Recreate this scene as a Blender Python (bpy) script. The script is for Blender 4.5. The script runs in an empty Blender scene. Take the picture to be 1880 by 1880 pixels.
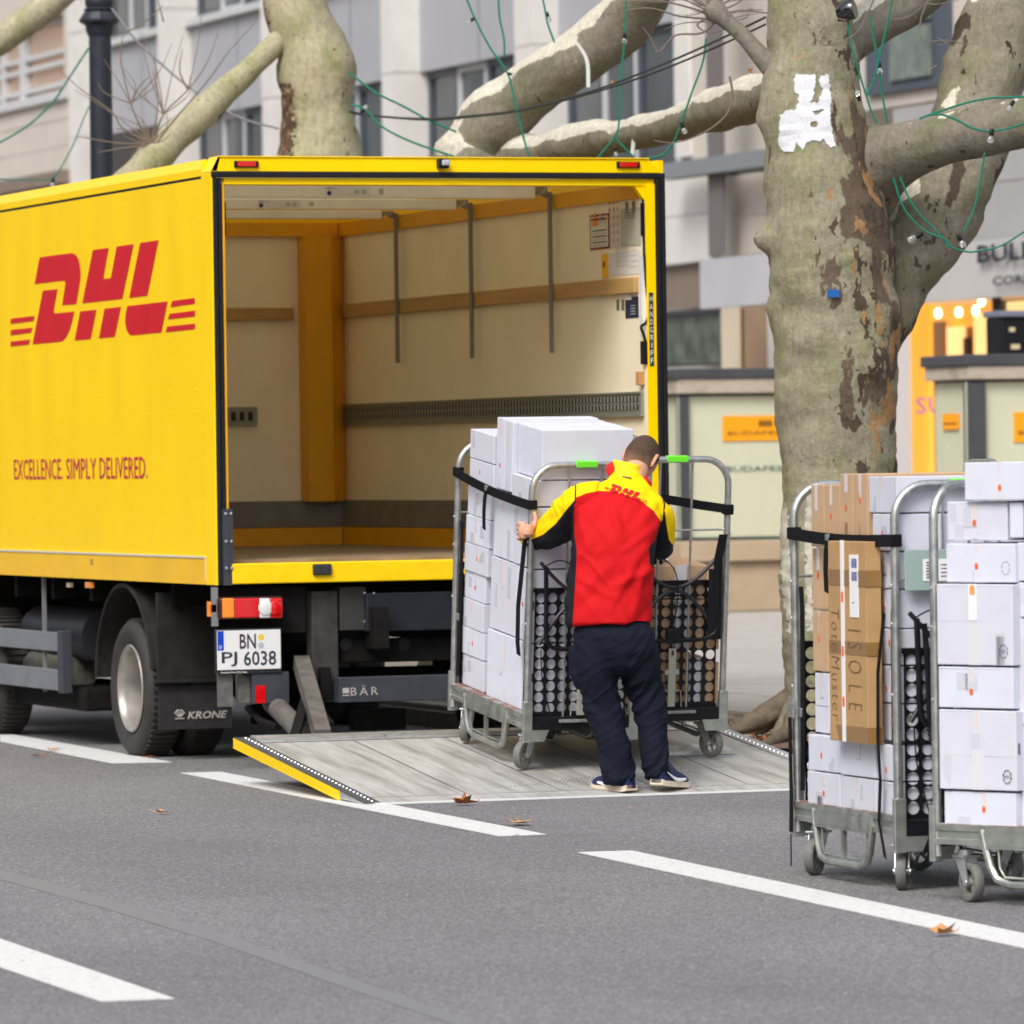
import bpy, bmesh, math, random
from mathutils import Vector, Matrix, noise
from mathutils.bvhtree import BVHTree
random.seed(7)
S = bpy.context.scene
COL = S.collection
PI = math.pi

# ------------------------------------------------------------------ camera
CF, CYAW, CPITCH, CROLL = 10870.0, 0.351406497, 0.00829892956, -0.0139772286
CC = Vector((-9.21137, -29.62432, 1.59023))
_f = Vector((math.sin(CYAW)*math.cos(CPITCH), math.cos(CYAW)*math.cos(CPITCH), -math.sin(CPITCH)))
_r0 = Vector((math.cos(CYAW), -math.sin(CYAW), 0)); _u0 = _r0.cross(_f)
CR = math.cos(CROLL)*_r0 + math.sin(CROLL)*_u0
CU = -math.sin(CROLL)*_r0 + math.cos(CROLL)*_u0
CW = _f
cam = bpy.data.cameras.new('camera'); camo = bpy.data.objects.new('camera', cam); COL.objects.link(camo)
camo.matrix_world = Matrix(((CR.x, CU.x, -CW.x, CC.x), (CR.y, CU.y, -CW.y, CC.y), (CR.z, CU.z, -CW.z, CC.z), (0, 0, 0, 1)))
cam.sensor_fit = 'HORIZONTAL'; cam.sensor_width = 36; cam.lens = CF/1880*36
cam.clip_start = .5; cam.clip_end = 1500
cam.dof.use_dof = True; cam.dof.focus_distance = 25.6; cam.dof.aperture_fstop = 6.3
S.camera = camo
S.render.resolution_x = S.render.resolution_y = 1024
# world
W = bpy.data.worlds.new('World'); S.world = W; W.use_nodes = True
wn = W.node_tree; bg = wn.nodes['Background']
sky = wn.nodes.new('ShaderNodeTexSky'); sky.sky_type = 'NISHITA'; sky.sun_disc = False
SUN_EL = math.radians(48); SUN_AZ_VEC = Vector((-.70, -.71, 0)).normalized()
sky.sun_elevation = SUN_EL; sky.sun_rotation = math.atan2(SUN_AZ_VEC.x, SUN_AZ_VEC.y)
sky.air_density = 1.0; sky.dust_density = 4.0; sky.ozone_density = 1.0
hs = wn.nodes.new('ShaderNodeHueSaturation'); hs.inputs['Saturation'].default_value = .42
wn.links.new(sky.outputs[0], hs.inputs['Color']); wn.links.new(hs.outputs[0], bg.inputs[0]); bg.inputs[1].default_value = .135
sun = bpy.data.lights.new('sun', 'SUN'); sun.energy = 1.45; sun.angle = math.radians(26); sun.color = (1, .965, .91)
suno = bpy.data.objects.new('sun', sun); COL.objects.link(suno)
sd = Vector((SUN_AZ_VEC.x*math.cos(SUN_EL), SUN_AZ_VEC.y*math.cos(SUN_EL), math.sin(SUN_EL)))
suno.rotation_euler = sd.to_track_quat('Z', 'Y').to_euler(); suno.location = (0, 0, 60)
S.view_settings.view_transform = 'Standard'; S.view_settings.look = 'None'
S.view_settings.exposure = .62; S.view_settings.gamma = 1
S.render.engine = 'CYCLES'
S.cycles.max_bounces = 10; S.cycles.diffuse_bounces = 8

# ------------------------------------------------------------------ pixel -> place helpers (1880 px photograph)
def ray(x, y): return CW + CR*((x-940)/CF) - CU*((y-940)/CF)
def atx(x, y, X): d = ray(x, y); return CC + d*((X-CC.x)/d.x)
def aty(x, y, Y): d = ray(x, y); return CC + d*((Y-CC.y)/d.y)
def atz(x, y, Z=0.0): d = ray(x, y); return CC + d*((Z-CC.z)/d.z)
def atd(x, y, D): return CC + ray(x, y)*D

# ------------------------------------------------------------------ materials
MATS = {}
def mat(name, col, rough=.5, metal=0, var=.0, vs=3.0, bump=0, bs=40, col2=None, mix_lo=.45, mix_hi=.6, coat=0, spec=.4, emit=None, es=0, trans=0, detail=6, stretch=None):
    if name in MATS: return MATS[name]
    m = bpy.data.materials.new(name); m.use_nodes = True; nt = m.node_tree; N = nt.nodes; L = nt.links
    b = N['Principled BSDF']; b.inputs['Base Color'].default_value = (*col, 1); b.inputs['Roughness'].default_value = rough
    b.inputs['Metallic'].default_value = metal; b.inputs['Specular IOR Level'].default_value = spec
    b.inputs['Coat Weight'].default_value = coat; b.inputs['Coat Roughness'].default_value = .08
    if trans: b.inputs['Transmission Weight'].default_value = trans
    if emit: b.inputs['Emission Color'].default_value = (*emit, 1); b.inputs['Emission Strength'].default_value = es
    tc = N.new('ShaderNodeTexCoord'); src = tc.outputs['Object']
    if stretch:
        mp = N.new('ShaderNodeMapping'); mp.inputs['Scale'].default_value = stretch; L.new(src, mp.inputs[0]); src = mp.outputs[0]
    if var or col2:
        n = N.new('ShaderNodeTexNoise'); n.inputs['Scale'].default_value = vs; n.inputs['Detail'].default_value = detail; n.inputs['Roughness'].default_value = .6
        L.new(src, n.inputs['Vector'])
        if col2:
            r = N.new('ShaderNodeMapRange'); r.inputs[1].default_value = mix_lo; r.inputs[2].default_value = mix_hi
            L.new(n.outputs[0], r.inputs[0]); mx = N.new('ShaderNodeMix'); mx.data_type = 'RGBA'
            mx.inputs[6].default_value = (*col, 1); mx.inputs[7].default_value = (*col2, 1); L.new(r.outputs[0], mx.inputs[0]); out = mx.outputs[2]
        else: out = None
        if var:
            r2 = N.new('ShaderNodeMapRange'); r2.inputs[1].default_value = .3; r2.inputs[2].default_value = .7
            r2.inputs[3].default_value = 1-var; r2.inputs[4].default_value = 1+var
            n2 = N.new('ShaderNodeTexNoise'); n2.inputs['Scale'].default_value = vs*2.3; n2.inputs['Detail'].default_value = 5; L.new(src, n2.inputs['Vector'])
            L.new(n2.outputs[0], r2.inputs[0])
            hv = N.new('ShaderNodeHueSaturation'); hv.inputs['Color'].default_value = (*col, 1)
            if out: L.new(out, hv.inputs['Color'])
            L.new(r2.outputs[0], hv.inputs['Value']); out = hv.outputs[0]
            rr = N.new('ShaderNodeMapRange'); rr.inputs[3].default_value = max(0, rough-.12); rr.inputs[4].default_value = min(1, rough+.12)
            L.new(n2.outputs[0], rr.inputs[0]); L.new(rr.outputs[0], b.inputs['Roughness'])
        L.new(out, b.inputs['Base Color'])
    if bump:
        n3 = N.new('ShaderNodeTexNoise'); n3.inputs['Scale'].default_value = bs; n3.inputs['Detail'].default_value = 6; L.new(src, n3.inputs['Vector'])
        bp = N.new('ShaderNodeBump'); bp.inputs['Strength'].default_value = 1; bp.inputs['Distance'].default_value = bump
        L.new(n3.outputs[0], bp.inputs['Height']); L.new(bp.outputs[0], b.inputs['Normal'])
    MATS[name] = m; return m

yellow = mat('yellow paint', (.97, .635, .0), .34, var=.025, vs=1.4, coat=.10, spec=.12, stretch=(1, 1.2, .35))
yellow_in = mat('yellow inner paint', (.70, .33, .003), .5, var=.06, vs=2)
yellow_dirty = mat('scuffed yellow paint', (.92, .60, .0), .42, var=.06, vs=6, col2=(.16, .12, .05), mix_lo=.68, mix_hi=.74)
red_print = mat('red print', (.60, .004, .016), .35, coat=.08, spec=.2, var=.04)
blackrub = mat('black rubber', (.010, .010, .013), .6, spec=.25, var=.25, vs=9)
blackpl = mat('black plastic', (.007, .007, .009), .45, spec=.25, var=.2, vs=12)
dark = mat('underbody black', (.008, .0075, .0075), .8, spec=.15, var=.35, vs=7)
darkgrey = mat('dark grey coated steel', (.042, .046, .058), .5, var=.15, vs=5)
dusty = mat('dusty black plastic', (.020, .018, .017), .8, spec=.2, var=.3, vs=8)
guard = mat('grey side guard', (.17, .18, .20), .5, var=.12, vs=4)
steel = mat('zinc steel', (.50, .51, .50), .34, .85, var=.18, vs=14, bump=.0006, bs=120)
steel_dull = mat('dull zinc', (.30, .32, .31), .5, .6, var=.25, vs=10, col2=(.16, .15, .13), mix_lo=.52, mix_hi=.72)
alu = mat('worn aluminium', (.50, .49, .465), .5, .25, var=.14, vs=2.2, col2=(.29, .275, .24), mix_lo=.46, mix_hi=.72, stretch=(5.5, .55, 1), bump=.0015, bs=110)
alu_edge = mat('aluminium edge', (.62, .62, .62), .32, .7, var=.1, vs=9)
wallpan = mat('cream wall panel', (.84, .76, .58), .5, var=.04, vs=1.2)
wood = mat('plywood batten', (.44, .27, .10), .6, var=.14, vs=2.5, stretch=(1, .2, 4))
floorw = mat('brown truck floor', (.22, .16, .10), .7, var=.25, vs=3)
asphalt = None
whitep = mat('white road paint', (.64, .64, .63), .6, var=.10, vs=26, col2=(.36, .36, .355), mix_lo=.56, mix_hi=.70, bump=.001, bs=90)
cardw = mat('white cardboard', (.60, .615, .70), .62, var=.025, vs=5)
cardw2 = mat('white cardboard warm', (.575, .58, .655), .62, var=.03, vs=4)
cardb = mat('brown cardboard', (.50, .33, .20), .75, var=.05, vs=5)
cardb2 = mat('tan cardboard', (.44, .265, .115), .72, var=.07, vs=5)
tapem = mat('packing tape', (.62, .61, .66), .28, coat=.3)
tapeb = mat('brown packing tape', (.30, .17, .07), .3, coat=.3)
orangep = mat('orange print', (.80, .13, .02), .5)
orangepale = mat('pale orange print', (.80, .52, .36), .5)
labelw = mat('label paper', (.80, .80, .80), .5)
inkm = mat('ink', (.03, .03, .05), .5)
pencilm = mat('marker line', (.13, .075, .035), .6)
webm = mat('black webbing', (.006, .006, .008), .75, spec=.15, bump=.0005, bs=300)
greenm = mat('green sticker', (.15, .75, .03), .45)
boltm = mat('bolt', (.7, .7, .7), .3, .9)
bluep = mat('blue print', (.0, .05, .45), .4)
platew = mat('plate white', (.72, .72, .72), .35)
lampred = mat('red lens', (.62, .004, .006), .12, coat=1)
lampor = mat('orange lens', (.85, .25, .01), .12, coat=1)
lampwh = mat('clear lens', (.70, .70, .70), .12, coat=1)
skin = mat('skin', (.60, .30, .20), .5, var=.06, vs=20)
hairm = mat('short brown hair', (.055, .035, .022), .8, var=.3, vs=30, bump=.003, bs=220)
jy = mat('yellow jacket cloth', (.92, .63, .003), .72, var=.04, vs=12, bump=.0006, bs=300)
jr = mat('red jacket cloth', (.84, .008, .012), .7, var=.05, vs=9, bump=.0006, bs=300)
jk = mat('black jacket cloth', (.012, .012, .016), .7, var=.2, vs=9, bump=.0006, bs=300)
trous = mat('navy work trousers', (.008, .010, .019), .85, spec=.12, var=.18, vs=10, bump=.0008, bs=260)
shoe_m = mat('dark blue shoe', (.006, .014, .07), .6, var=.1)
sole_m = mat('cream shoe sole', (.62, .52, .40), .6, var=.12, vs=18)
glassd = mat('dark window glass', (.045, .055, .06), .06, 0, spec=.7)
leafm = mat('dry leaf', (.30, .10, .025), .7, var=.35, vs=30)
leafm2 = mat('pale dry leaf', (.55, .27, .10), .7, var=.3, vs=30)
cablem = mat('green cable', (.0, .15, .095), .5)
cablek = mat('black cable', (.02, .022, .022), .5)
cableg = mat('grey cable', (.22, .23, .25), .5)
bulbm = mat('clear bulb', (.8, .8, .82), .06, trans=.85)
twigm = mat('twig bark', (.16, .125, .10), .8)
lampiron = mat('black iron', (.018, .022, .032), .45, var=.15, vs=6)
paper = mat('white paper print', (.66, .64, .58), .5, col2=(.40, .38, .35), vs=60, mix_lo=.6, mix_hi=.62)

def asphalt_mat():
    m = bpy.data.materials.new('asphalt'); m.use_nodes = True; nt = m.node_tree; N = nt.nodes; L = nt.links; b = N['Principled BSDF']
    tc = N.new('ShaderNodeTexCoord')
    def nz(s, d=4, r=.6):
        n = N.new('ShaderNodeTexNoise'); n.inputs['Scale'].default_value = s; n.inputs['Detail'].default_value = d; n.inputs['Roughness'].default_value = r
        L.new(tc.outputs['Object'], n.inputs['Vector']); return n
    v = N.new('ShaderNodeTexVoronoi'); v.inputs['Scale'].default_value = 118; L.new(tc.outputs['Object'], v.inputs['Vector'])
    sep = N.new('ShaderNodeSeparateColor'); L.new(v.outputs['Color'], sep.inputs[0])
    r = N.new('ShaderNodeValToRGB'); e = r.color_ramp.elements
    e[0].position = 0; e[0].color = (.085, .082, .085, 1); e[1].position = 1; e[1].color = (.46, .45, .45, 1)
    for p, c in ((.3, (.165, .161, .166)), (.8, (.225, .22, .224)), (.93, (.25, .245, .25))):
        q = e.new(p); q.color = (*c, 1)
    L.new(sep.outputs[0], r.inputs[0])
    big = nz(.35, 5); mr = N.new('ShaderNodeMapRange'); mr.inputs[1].default_value = .3; mr.inputs[2].default_value = .7; mr.inputs[3].default_value = .86; mr.inputs[4].default_value = 1.13
    L.new(big.outputs[0], mr.inputs[0])
    h = N.new('ShaderNodeHueSaturation'); L.new(r.outputs[0], h.inputs['Color']); L.new(mr.outputs[0], h.inputs['Value'])
    fine = nz(60, 5, .7); mr2 = N.new('ShaderNodeMapRange'); mr2.inputs[1].default_value = .3; mr2.inputs[2].default_value = .7; mr2.inputs[3].default_value = .78; mr2.inputs[4].default_value = 1.22
    L.new(fine.outputs[0], mr2.inputs[0]); h2 = N.new('ShaderNodeHueSaturation'); L.new(h.outputs[0], h2.inputs['Color']); L.new(mr2.outputs[0], h2.inputs['Value'])
    st = nz(1.1, 4, .55); ms = N.new('ShaderNodeMapRange'); ms.inputs[1].default_value = .60; ms.inputs[2].default_value = .72; ms.inputs[3].default_value = 1.0; ms.inputs[4].default_value = .84; L.new(st.outputs[0], ms.inputs[0])
    h3 = N.new('ShaderNodeHueSaturation'); L.new(h2.outputs[0], h3.inputs['Color']); L.new(ms.outputs[0], h3.inputs['Value'])
    # polished wheel tracks running along the street
    sxy = N.new('ShaderNodeSeparateXYZ'); L.new(tc.outputs['Object'], sxy.inputs[0]); wv = N.new('ShaderNodeMath'); wv.operation = 'SINE'; ml = N.new('ShaderNodeMath'); ml.operation = 'MULTIPLY'; ml.inputs[1].default_value = 3.4
    L.new(sxy.outputs[0], ml.inputs[0]); L.new(ml.outputs[0], wv.inputs[0]); mt = N.new('ShaderNodeMapRange'); mt.inputs[1].default_value = -1; mt.inputs[2].default_value = 1; mt.inputs[3].default_value = .955; mt.inputs[4].default_value = 1.035; L.new(wv.outputs[0], mt.inputs[0])
    h4 = N.new('ShaderNodeHueSaturation'); L.new(h3.outputs[0], h4.inputs['Color']); L.new(mt.outputs[0], h4.inputs['Value'])
    L.new(h4.outputs[0], b.inputs['Base Color']); b.inputs['Roughness'].default_value = .82
    bp = N.new('ShaderNodeBump'); bp.inputs['Distance'].default_value = .007; bp.inputs['Strength'].default_value = .9
    L.new(v.outputs['Distance'], bp.inputs['Height']); L.new(bp.outputs[0], b.inputs['Normal'])
    return m
asphalt = asphalt_mat()

def bark_mat(name, base, pale, brown, pale_top=.0, brown_amt=.62, peel=None):
    m = bpy.data.materials.new(name); m.use_nodes = True; nt = m.node_tree; N = nt.nodes; L = nt.links; b = N['Principled BSDF']
    tc = N.new('ShaderNodeTexCoord'); mp = N.new('ShaderNodeMapping'); mp.inputs['Scale'].default_value = (1, 1, .55); L.new(tc.outputs['Object'], mp.inputs[0])
    def nz(s, d=5, dist=0, rough=.6):
        n = N.new('ShaderNodeTexNoise'); n.inputs['Scale'].default_value = s; n.inputs['Detail'].default_value = d; n.inputs['Distortion'].default_value = dist; n.inputs['Roughness'].default_value = rough
        L.new(mp.outputs[0], n.inputs['Vector']); return n.outputs[0]
    def rng(o, a, c, lo=0, hi=1):
        r = N.new('ShaderNodeMapRange'); r.inputs[1].default_value = a; r.inputs[2].default_value = c; r.inputs[3].default_value = lo; r.inputs[4].default_value = hi; L.new(o, r.inputs[0]); return r.outputs[0]
    def mixc(fac, a, c):
        x = N.new('ShaderNodeMix'); x.data_type = 'RGBA'; L.new(fac, x.inputs[0])
        for i, q in ((6, a), (7, c)):
            if isinstance(q, tuple): x.inputs[i].default_value = (*q, 1)
            else: L.new(q, x.inputs[i])
        return x.outputs[2]
    g = mixc(rng(nz(3.0, 3), .35, .65), base, tuple(v*1.22 for v in base))
    g = mixc(rng(nz(5.5, 4), .45, .7), g, (base[0]*.88, base[1]*.96, base[2]*.70))
    def bias(o):
        if not peel: return o
        vd = N.new('ShaderNodeVectorMath'); vd.operation = 'DOT_PRODUCT'; L.new(tc.outputs['Object'], vd.inputs[0]); vd.inputs[1].default_value = peel[:3]
        r = rng(vd.outputs['Value'], -.25, .28, -.07, .13); a = N.new('ShaderNodeMath'); a.operation = 'ADD'; L.new(o, a.inputs[0]); L.new(r, a.inputs[1]); return a.outputs[0]
    col = mixc(rng(bias(nz(4.5, 5, .35, .55)), brown_amt, brown_amt+.015), g, brown)
    col = mixc(rng(bias(nz(12.0, 4, .3, .6)), .66, .67), col, tuple(v*.62 for v in brown))
    if peel: col = mixc(rng(bias(nz(7.0, 4, .3, .5)), .70, .715), col, (.33, .19, .085))
    col = mixc(rng(nz(4.3, 3, .7), .70, .72), col, pale)
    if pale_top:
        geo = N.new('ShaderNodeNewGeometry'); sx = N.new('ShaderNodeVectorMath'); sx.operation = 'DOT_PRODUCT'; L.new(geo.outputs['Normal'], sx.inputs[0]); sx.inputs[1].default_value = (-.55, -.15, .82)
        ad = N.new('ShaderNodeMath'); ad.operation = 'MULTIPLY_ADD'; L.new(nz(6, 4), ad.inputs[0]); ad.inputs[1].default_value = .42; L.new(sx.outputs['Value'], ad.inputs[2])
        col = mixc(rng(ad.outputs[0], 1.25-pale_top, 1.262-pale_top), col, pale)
    fine = rng(nz(34, 8, 0, .8), .32, .68, .66, 1.30)
    h = N.new('ShaderNodeHueSaturation'); L.new(col, h.inputs['Color']); L.new(fine, h.inputs['Value']); L.new(h.outputs[0], b.inputs['Base Color'])
    b.inputs['Roughness'].default_value = .85; b.inputs['Specular IOR Level'].default_value = .25
    wv = N.new('ShaderNodeTexNoise'); wv.inputs['Scale'].default_value = 11; wv.inputs['Detail'].default_value = 9; wv.inputs['Roughness'].default_value = .68
    mp2 = N.new('ShaderNodeMapping'); mp2.inputs['Scale'].default_value = (1, 1, 1.25); L.new(tc.outputs['Object'], mp2.inputs[0]); L.new(mp2.outputs[0], wv.inputs['Vector'])
    bp = N.new('ShaderNodeBump'); bp.inputs['Distance'].default_value = .03; bp.inputs['Strength'].default_value = .6; L.new(wv.outputs[0], bp.inputs['Height']); L.new(bp.outputs[0], b.inputs['Normal'])
    return m
bark = bark_mat('plane bark', (.235, .215, .152), (.50, .46, .36), (.115, .085, .06), brown_amt=.625, peel=(.94, -.34, 0))
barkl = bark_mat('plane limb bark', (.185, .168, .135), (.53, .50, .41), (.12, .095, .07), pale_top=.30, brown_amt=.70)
barky = bark_mat('plane bark young', (.31, .285, .19), (.44, .40, .31), (.13, .08, .045), brown_amt=.72)

# ------------------------------------------------------------------ mesh builder
class MB:
    def __init__(s): s.v = []; s.f = []; s.m = []; s.mi = 0
    def add(s, vs, fs):
        o = len(s.v); s.v += [Vector(v) for v in vs]
        for f in fs: s.f.append([o+i for i in f]); s.m.append(s.mi)
        return s
    def box(s, a, b, rot=None, c=None, bev=0):
        x0, y0, z0 = a; x1, y1, z1 = b
        if bev:
            bm = bmesh.new(); bmesh.ops.create_cube(bm, size=1)
            for v in bm.verts: v.co = Vector(((x0+x1)/2+v.co.x*(x1-x0), (y0+y1)/2+v.co.y*(y1-y0), (z0+z1)/2+v.co.z*(z1-z0)))
            bmesh.ops.bevel(bm, geom=bm.edges[:], offset=bev, segments=2, affect='EDGES', profile=.5)
            bm.verts.index_update(); vs = [v.co.copy() for v in bm.verts]; fs = [[v.index for v in f.verts] for f in bm.faces]; bm.free()
        else:
            vs = [Vector(p) for p in ((x0, y0, z0), (x1, y0, z0), (x1, y1, z0), (x0, y1, z0), (x0, y0, z1), (x1, y0, z1), (x1, y1, z1), (x0, y1, z1))]
            fs = [(0, 3, 2, 1), (4, 5, 6, 7), (0, 1, 5, 4), (1, 2, 6, 5), (2, 3, 7, 6), (3, 0, 4, 7)]
        if rot is not None:
            cc = Vector(c) if c else Vector(((x0+x1)/2, (y0+y1)/2, (z0+z1)/2)); vs = [rot @ (v-cc)+cc for v in vs]
        return s.add(vs, fs)
    def poly(s, pts): return s.add(pts, [list(range(len(pts)))])
    def prism(s, pts, d):
        n = len(pts); d = Vector(d); a = [Vector(p) for p in pts]
        return s.add(a+[p+d for p in a], [list(range(n))[::-1], [n+i for i in range(n)]]+[(i, (i+1) % n, n+(i+1) % n, n+i) for i in range(n)])
    def tube(s, pts, r, n=8, closed=False, flat=None, up=None, caps=True):
        pts = [Vector(p) for p in pts]; k = len(pts); rs = r if isinstance(r, (list, tuple)) else [r]*k
        rings = []; prev = None
        for i, p in enumerate(pts):
            if closed: t = (pts[(i+1) % k]-pts[i-1]).normalized()
            else: t = (pts[min(i+1, k-1)]-pts[max(i-1, 0)]).normalized()
            if up is not None: a = t.cross(Vector(up))
            elif prev is not None: a = prev-t*prev.dot(t)
            else: a = t.cross(Vector((0, 0, 1)) if abs(t.z) < .9 else Vector((1, 0, 0)))
            if a.length < 1e-6: a = t.orthogonal()
            a.normalize(); b = t.cross(a); prev = a
            fl = flat if flat else 1
            rings.append([p+a*(rs[i]*math.cos(2*PI*j/n+PI/n))+b*(rs[i]*fl*math.sin(2*PI*j/n+PI/n)) for j in range(n)])
        vs = [v for rg in rings for v in rg]; fs = []
        m = k if closed else k-1
        for i in range(m):
            for j in range(n):
                i2 = (i+1) % k; fs.append((i*n+j, i*n+(j+1) % n, i2*n+(j+1) % n, i2*n+j))
        if not closed and caps: fs += [list(range(n))[::-1], [(k-1)*n+j for j in range(n)]]
        return s.add(vs, fs)
    def ribbon(s, pts, w, t, side):
        pts = [Vector(p) for p in pts]; k = len(pts); sd_ = side if isinstance(side, list) else [Vector(side)]*k
        vs = []; fs = []
        for i, p in enumerate(pts):
            tg = (pts[min(i+1, k-1)]-pts[max(i-1, 0)]).normalized(); a = Vector(sd_[i]).normalized(); nn = tg.cross(a).normalized()
            vs += [p+a*w/2+nn*t/2, p-a*w/2+nn*t/2, p-a*w/2-nn*t/2, p+a*w/2-nn*t/2]
        for i in range(k-1):
            for j in range(4): fs.append((i*4+j, i*4+(j+1) % 4, (i+1)*4+(j+1) % 4, (i+1)*4+j))
        fs += [(3, 2, 1, 0), ((k-1)*4, (k-1)*4+1, (k-1)*4+2, (k-1)*4+3)]
        return s.add(vs, fs)
    def lathe(s, c, axis, prof, n=32, closed=False, caps=True):
        c = Vector(c); ax = Vector(axis).normalized(); a = ax.orthogonal().normalized(); b = ax.cross(a); k = len(prof)
        vs = [c+ax*h+(a*math.cos(2*PI*j/n)+b*math.sin(2*PI*j/n))*r for (r, h) in prof for j in range(n)]; fs = []
        for i in range(k if closed else k-1):
            for j in range(n): i2 = (i+1) % k; fs.append((i*n+j, i*n+(j+1) % n, i2*n+(j+1) % n, i2*n+j))
        if not closed and caps:
            fs += [[j for j in range(n)][::-1], [(k-1)*n+j for j in range(n)]]
        return s.add(vs, fs)
    def build(s, name, m, parent=None, smooth=False, org=None, mats=None, local=False, props=None):
        me = bpy.data.meshes.new(name)
        o = Vector(org) if org is not None else (Vector((0, 0, 0)) if local or parent is None else root_loc(parent))
        me.from_pydata([v-o for v in s.v], [], s.f)
        for mm in (mats or [m]): me.materials.append(mm)
        if mats:
            for p, i in zip(me.polygons, s.m): p.material_index = i
        bm = bmesh.new(); bm.from_mesh(me); bmesh.ops.recalc_face_normals(bm, faces=bm.faces[:]); bm.to_mesh(me); bm.free()
        if smooth:
            for p in me.polygons: p.use_smooth = True
            me.set_sharp_from_angle(angle=math.radians(40))
        me.update(); ob = bpy.data.objects.new(name, me); COL.objects.link(ob)
        if parent is not None: ob.parent = parent
        elif org is not None: ob.location = o
        if props:
            for k_, v_ in props.items(): ob[k_] = v_
        return ob
def root_loc(p):
    while p.parent: p = p.parent
    return p.location.copy()
def thing(name, label, cat, loc=(0, 0, 0), rot=(0, 0, 0), group=None):
    o = bpy.data.objects.new(name, None); COL.objects.link(o); o.location = loc; o.rotation_euler = rot; o.empty_display_size = .2
    o['label'] = label; o['category'] = cat
    if len(label.split()) > 16: print('LONG', len(label.split()), label)
    if group: o['group'] = group
    return o
def tag(o, label, cat, group=None):
    if len(label.split()) > 16: print('LONG', len(label.split()), label)
    o['label'] = label; o['category'] = cat
    if group: o['group'] = group
    return o
def struct(o, kind='structure'): o['kind'] = kind; return o
def link_copy(src, parent, loc, name=None, rot=None):
    c = src.copy(); COL.objects.link(c); c.parent = parent; c.location = loc
    if rot: c.rotation_euler = rot
    return c
def text_mb(txt, org, xd, yd, size, width=None, height=None, center=False, ext=.0015, shear=0, spacing=1, bold=0):
    cu = bpy.data.curves.new('t', 'FONT'); cu.body = txt; cu.size = 1; cu.extrude = 0; cu.shear = shear; cu.space_character = spacing; cu.offset = bold; cu.resolution_u = 2
    if center: cu.align_x = 'CENTER'
    ob = bpy.data.objects.new('t', cu); me = bpy.data.meshes.new_from_object(ob)
    bpy.data.objects.remove(ob)
    vs = [v.co.copy() for v in me.vertices]; fs = [list(p.vertices) for p in me.polygons]; bpy.data.meshes.remove(me); bpy.data.curves.remove(cu)
    x0 = min(v.x for v in vs); x1 = max(v.x for v in vs); y0 = min(v.y for v in vs); y1 = max(v.y for v in vs)
    sx = size if width is None else width/(x1-x0); sy = size if height is None else height/(y1-y0)
    org = Vector(org); xd = Vector(xd).normalized(); yd = Vector(yd).normalized(); nd = xd.cross(yd)
    bx = 0 if center else x0
    b = MB()
    b.add([org+xd*((v.x-bx)*sx)+yd*((v.y-y0)*sy)+nd*ext for v in vs], fs); return b
def bvh_of(ob):
    me = ob.data; mw = Matrix.Translation(root_loc(ob) if ob.parent else ob.location)
    return BVHTree.FromPolygons([mw @ v.co for v in me.vertices], [list(p.vertices) for p in me.polygons])
def decal(bvh, pts, off=.004):
    """a flat pixel outline laid on a real surface"""
    out = []
    for x, y in pts:
        d = ray(x, y).normalized(); h, n, i, dist = bvh.ray_cast(CC, d)
        if h is None: return None
        out.append(h-d*off)
    return out
def inpoly(x, y, P):
    c = False; j = len(P)-1
    for i in range(len(P)):
        if (P[i][1] > y) != (P[j][1] > y) and x < (P[j][0]-P[i][0])*(y-P[i][1])/(P[j][1]-P[i][1])+P[i][0]: c = not c
        j = i
    return c
def decal_grid(bvh, P, step, off=.005, holes=(), rag=0):
    xs = [p[0] for p in P]; ys = [p[1] for p in P]; b = MB(); idx = {}; cache = {}
    nx = int((max(xs)-min(xs))/step)+2; ny = int((max(ys)-min(ys))/step)+2; x0 = min(xs)-step/2; y0 = min(ys)-step/2
    def vert(i, j):
        if (i, j) in cache: return cache[(i, j)]
        d = ray(x0+i*step, y0+j*step).normalized(); h, n, k, dist = bvh.ray_cast(CC, d)
        if h is None: cache[(i, j)] = None
        else: b.v.append(h-d*off); cache[(i, j)] = len(b.v)-1
        return cache[(i, j)]
    for i in range(nx):
        for j in range(ny):
            cx = x0+(i+.5)*step; cy = y0+(j+.5)*step
            if rag: cx += (noise.noise((cx*.13, cy*.13, 3))*rag); cy += noise.noise((cx*.13, cy*.13, 9))*rag
            if not inpoly(cx, cy, P) or any(inpoly(cx, cy, h) for h in holes): continue
            q = [vert(i, j), vert(i+1, j), vert(i+1, j+1), vert(i, j+1)]
            if None in q: continue
            b.f.append(q); b.m.append(0)
    return b

# ------------------------------------------------------------------ ground
b = MB(); b.box((-140, -60, -.3), (2.62, 400, 0)); struct(b.build('road', asphalt))
pavm = mat('pavement slab stone', (.37, .345, .32), .75, var=.10, vs=1.1, bump=.001, bs=40)
pavbase = mat('pavement joint sand', (.20, .165, .13), .9, var=.2, vs=8)
soil = mat('tree pit soil', (.16, .105, .065), .95, var=.3, vs=7, bump=.02, bs=14)
b = MB(); b.box((2.82, -60, -.3), (140, 400, .10)); pave = struct(b.build('pavement', pavbase))
kerbm = mat('granite kerb', (.36, .34, .31), .75, var=.15, vs=9, bump=.002, bs=60)
kerb = MB().box((2.62, -60, -.3), (2.66, 400, .10)).build('kerb', kerbm); struct(kerb)
ks = None
for i in range(26):
    y = -14+i*1.0
    if ks is None:
        ks = MB().box((0, .006, -.1), (.16, .994, .035), bev=.008).build('kerb_stone', kerbm, kerb, local=True); ks.location = (2.66, y, .10)
    else: link_copy(ks, kerb, (2.66+random.uniform(-.003, .003), y, .10))
slab = None
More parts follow.
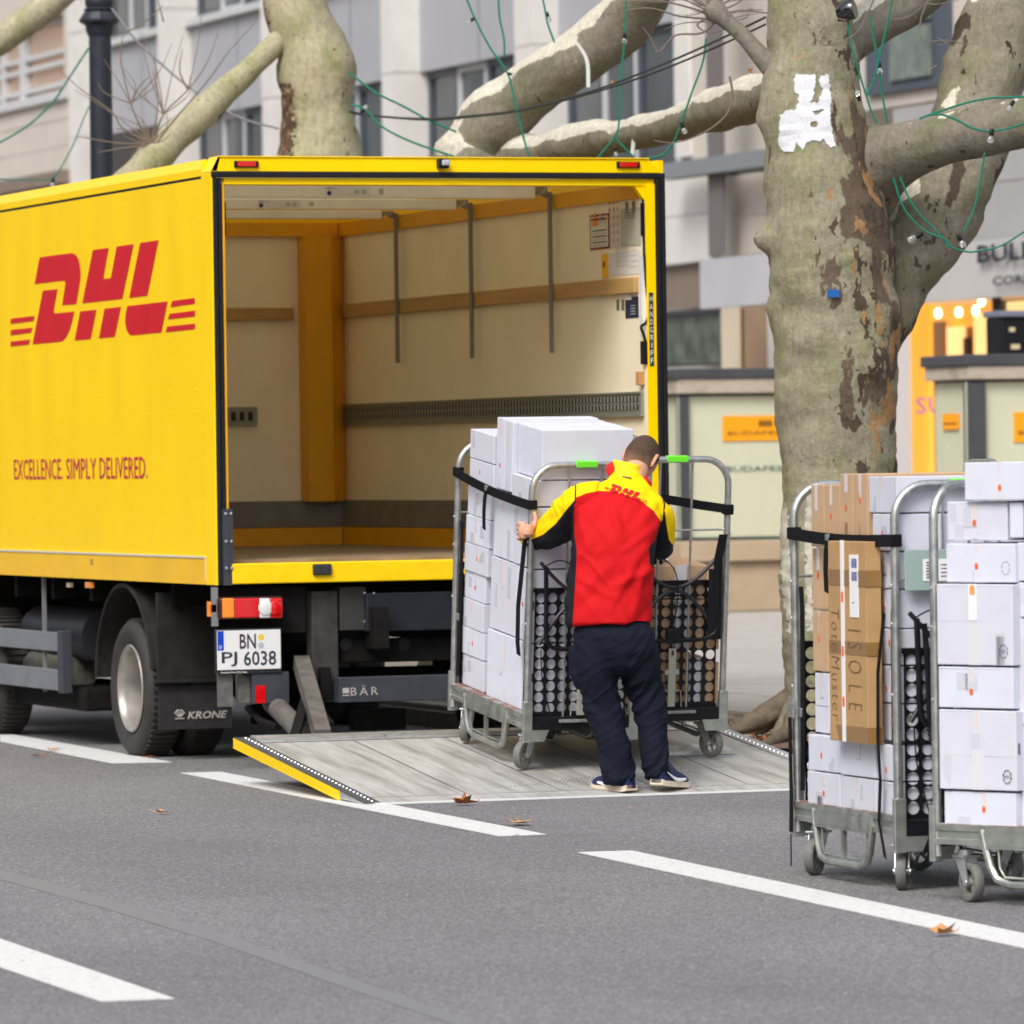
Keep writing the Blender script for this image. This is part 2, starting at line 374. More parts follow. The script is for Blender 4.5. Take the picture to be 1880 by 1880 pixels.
for i in range(10):
    for j in range(24):
        x = 3.9+i*1.0; y = -1.0+j*1.0
        # only the strip of pavement seen between the truck and the big tree
        v = Vector((x+.5, y+.5, .12))-CC; px = 940+CF*v.dot(CR)/v.dot(CW)
        if not (1180 < px < 1560): continue
        if slab is None: slab = MB().box((.006, .006, -.06), (.994, .994, .022), bev=.006).build('paving_slab', pavm, pave, local=True); slab.location = (x, y, .10)
        else: link_copy(slab, pave, (x, y, .10+random.uniform(-.004, .003)))
b = MB()
for i in range(9):
    for j in range(60):
        x = 2.86+i*.115; y = -3.2+j*.115
        if (x-3.0)**2+(y+1.0)**2 < .95**2: continue
        v = Vector((x, y, .12))-CC; px = 940+CF*v.dot(CR)/v.dot(CW)
        if not (1230 < px < 1700): continue
        h = random.uniform(.012, .024)
        b.box((x+.006, y+.006, .09), (x+.108, y+.108, .10+h), rot=Matrix.Rotation(random.uniform(-.08, .08), 3, 'Z'))
cob = b.build('cobble_strip', mat('small cobbles', (.34, .29, .22), .8, var=.3, vs=10), pave, local=True); cob['kind'] = 'stuff'
b = MB()
n = 26
ring = [(Vector((3.0+.92*math.cos(2*PI*i/n)*(1+.08*math.sin(i*2.1)), -1.0+.92*math.sin(2*PI*i/n)*(1+.08*math.cos(i*1.7)), .112))) for i in range(n)]
b.add(ring+[Vector((3, -1, .15))], [(i, (i+1) % n, n) for i in range(n)]); struct(b.build('tree_pit_soil', soil))

def marking(pts, t=.003):
    P = [atz(x, y, 0) for x, y in pts]; b = MB(); b.prism([p+Vector((0, 0, .001)) for p in P], (0, 0, t)); return b
for q in ([(332, 1420), (405, 1418), (1003, 1533), (915, 1536)], [(1060, 1566), (1160, 1563), (1935, 1727), (1935, 1754)],
          [(0, 1345), (315, 1400), (205, 1402), (0, 1362)], [(-60, 1705), (0, 1725), (320, 1835), (185, 1840), (0, 1777), (-60, 1757)]):
    struct(marking(q).build('lane_marking', whitep))
sealm = mat('joint sealant', (.178, .18, .19), .55, var=.1, vs=20)
struct(marking([(-40, 1586), (0, 1597), (200, 1652), (400, 1712), (640, 1795), (910, 1890), (858, 1890), (610, 1806), (400, 1732), (200, 1671), (0, 1615), (-40, 1604)], .0006).build('sealed_road_joint', sealm))

# fallen leaves
def leaf_mesh(s, curl, seed):
    rnd = random.Random(seed); b = MB(); n = 15; R_ = []
    for i in range(n):
        a = 2*PI*i/n; lob = 1 if i % 3 == 0 else (.55 if i % 3 == 1 else .62); r = s*lob*rnd.uniform(.8, 1.1)
        x = r*math.cos(a); y = r*math.sin(a)*.8
        R_.append(Vector((x, y, curl*s*(abs(y)/s)**1.5+rnd.uniform(0, .12)*s+.004)))
    mid = [Vector((.3*p.x, .3*p.y, .25*p.z+.003)) for p in R_]
    b.add(R_+mid+[Vector((0, 0, .008))], [(i, (i+1) % n, n+(i+1) % n, n+i) for i in range(n)]+[(n+i, n+(i+1) % n, 2*n) for i in range(n)])
    b.tube([(0, 0, .006), (s*.8, 0, .01), (s*1.15, .1*s, .02)], s*.03, 4)
    return b
LF = [((852, 1477), .07, 1.0, leafm, 'dark brown curled leaf lying against the near edge of the ramp'),
      ((955, 1507+6), .085, .35, leafm2, 'pale tan leaf on the end of the middle white lane dash'),
      ((297, 1493), .05, .35, leafm2, 'small tan leaf alone on the asphalt below the rear wheel'),
      ((98, 1378), .06, .3, leafm2, 'tan leaf on the lane line beside the rear wheel'),
      ((70, 1389), .055, .25, leafm, 'brown flat leaf just below the lane line at the left'),
      ((1733, 1716), .062, 1.0, leafm2, 'orange curled leaf on the lane dash below the parcel carts'),
      ((1155, 1484), .02, .4, leafm2, 'tiny leaf scrap on the asphalt below the shoes'),
      ((278, 1391), .04, .3, leafm, 'brown leaf crushed beside the bottom of the rear tyre')]
for i, ((x, y), s, cu, m, lb) in enumerate(LF):
    o = leaf_mesh(s, cu, i).build('fallen_leaf', m, smooth=False); o.location = atz(x, y, .006); o.rotation_euler = (0, 0, i*1.3); tag(o, lb, 'leaf', 'fallen leaves on the road')
fk_ = MB()
for i in range(170):
    c = atz(random.uniform(-20, 1900), random.uniform(1440, 1900), .003); m_ = leaf_mesh(random.uniform(.004, .011), .3, 500+i)
    fk_.add([v+c for v in m_.v[:30]], [f for f in m_.f if max(f) < 30])
fko = fk_.build('road_grit', mat('pale grit', (.42, .38, .32), .8, var=.4, vs=3)); tag(fko, 'scattered pale grit and leaf crumbs over the asphalt', 'grit'); fko['kind'] = 'stuff'
lv = MB()
for i in range(46):
    c = atz(random.uniform(612, 668), random.uniform(1300, 1322), .0); m_ = leaf_mesh(random.uniform(.03, .07), random.uniform(.4, 1), 50+i)
    rz = Matrix.Rotation(random.uniform(0, 6), 3, 'Z'); lv.add([rz @ v+c+Vector((0, 0, random.uniform(0, .06))) for v in m_.v], m_.f)
for i in range(60):
    a = random.uniform(0, 6.28); r = random.uniform(.35, .95); c = Vector((3+r*math.cos(a), -1+r*math.sin(a), .13)); m_ = leaf_mesh(random.uniform(.03, .05), .7, 150+i)
    rz = Matrix.Rotation(random.uniform(0, 6), 3, 'Z'); lv.add([rz @ v+c for v in m_.v], m_.f)
lvo = lv.build('leaf_litter', leafm); tag(lvo, 'heap of brown leaves in the gutter seen under the truck', 'leaf litter'); lvo['kind'] = 'stuff'

# ------------------------------------------------------------------ far facade (parallel to the street)
FX = 21.0
stone = mat('cream facade stone', (.52, .475, .42), .8, var=.06, vs=.7)
stone2 = mat('white pilaster stone', (.62, .60, .575), .75, var=.05, vs=.8)
panelg = mat('grey spandrel', (.35, .355, .385), .6, var=.04, vs=.6)
darkpan = mat('dark recess', (.05, .045, .045), .7)
framew = mat('window frame white', (.5, .51, .52), .5)
framed = mat('window frame blue grey', (.07, .085, .11), .4)
glassf = mat('facade glass', (.05, .06, .07), .12, spec=.7, var=.3, vs=.8)
curtain = mat('grey curtain', (.30, .31, .33), .9, var=.2, vs=5, stretch=(1, 4, .2))
brownst = mat('brown stone', (.20, .155, .125), .8, var=.1, vs=1)
greyst = mat('grey fascia', (.36, .355, .36), .6, var=.05, vs=.6)
warm = mat('lit shop back wall', (.6, .3, .06), .8, emit=(1, .47, .08), es=.42, var=.3, vs=.7)
warmb = mat('lit shop column', (.8, .6, .3), .8, emit=(1, .70, .30), es=.6)
warmp = mat('warm lit room', (.35, .18, .05), .8, emit=(1, .40, .06), es=.22, var=.5, vs=.6)
spotm = mat('spot lamp glow', (1, 1, .8), .5, emit=(1, .88, .5), es=6)
fac = thing('office_building', 'cream stone office building with white pilasters and grey spandrel panels behind the trees', 'building', (FX, 50, 0))
def Yx(x, y=200, X=FX): return atx(x, y, X).y
def Zx(x, y, X=FX): return atx(x, y, X).z
ztop = 34
# back wall (recess plane) behind windows, from ground to top
MB().box((FX+.25, 20, 0), (FX+12, 110, ztop)).build('wall', stone, fac)
# pilasters: front strip (left px, right px)
PF = FX-.55
pil = [(125, 150), (290, 308), (480, 500), (700, 723), (945, 975), (1238, 1264), (1560, 1590)]
ys = [(Yx(b_, 150, PF), Yx(a_, 150, PF)) for a_, b_ in pil]     # (near y, far y)
for k, (yn, yf) in enumerate(ys):
    nb = 12
    z_lo = 0 if k != 5 else Zx(1250, 290, PF)
    z = z_lo
    while z < ztop:
        z2 = min(z+1.9, ztop)
        MB().box((PF+random.uniform(-.004, .004), yn, z+.008), (FX+.25, yf, z2-.008)).build('stone_block', stone2 if True else stone, fac)
        z = z2
    MB().box((PF+.03, yn+.03, z_lo), (FX+.24, yf-.03, ztop)).build('pilaster_core', stone, fac)
# rows of spandrels / windows per bay ; z levels read from the photograph
ZW = Zx(800, 130)         # top of lower window row = bottom of the spandrel
ZS = Zx(430, 33)          # bottom of the upper window row (its sill)
storey = (ZS-ZW)+2.55
bays = [(ys[k+1][1], ys[k][0]) for k in range(len(ys)-1)]   # y range between pilasters, far..near reversed
bays = [(min(a, c), max(a, c)) for a, c in bays]
for bi, (y0, y1) in enumerate(bays):
    for s_ in range(-1, 3):
        zb = ZW+s_*storey; zt = zb+(ZS-ZW)
        sp = MB().box((FX-.12, y0, zb), (FX+.24, y1, zt)).build('spandrel_panel', panelg, fac)
        MB().box((FX-.125, (y0+y1)/2-.012, zb+.01), (FX-.12, (y0+y1)/2+.012, zt-.01)).build('joint', framed, sp)
        MB().box((FX-.24, y0, zt-.002), (FX+.2, y1, zt+.12)).build('sill', framew, sp)
        # window band above this spandrel
        wz0 = zt+.12; wz1 = zb+storey
        MB().box((FX+.20, y0, wz0), (FX+.24, y1, wz1)).build('curtain', curtain, fac)
        nw = 4; dy = (y1-y0)/nw
        for q in range(nw):
            a0 = y0+q*dy; fr = MB()
            for (p0, p1) in (((FX, a0+.02, wz0), (FX+.1, a0+.12, wz1)), ((FX, a0+dy-.12, wz0), (FX+.1, a0+dy-.02, wz1)),
                             ((FX, a0+.12, wz0), (FX+.1, a0+dy-.12, wz0+.1)), ((FX, a0+.12, wz1-.1), (FX+.1, a0+dy-.12, wz1))): fr.box(p0, p1)
            w_ = fr.build('window', framed if q % 2 else framew, fac)
            MB().box((FX+.05, a0+.12, wz0+.1), (FX+.06, a0+dy-.12, wz1-.1)).build('pane', glassf, w_)
# left block: cream ashlar with a lit window
yL0, yL1 = ys[0][1], Yx(-60, 150, FX-.3)
zc0, zc1 = Zx(60, 182, FX-.3), Zx(60, 40, FX-.3)
yw0, yw1 = Yx(118, 120, FX-.3), Yx(-10, 120, FX-.3)
zdk = Zx(60, 328, FX-.3)
def block(z0, z1, y0, y1, m=stone, X=FX-.3, rows=4, cols=2):
    for i in range(rows):
        for j in range(cols):
            a = y0+(y1-y0)*j/cols; c = y0+(y1-y0)*(j+1)/cols
            MB().box((X+random.uniform(-.006, .006), a+.006, z0+(z1-z0)*i/rows+.006), (FX+.24, c-.006, z0+(z1-z0)*(i+1)/rows-.006)).build('stone_block', m, fac)
block(zdk, zc0, yL0, yL1+8, rows=3, cols=3)
block(zc1, zc1+3, yL0, yL1+8, rows=3, cols=3)
block(zc0, zc1, yL0, yw0, rows=2, cols=1)
MB().box((FX-.1, yL0, 0), (FX+.24, yL1+8, zdk-.25)).build('wall', darkpan, fac)
MB().box((FX-.7, yL0, zdk-.25), (FX+.24, yL1+8, zdk)).build('ledge', brownst, fac)
MB().box((FX+.15, yw0, zc0), (FX+.24, yw1+6, zc1)).build('lit_room', warmp, fac)
fr = MB(); zz = [zc0, zc0+.16, (zc0*1.6+zc1)/2.6, (zc0+zc1*1.15)/2.15, zc1-.1]
for z in zz: fr.box((FX-.12, yw0, z), (FX, yw1+3, z+.09))
for yy in (yw0, Yx(28, 120, FX-.3), Yx(-10, 120, FX-.3), Yx(-60, 120, FX-.3)): fr.box((FX-.14, yy, zc0), (FX+.02, yy+.14 if yy != Yx(28, 120, FX-.3) else yy+.3, zc1))
MB_w = fr.build('window', framew, fac); MB().box((FX-.02, yw0, zc0), (FX-.01, yw1+3, zc1)).build('pane', mat('lit window glass', (.9, .8, .7), .1, trans=.8), MB_w)
MB().box((FX-.4, yw0-.3, zc0-.14), (FX, yw1+4, zc0-.01)).build('sill', framew, fac)
# dark first floor parts seen low between the pilasters (sign band behind twigs)
for (y0, y1) in bays[:1]:
    zq = Zx(250, 240)
    MB().box((FX-.16, y0, zq-1.0), (FX+.2, y1, zq)).build('dark_fascia', darkpan, fac)
    MB().box((FX-.18, y0+.4, zq-2.2), (FX+.2, y1, zq-.75)).build('brown_fascia', brownst, fac)
# right part between truck and big tree
XR = FX-.8
def pan(x0, x1, y0_, y1_, m, X=XR, d=.05, name='facade_panel', ref=None):
    ya = Yx(x1, (y0_+y1_)/2, X); yb = Yx(x0, (y0_+y1_)/2, X); xm = (x0+x1)/2
    return MB().box((X, ya, Zx(xm, y1_, X)), (X+d, yb, Zx(xm, y0_, X))).build(name, m, fac)
pan(1205, 1400, 288, 318, mat('slate ledge', (.20, .215, .235), .6), X=XR-.5, d=.25, name='ledge')
pan(1205, 1300, 320, 395, stone2, name='stone_block'); pan(1205, 1300, 397, 482, stone2, name='stone_block')
pan(1325, 1405, 320, 395, stone, name='stone_block'); pan(1325, 1405, 397, 468, stone, name='stone_block')
pan(1297, 1323, -140, 470, mat('grey brown downpipe column', (.15, .135, .135), .6), X=XR-.35, d=.05, name='column')
pan(1265, 1420, -140, 287, stone, X=FX-.5, name='wall_panel')
pan(1205, 1330, 484, 565, brownst, X=XR+.1, name='brown_panel')
pan(1285, 1430, 470, 562, mat('pale canopy', (.44, .45, .48), .5, var=.05, vs=.5), X=XR-.9, d=.1, name='canopy')
pan(1205, 1322, 568, 575, darkpan, X=XR, name='window_head')
wq = pan(1205, 1322, 575, 672, framed, X=XR+.1, d=.1, name='window')
MB().box((XR+.08, Yx(1314, 620, XR), Zx(1260, 668, XR)), (XR+.09, Yx(1205, 620, XR), Zx(1260, 580, XR))).build('pane', mat('shop dark glass', (.10, .12, .10), .1, var=.5, vs=1.2), wq)
pan(1324, 1354, 562, 690, mat('warm cream column', (.58, .50, .38), .8), name='column')
pan(1355, 1408, 562, 690, mat('tan stone panel', (.30, .20, .13), .8, var=.1, vs=1), X=XR+.1, name='brown_panel')
pan(1409, 1440, 562, 690, stone2, name='column')
# beyond the big tree : fascia, sign, lit shop
pan(1640, 1990, 175, 335, greyst, name='fascia_panel'); pan(1640, 1990, 337, 440, greyst, X=XR-.05, name='fascia_panel')
pan(1600, 1990, 442, 548, mat('light grey fascia', (.47, .46, .45), .6, var=.04, vs=.5), X=XR-.25, d=.1, name='sign_band')
pan(1560, 1990, -150, 175, stone, X=XR+.05, name='wall_panel')
wq = pan(1588, 1740, -60, 165, framed, X=XR-.02, d=.12, name='window')
MB().box((XR-.06, Yx(1715, 60, XR), Zx(1650, 148, XR)), (XR-.03, Yx(1640, 60, XR), Zx(1650, 55, XR))).build('pane', mat('greenish glass', (.16, .20, .18), .1, var=.3, vs=1.5), wq)
MB().box((XR-.06, Yx(1715, 0, XR), Zx(1650, 45, XR)), (XR-.03, Yx(1600, 0, XR), Zx(1650, -60, XR))).build('pane', mat('greenish glass', (.16, .20, .18), .1), wq)
dsign = mat('dark sign letters', (.02, .022, .035), .5)
for txt, x0, x1, y0_, y1_ in (('BULLAR', 1797, 1965, 451, 484), ('CORNER', 1825, 1935, 508, 525)):
    p0 = atx(x0, y1_, XR-.30); p1 = atx(x1, y1_, XR-.30); p2 = atx(x0, y0_, XR-.30)
    text_mb(txt, p0, (0, -1, 0), (0, 0, 1), 1, width=abs(p1.y-p0.y), height=p2.z-p0.z, ext=.02, bold=.03).build('sign_letters', dsign, fac)
    lm = text_mb(txt, p0+Vector((.012, 0, 0)), (0, -1, 0), (0, 0, 1), 1, width=abs(p1.y-p0.y), height=p2.z-p0.z, ext=-.008)
pan(1655, 1860, 550, 1000, warm, X=XR+.98, d=.04, name='lit_wall')
pan(1660, 1850, 545, 552, mat('shop ceiling', (.6, .42, .3), .8, emit=(1, .55, .25), es=.3), X=XR, d=.9, name='shop_ceiling')
pan(1636, 1668, 545, 1000, mat('white shop pillar', (.62, .58, .57), .5), X=XR-.1, d=.03, name='pillar')
pan(1674, 1708, 552, 1000, mat('amber shop column', (.8, .4, .06), .7, emit=(1, .42, .04), es=.55), X=XR+.3, d=.05, name='column')
pan(1790, 1812, 575, 1000, warmb, X=XR+.8, d=.04, name='lit_display'); pan(1738, 1768, 600, 660, warmb, X=XR+.85, d=.04, name='lit_display')
pan(1748, 1766, 560, 602, mat('amber shop column', (.8, .4, .06), .7), X=XR+.85, d=.04, name='lit_display')
pan(1712, 1736, 590, 1000, mat('tan shop panel', (.30, .17, .07), .7), X=XR+.9, d=.03, name='shop_panel'); pan(1776, 1790, 600, 1000, mat('tan shop panel', (.30, .17, .07), .7), X=XR+.9, d=.03, name='shop_panel')
pan(1768, 1776, 620, 652, dsign, X=XR+.84, d=.04, name='display_figure')
pan(1824, 1836, 545, 1000, darkpan, X=XR-.05, d=.04, name='door_frame'); pan(1836, 1990, 545, 1000, darkpan, X=XR+.5, d=.2, name='doorway')
pan(1848, 1900, 552, 572, warmb, X=XR+.35, d=.1, name='door_light')
for (x, y) in ((1721, 575), (1759, 573), (1790, 570), (1801, 553)):
    p = atx(x, y, XR+.25); MB().lathe(p, (1, .15, 0), [(.0, 0), (.055, .0), (.055, .02), (0, .02)], 14).build('spot_lamp', spotm, fac)
# purple lettering on the shop glass
p0 = atx(1683, 760, XR-.02); p1 = atx(1783, 760, XR-.02); p2 = atx(1683, 730, XR-.02)
text_mb('SUIT', p0, (0, -1, 0), (0, 0, 1), 1, width=abs(p1.y-p0.y), height=p2.z-p0.z, ext=.01).build('window_lettering', mat('purple print', (.28, .10, .42), .6), fac)

# ------------------------------------------------------------------ far side of the street behind the camera (seen only in reflections)
hbrick = mat('brown house brick', (.11, .08, .06), .85, var=.1); hpale = mat('pale house render', (.40, .37, .32), .85, var=.1)
for k, (y0, y1, h, m) in enumerate(((-60, -12, 19, hbrick), (2, 46, 22, hbrick), (52, 96, 18, hpale), (108, 170, 24, hbrick))):
    t = thing('street_house', ['brown brick house on the other side of the street behind the camera', 'brown brick house on the opposite side, second from the near end', 'pale house on the other side of the street', 'tall brown brick house at the far end of the other street side'][k], 'building', (-40, (y0+y1)/2, 0), group='houses on the opposite side of the street')
    MB().box((-54, y0, 0), (-40, y1, h)).build('wall', m, t)
    src = None
    for r_ in range(int(h//3.6)):
        for c_ in range(int((y1-y0)//4)):
            if src is None:
                src = MB().box((-40.0, 0, 0), (-39.97, 2.1, 2.0)).build('window', glassd, t, local=True); src.data.transform(Matrix.Translation((40, 0, 0))); src.location = Vector((0, y0+1.0, 1.2))-Vector((0, (y0+y1)/2, 0))
            else: link_copy(src, t, (0, y0+1.0+c_*4-(y0+y1)/2, 1.2+r_*3.6))

# ------------------------------------------------------------------ showcases on the pavement
kglass = mat('pale green showcase glass', (.60, .60, .44), .25, coat=.4, var=.02, vs=1)
kframe = mat('dark green showcase frame', (.03, .05, .045), .5)
kpost = mat('dark grey post', (.06, .062, .07), .5, var=.1)
kroof = mat('weathered showcase roof stone', (.42, .36, .29), .8, var=.12, vs=3, col2=(.22, .18, .14), mix_lo=.55, mix_hi=.75)
kbase = mat('sandstone base', (.44, .34, .23), .85, var=.1, vs=1.5, bump=.003, bs=20)
ksign = mat('orange showcase sign', (.90, .36, .005), .5)
def kiosk(Y, xl, xr, roof_t, roof_b, glass_t, glass_b, step, base_b, posts, signs, label, letters, right_ext, DP=.85, sides=()):
    o = aty((xl+xr)/2, base_b, Y); o.z = .12
    t = thing('display_kiosk', label, 'showcase', o, group='showcases on the pavement')
    xa = aty(xl, roof_b, Y).x; xb = right_ext if right_ext else aty(xr, roof_b, Y).x
    ym = (xl+xr)/2; Z = lambda yy, xx=ym: aty(xx, yy, Y).z
    za, zb_, zg, zh, zs = Z(roof_t), Z(roof_b), Z(glass_t), Z(glass_b), Z(step)
    MB().box((xa-.03, Y-.10, za-.10), (xb+.03, Y+DP+.06, za), bev=.01).build('roof_cap', kpost, t)
    MB().box((xa, Y-.08, zb_), (xb, Y+DP+.03, za-.10), bev=.01).build('roof_slab', kroof, t)
    MB().box((xa+.08, Y-.02, zg), (xb-.08, Y+DP, zb_)).build('frame_rail', kframe, t)
    MB().box((xa+.08, Y-.02, zh-.03), (xb-.08, Y+DP, zh)).build('frame_rail', kframe, t)
    MB().box((xa+.02, Y-.06, zs), (xb-.02, Y+DP+.05, zh-.03), bev=.01).build('plinth', kbase, t)
    MB().box((xa+.08, Y, .1), (xb-.08, Y+DP, zs), bev=.01).build('base', kbase, t)
    xs = [xa+.1]
    for (p0, p1) in posts:
        q0 = aty(p0, 780, Y).x; q1 = aty(p1, 780, Y).x; xs += [q0, q1]
        MB().box((q0, Y-.05, zh), (q1, Y+.08, zg)).build('post', kpost, t)
    xs.append(xb-.1)
    for i in range(0, len(xs), 2):
        gp = MB().box((xs[i]+.004, Y, zh+.004), (xs[i+1]-.004, Y+.03, zg-.004)).build('glass_panel', kglass, t)
    for i in (0, 1): MB().box(((xa+.08, xb-.11)[i], Y+.05, zh), ((xa+.11, xb-.08)[i], Y+DP-.02, zg)).build('side_panel', kglass, t)
    MB().box((xa+.15, Y+DP-.04, zh), (xb-.15, Y+DP-.01, zg)).build('back_panel', kglass, t)
    for (x0, x1, y0_, y1_, big) in signs:
        a = aty(x0, y1_, Y-.012); c = aty(x1, y0_, Y-.012)
        sg = MB().box((a.x, Y-.012, a.z), (c.x, Y-.003, c.z)).build('sign', ksign, t)
        w = c.x-a.x; h = c.z-a.z
        if big:
            text_mb('BUDAPESTER', (a.x+.06*w, Y-.014, a.z+.24*h), (1, 0, 0), (0, 0, 1), 1, width=w*.88, height=h*.15, ext=.002).build('lettering', mat('brown print', (.13, .05, .01), .6), sg)
            em = MB(); 
            for k in range(4): em.box((a.x+w*(.43+.04*k), Y-.015, a.z+h*.55), (a.x+w*(.455+.04*k), Y-.013, a.z+h*.82))
            em.box((a.x+w*.42, Y-.015, a.z+h*.66), (a.x+w*.59, Y-.0125, a.z+h*.70)); em.build('emblem', mat('brown print', (.13, .05, .01), .6), sg)
        else: MB().box((a.x+w*.1, Y-.015, a.z+h*.35), (c.x-w*.1, Y-.013, a.z+h*.41)).build('lettering', mat('brown print', (.13, .05, .01), .6), sg)
    for (x0, x1, y0_, y1_) in sides:
        a = atx(x0, y1_, xa+.07); c = atx(x1, y0_, xa+.07)
        sg = MB().box((xa+.06, min(a.y, c.y), a.z), (xa+.072, max(a.y, c.y), c.z)).build('sign', ksign, t)
        MB().box((xa+.055, min(a.y, c.y)+.03, a.z+(c.z-a.z)*.35), (xa+.061, max(a.y, c.y)-.03, a.z+(c.z-a.z)*.42)).build('lettering', mat('brown print', (.13, .05, .01), .6), sg)
    for (x0, x1, y0_, y1_) in letters:
        a = aty(x0, y1_, Y-.006); c = aty(x1, y0_, Y-.006)
        text_mb('BUDAPESTER', (a.x, Y-.006, a.z), (1, 0, 0), (0, 0, 1), 1, width=c.x-a.x, height=c.z-a.z, ext=.003).build('lettering', mat('green print', (.03, .10, .08), .6), t)
    return t
kiosk(24.25, 1240, 1500, 676, 722, 726, 986, 1030, 1118, [(1247, 1262)], [(1327, 1482, 762, 810, True)],
      'cream showcase with orange sign between the truck and the big tree', [(1333, 1480, 854, 866)], None)
kiosk(18.4, 1771, 1990, 650, 696, 700, 1000, 1050, 1160, [(1776, 1806)], [(1862, 1990, 755, 812, True)],
      'cream showcase with small square orange sign at the right behind the parcel carts', [], None, .84, ((1732, 1760, 759, 789),))
# black ticket machine behind the right showcase
Yt = 21.0; p = aty(1862, 650, Yt); tm = thing('ticket_machine', 'black ticket machine standing behind the right showcase', 'machine', (p.x, Yt, .12))
x0 = aty(1838, 600, Yt).x; x1 = aty(1915, 600, Yt).x; zt_ = aty(1870, 570, Yt).z
MB().box((x0, Yt, .12), (x1, Yt+.35, zt_-.06), bev=.02).build('body', blackpl, tm)
MB().box((x0-.015, Yt-.03, zt_-.06), (x1+.015, Yt+.38, zt_), bev=.01).build('cap', mat('blue grey cap', (.16, .18, .24), .5), tm)
for (a_, c_, e_, g_) in ((1853, 1863, 601, 609), (1856, 1872, 632, 641)):
    u0 = aty(a_, g_, Yt); u1 = aty(c_, e_, Yt); MB().box((u0.x, Yt-.006, u0.z), (u1.x, Yt+.002, u1.z)).build('slot_label', mat('tan label', (.6, .5, .3), .5), tm)

# ------------------------------------------------------------------ plane trees
def smooth_path(P, seg=8):
    out = []; n = len(P)
    for i in range(n-1):
        p0 = P[max(i-1, 0)]; p1 = P[i]; p2 = P[i+1]; p3 = P[min(i+2, n-1)]
        for k in range(seg):
            t = k/seg; out.append([.5*((2*p1[j])+(-p0[j]+p2[j])*t+(2*p0[j]-5*p1[j]+4*p2[j]-p3[j])*t*t+(-p0[j]+3*p1[j]-3*p2[j]+p3[j])*t**3) for j in range(len(p1))])
    out.append(list(P[-1])); return out
def wood_tube(P, seed, n=40, amp=.05, seg=10, bumps=(), step=.05):
    """P: list of (x,y,z,r) in metres"""
    Q = smooth_path(P, seg); 
    # resample evenly
    L = [0]
    for a, c in zip(Q, Q[1:]): L.append(L[-1]+(Vector(c[:3])-Vector(a[:3])).length)
    m = max(8, int(L[-1]/step)); R_ = []; j = 0
    for i in range(m+1):
        d = L[-1]*i/m
        while j < len(L)-2 and L[j+1] < d: j += 1
        t = (d-L[j])/max(1e-6, L[j+1]-L[j]); R_.append([Q[j][k]+(Q[j+1][k]-Q[j][k])*t for k in range(4)])
    b = MB(); b.tube([q[:3] for q in R_], [q[3] for q in R_], n)
    i = 0; o = Vector((seed*3.1, seed*1.7, 0))
    for ri, q in enumerate(R_):
        c = Vector(q[:3])
        for k in range(n):
            v = b.v[ri*n+k]; d = v-c; nn = noise.noise(v*1.6+o)*1.0+noise.noise(Vector((v.x*3.2, v.y*3.2, v.z*5.5))+o)*.55+noise.noise(Vector((v.x*8, v.y*8, v.z*16))+o)*.22
            ridge = abs(noise.noise(Vector((v.x*2.2, v.y*2.2, v.z*9))+o)); nn -= .22*max(0, .16-ridge)*4
            v += d*(nn*amp/.1*.6)
            for (bc, br, bh) in bumps:
                dd = (v-bc).length
                if dd < br: v += d.normalized()*bh*(math.cos(dd/br*PI)+1)/2
    return b
def PT(pts, D):
    out = []
    for p in pts:
        x, y, r = p[:3]; d = p[3] if len(p) > 3 else D
        v = atd(x, y, d); out.append((v.x, v.y, v.z, r*d/CF))
    return out
def twig(b, pts, D, r=.006):
    Q = smooth_path([tuple(atd(x, y, D)) for x, y in pts], 5); k = len(Q)
    b.tube([q[:3] for q in Q], [r*(1-.65*i/(k-1)) for i in range(k)], 5)
def knot(x, y, D, r): return (atd(x, y, D), r*D/CF)
# the big tree at the right
T1 = thing('plane_tree', 'big mottled plane tree trunk with a torn white paper patch, standing right of the truck', 'tree', (3.0, -1.0, .12))
D1 = 31.0
bp = []
for x, y, r, h in ((1404, 438, 26, 24), (1420, 175, 60, 9), (1402, 222, 26, 9), (1440, 475, 50, 14), (1416, 560, 30, 9), (1405, 95, 26, -4), (1450, 330, 34, 8), (1500, 545, 30, 5), (1428, 1285, 60, 9), (1560, 1200, 60, 8), (1470, 610, 30, 5), (1630, 640, 60, 12), (1412, 880, 26, 4)):
    bp.append((atd(x, y, D1-(.05 if x < 1425 else .33)), r*D1/CF*1.6, h*D1/CF))
trunk_pts = [(1492, -520, 66), (1485, -140, 74), (1483, 0, 77), (1487, 100, 83), (1493, 200, 90), (1502, 300, 98), (1515, 400, 112), (1524, 500, 121), (1531, 600, 117), (1532, 700, 111), (1534, 860, 108), (1538, 1050, 104), (1541, 1200, 103), (1540, 1290, 108), (1538, 1340, 116), (1536, 1380, 132), (1536, 1410, 150)]
tb = wood_tube(PT(trunk_pts, D1), 1, n=64, amp=.024, bumps=bp, step=.028)
trunk1 = tb.build('trunk', bark, T1, smooth=True)
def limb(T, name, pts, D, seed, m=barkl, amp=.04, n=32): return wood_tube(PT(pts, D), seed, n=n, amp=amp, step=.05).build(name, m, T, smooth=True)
limb(T1, 'limb', [(1500, 400, 60, 31.25), (1552, 340, 90, 31.2), (1592, 306, 78, 31.06), (1640, 284, 61, 30.92), (1700, 265, 53, 30.78), (1790, 243, 48, 30.65), (1880, 223, 45, 30.5), (1990, 205, 40, 30.3), (2240, 150, 34, 30.0)], 30.8, 2, m=bark_mat('plane limb bark grey', (.175, .158, .125), (.55, .52, .43), (.12, .095, .07), pale_top=.025, brown_amt=.72), amp=.028)
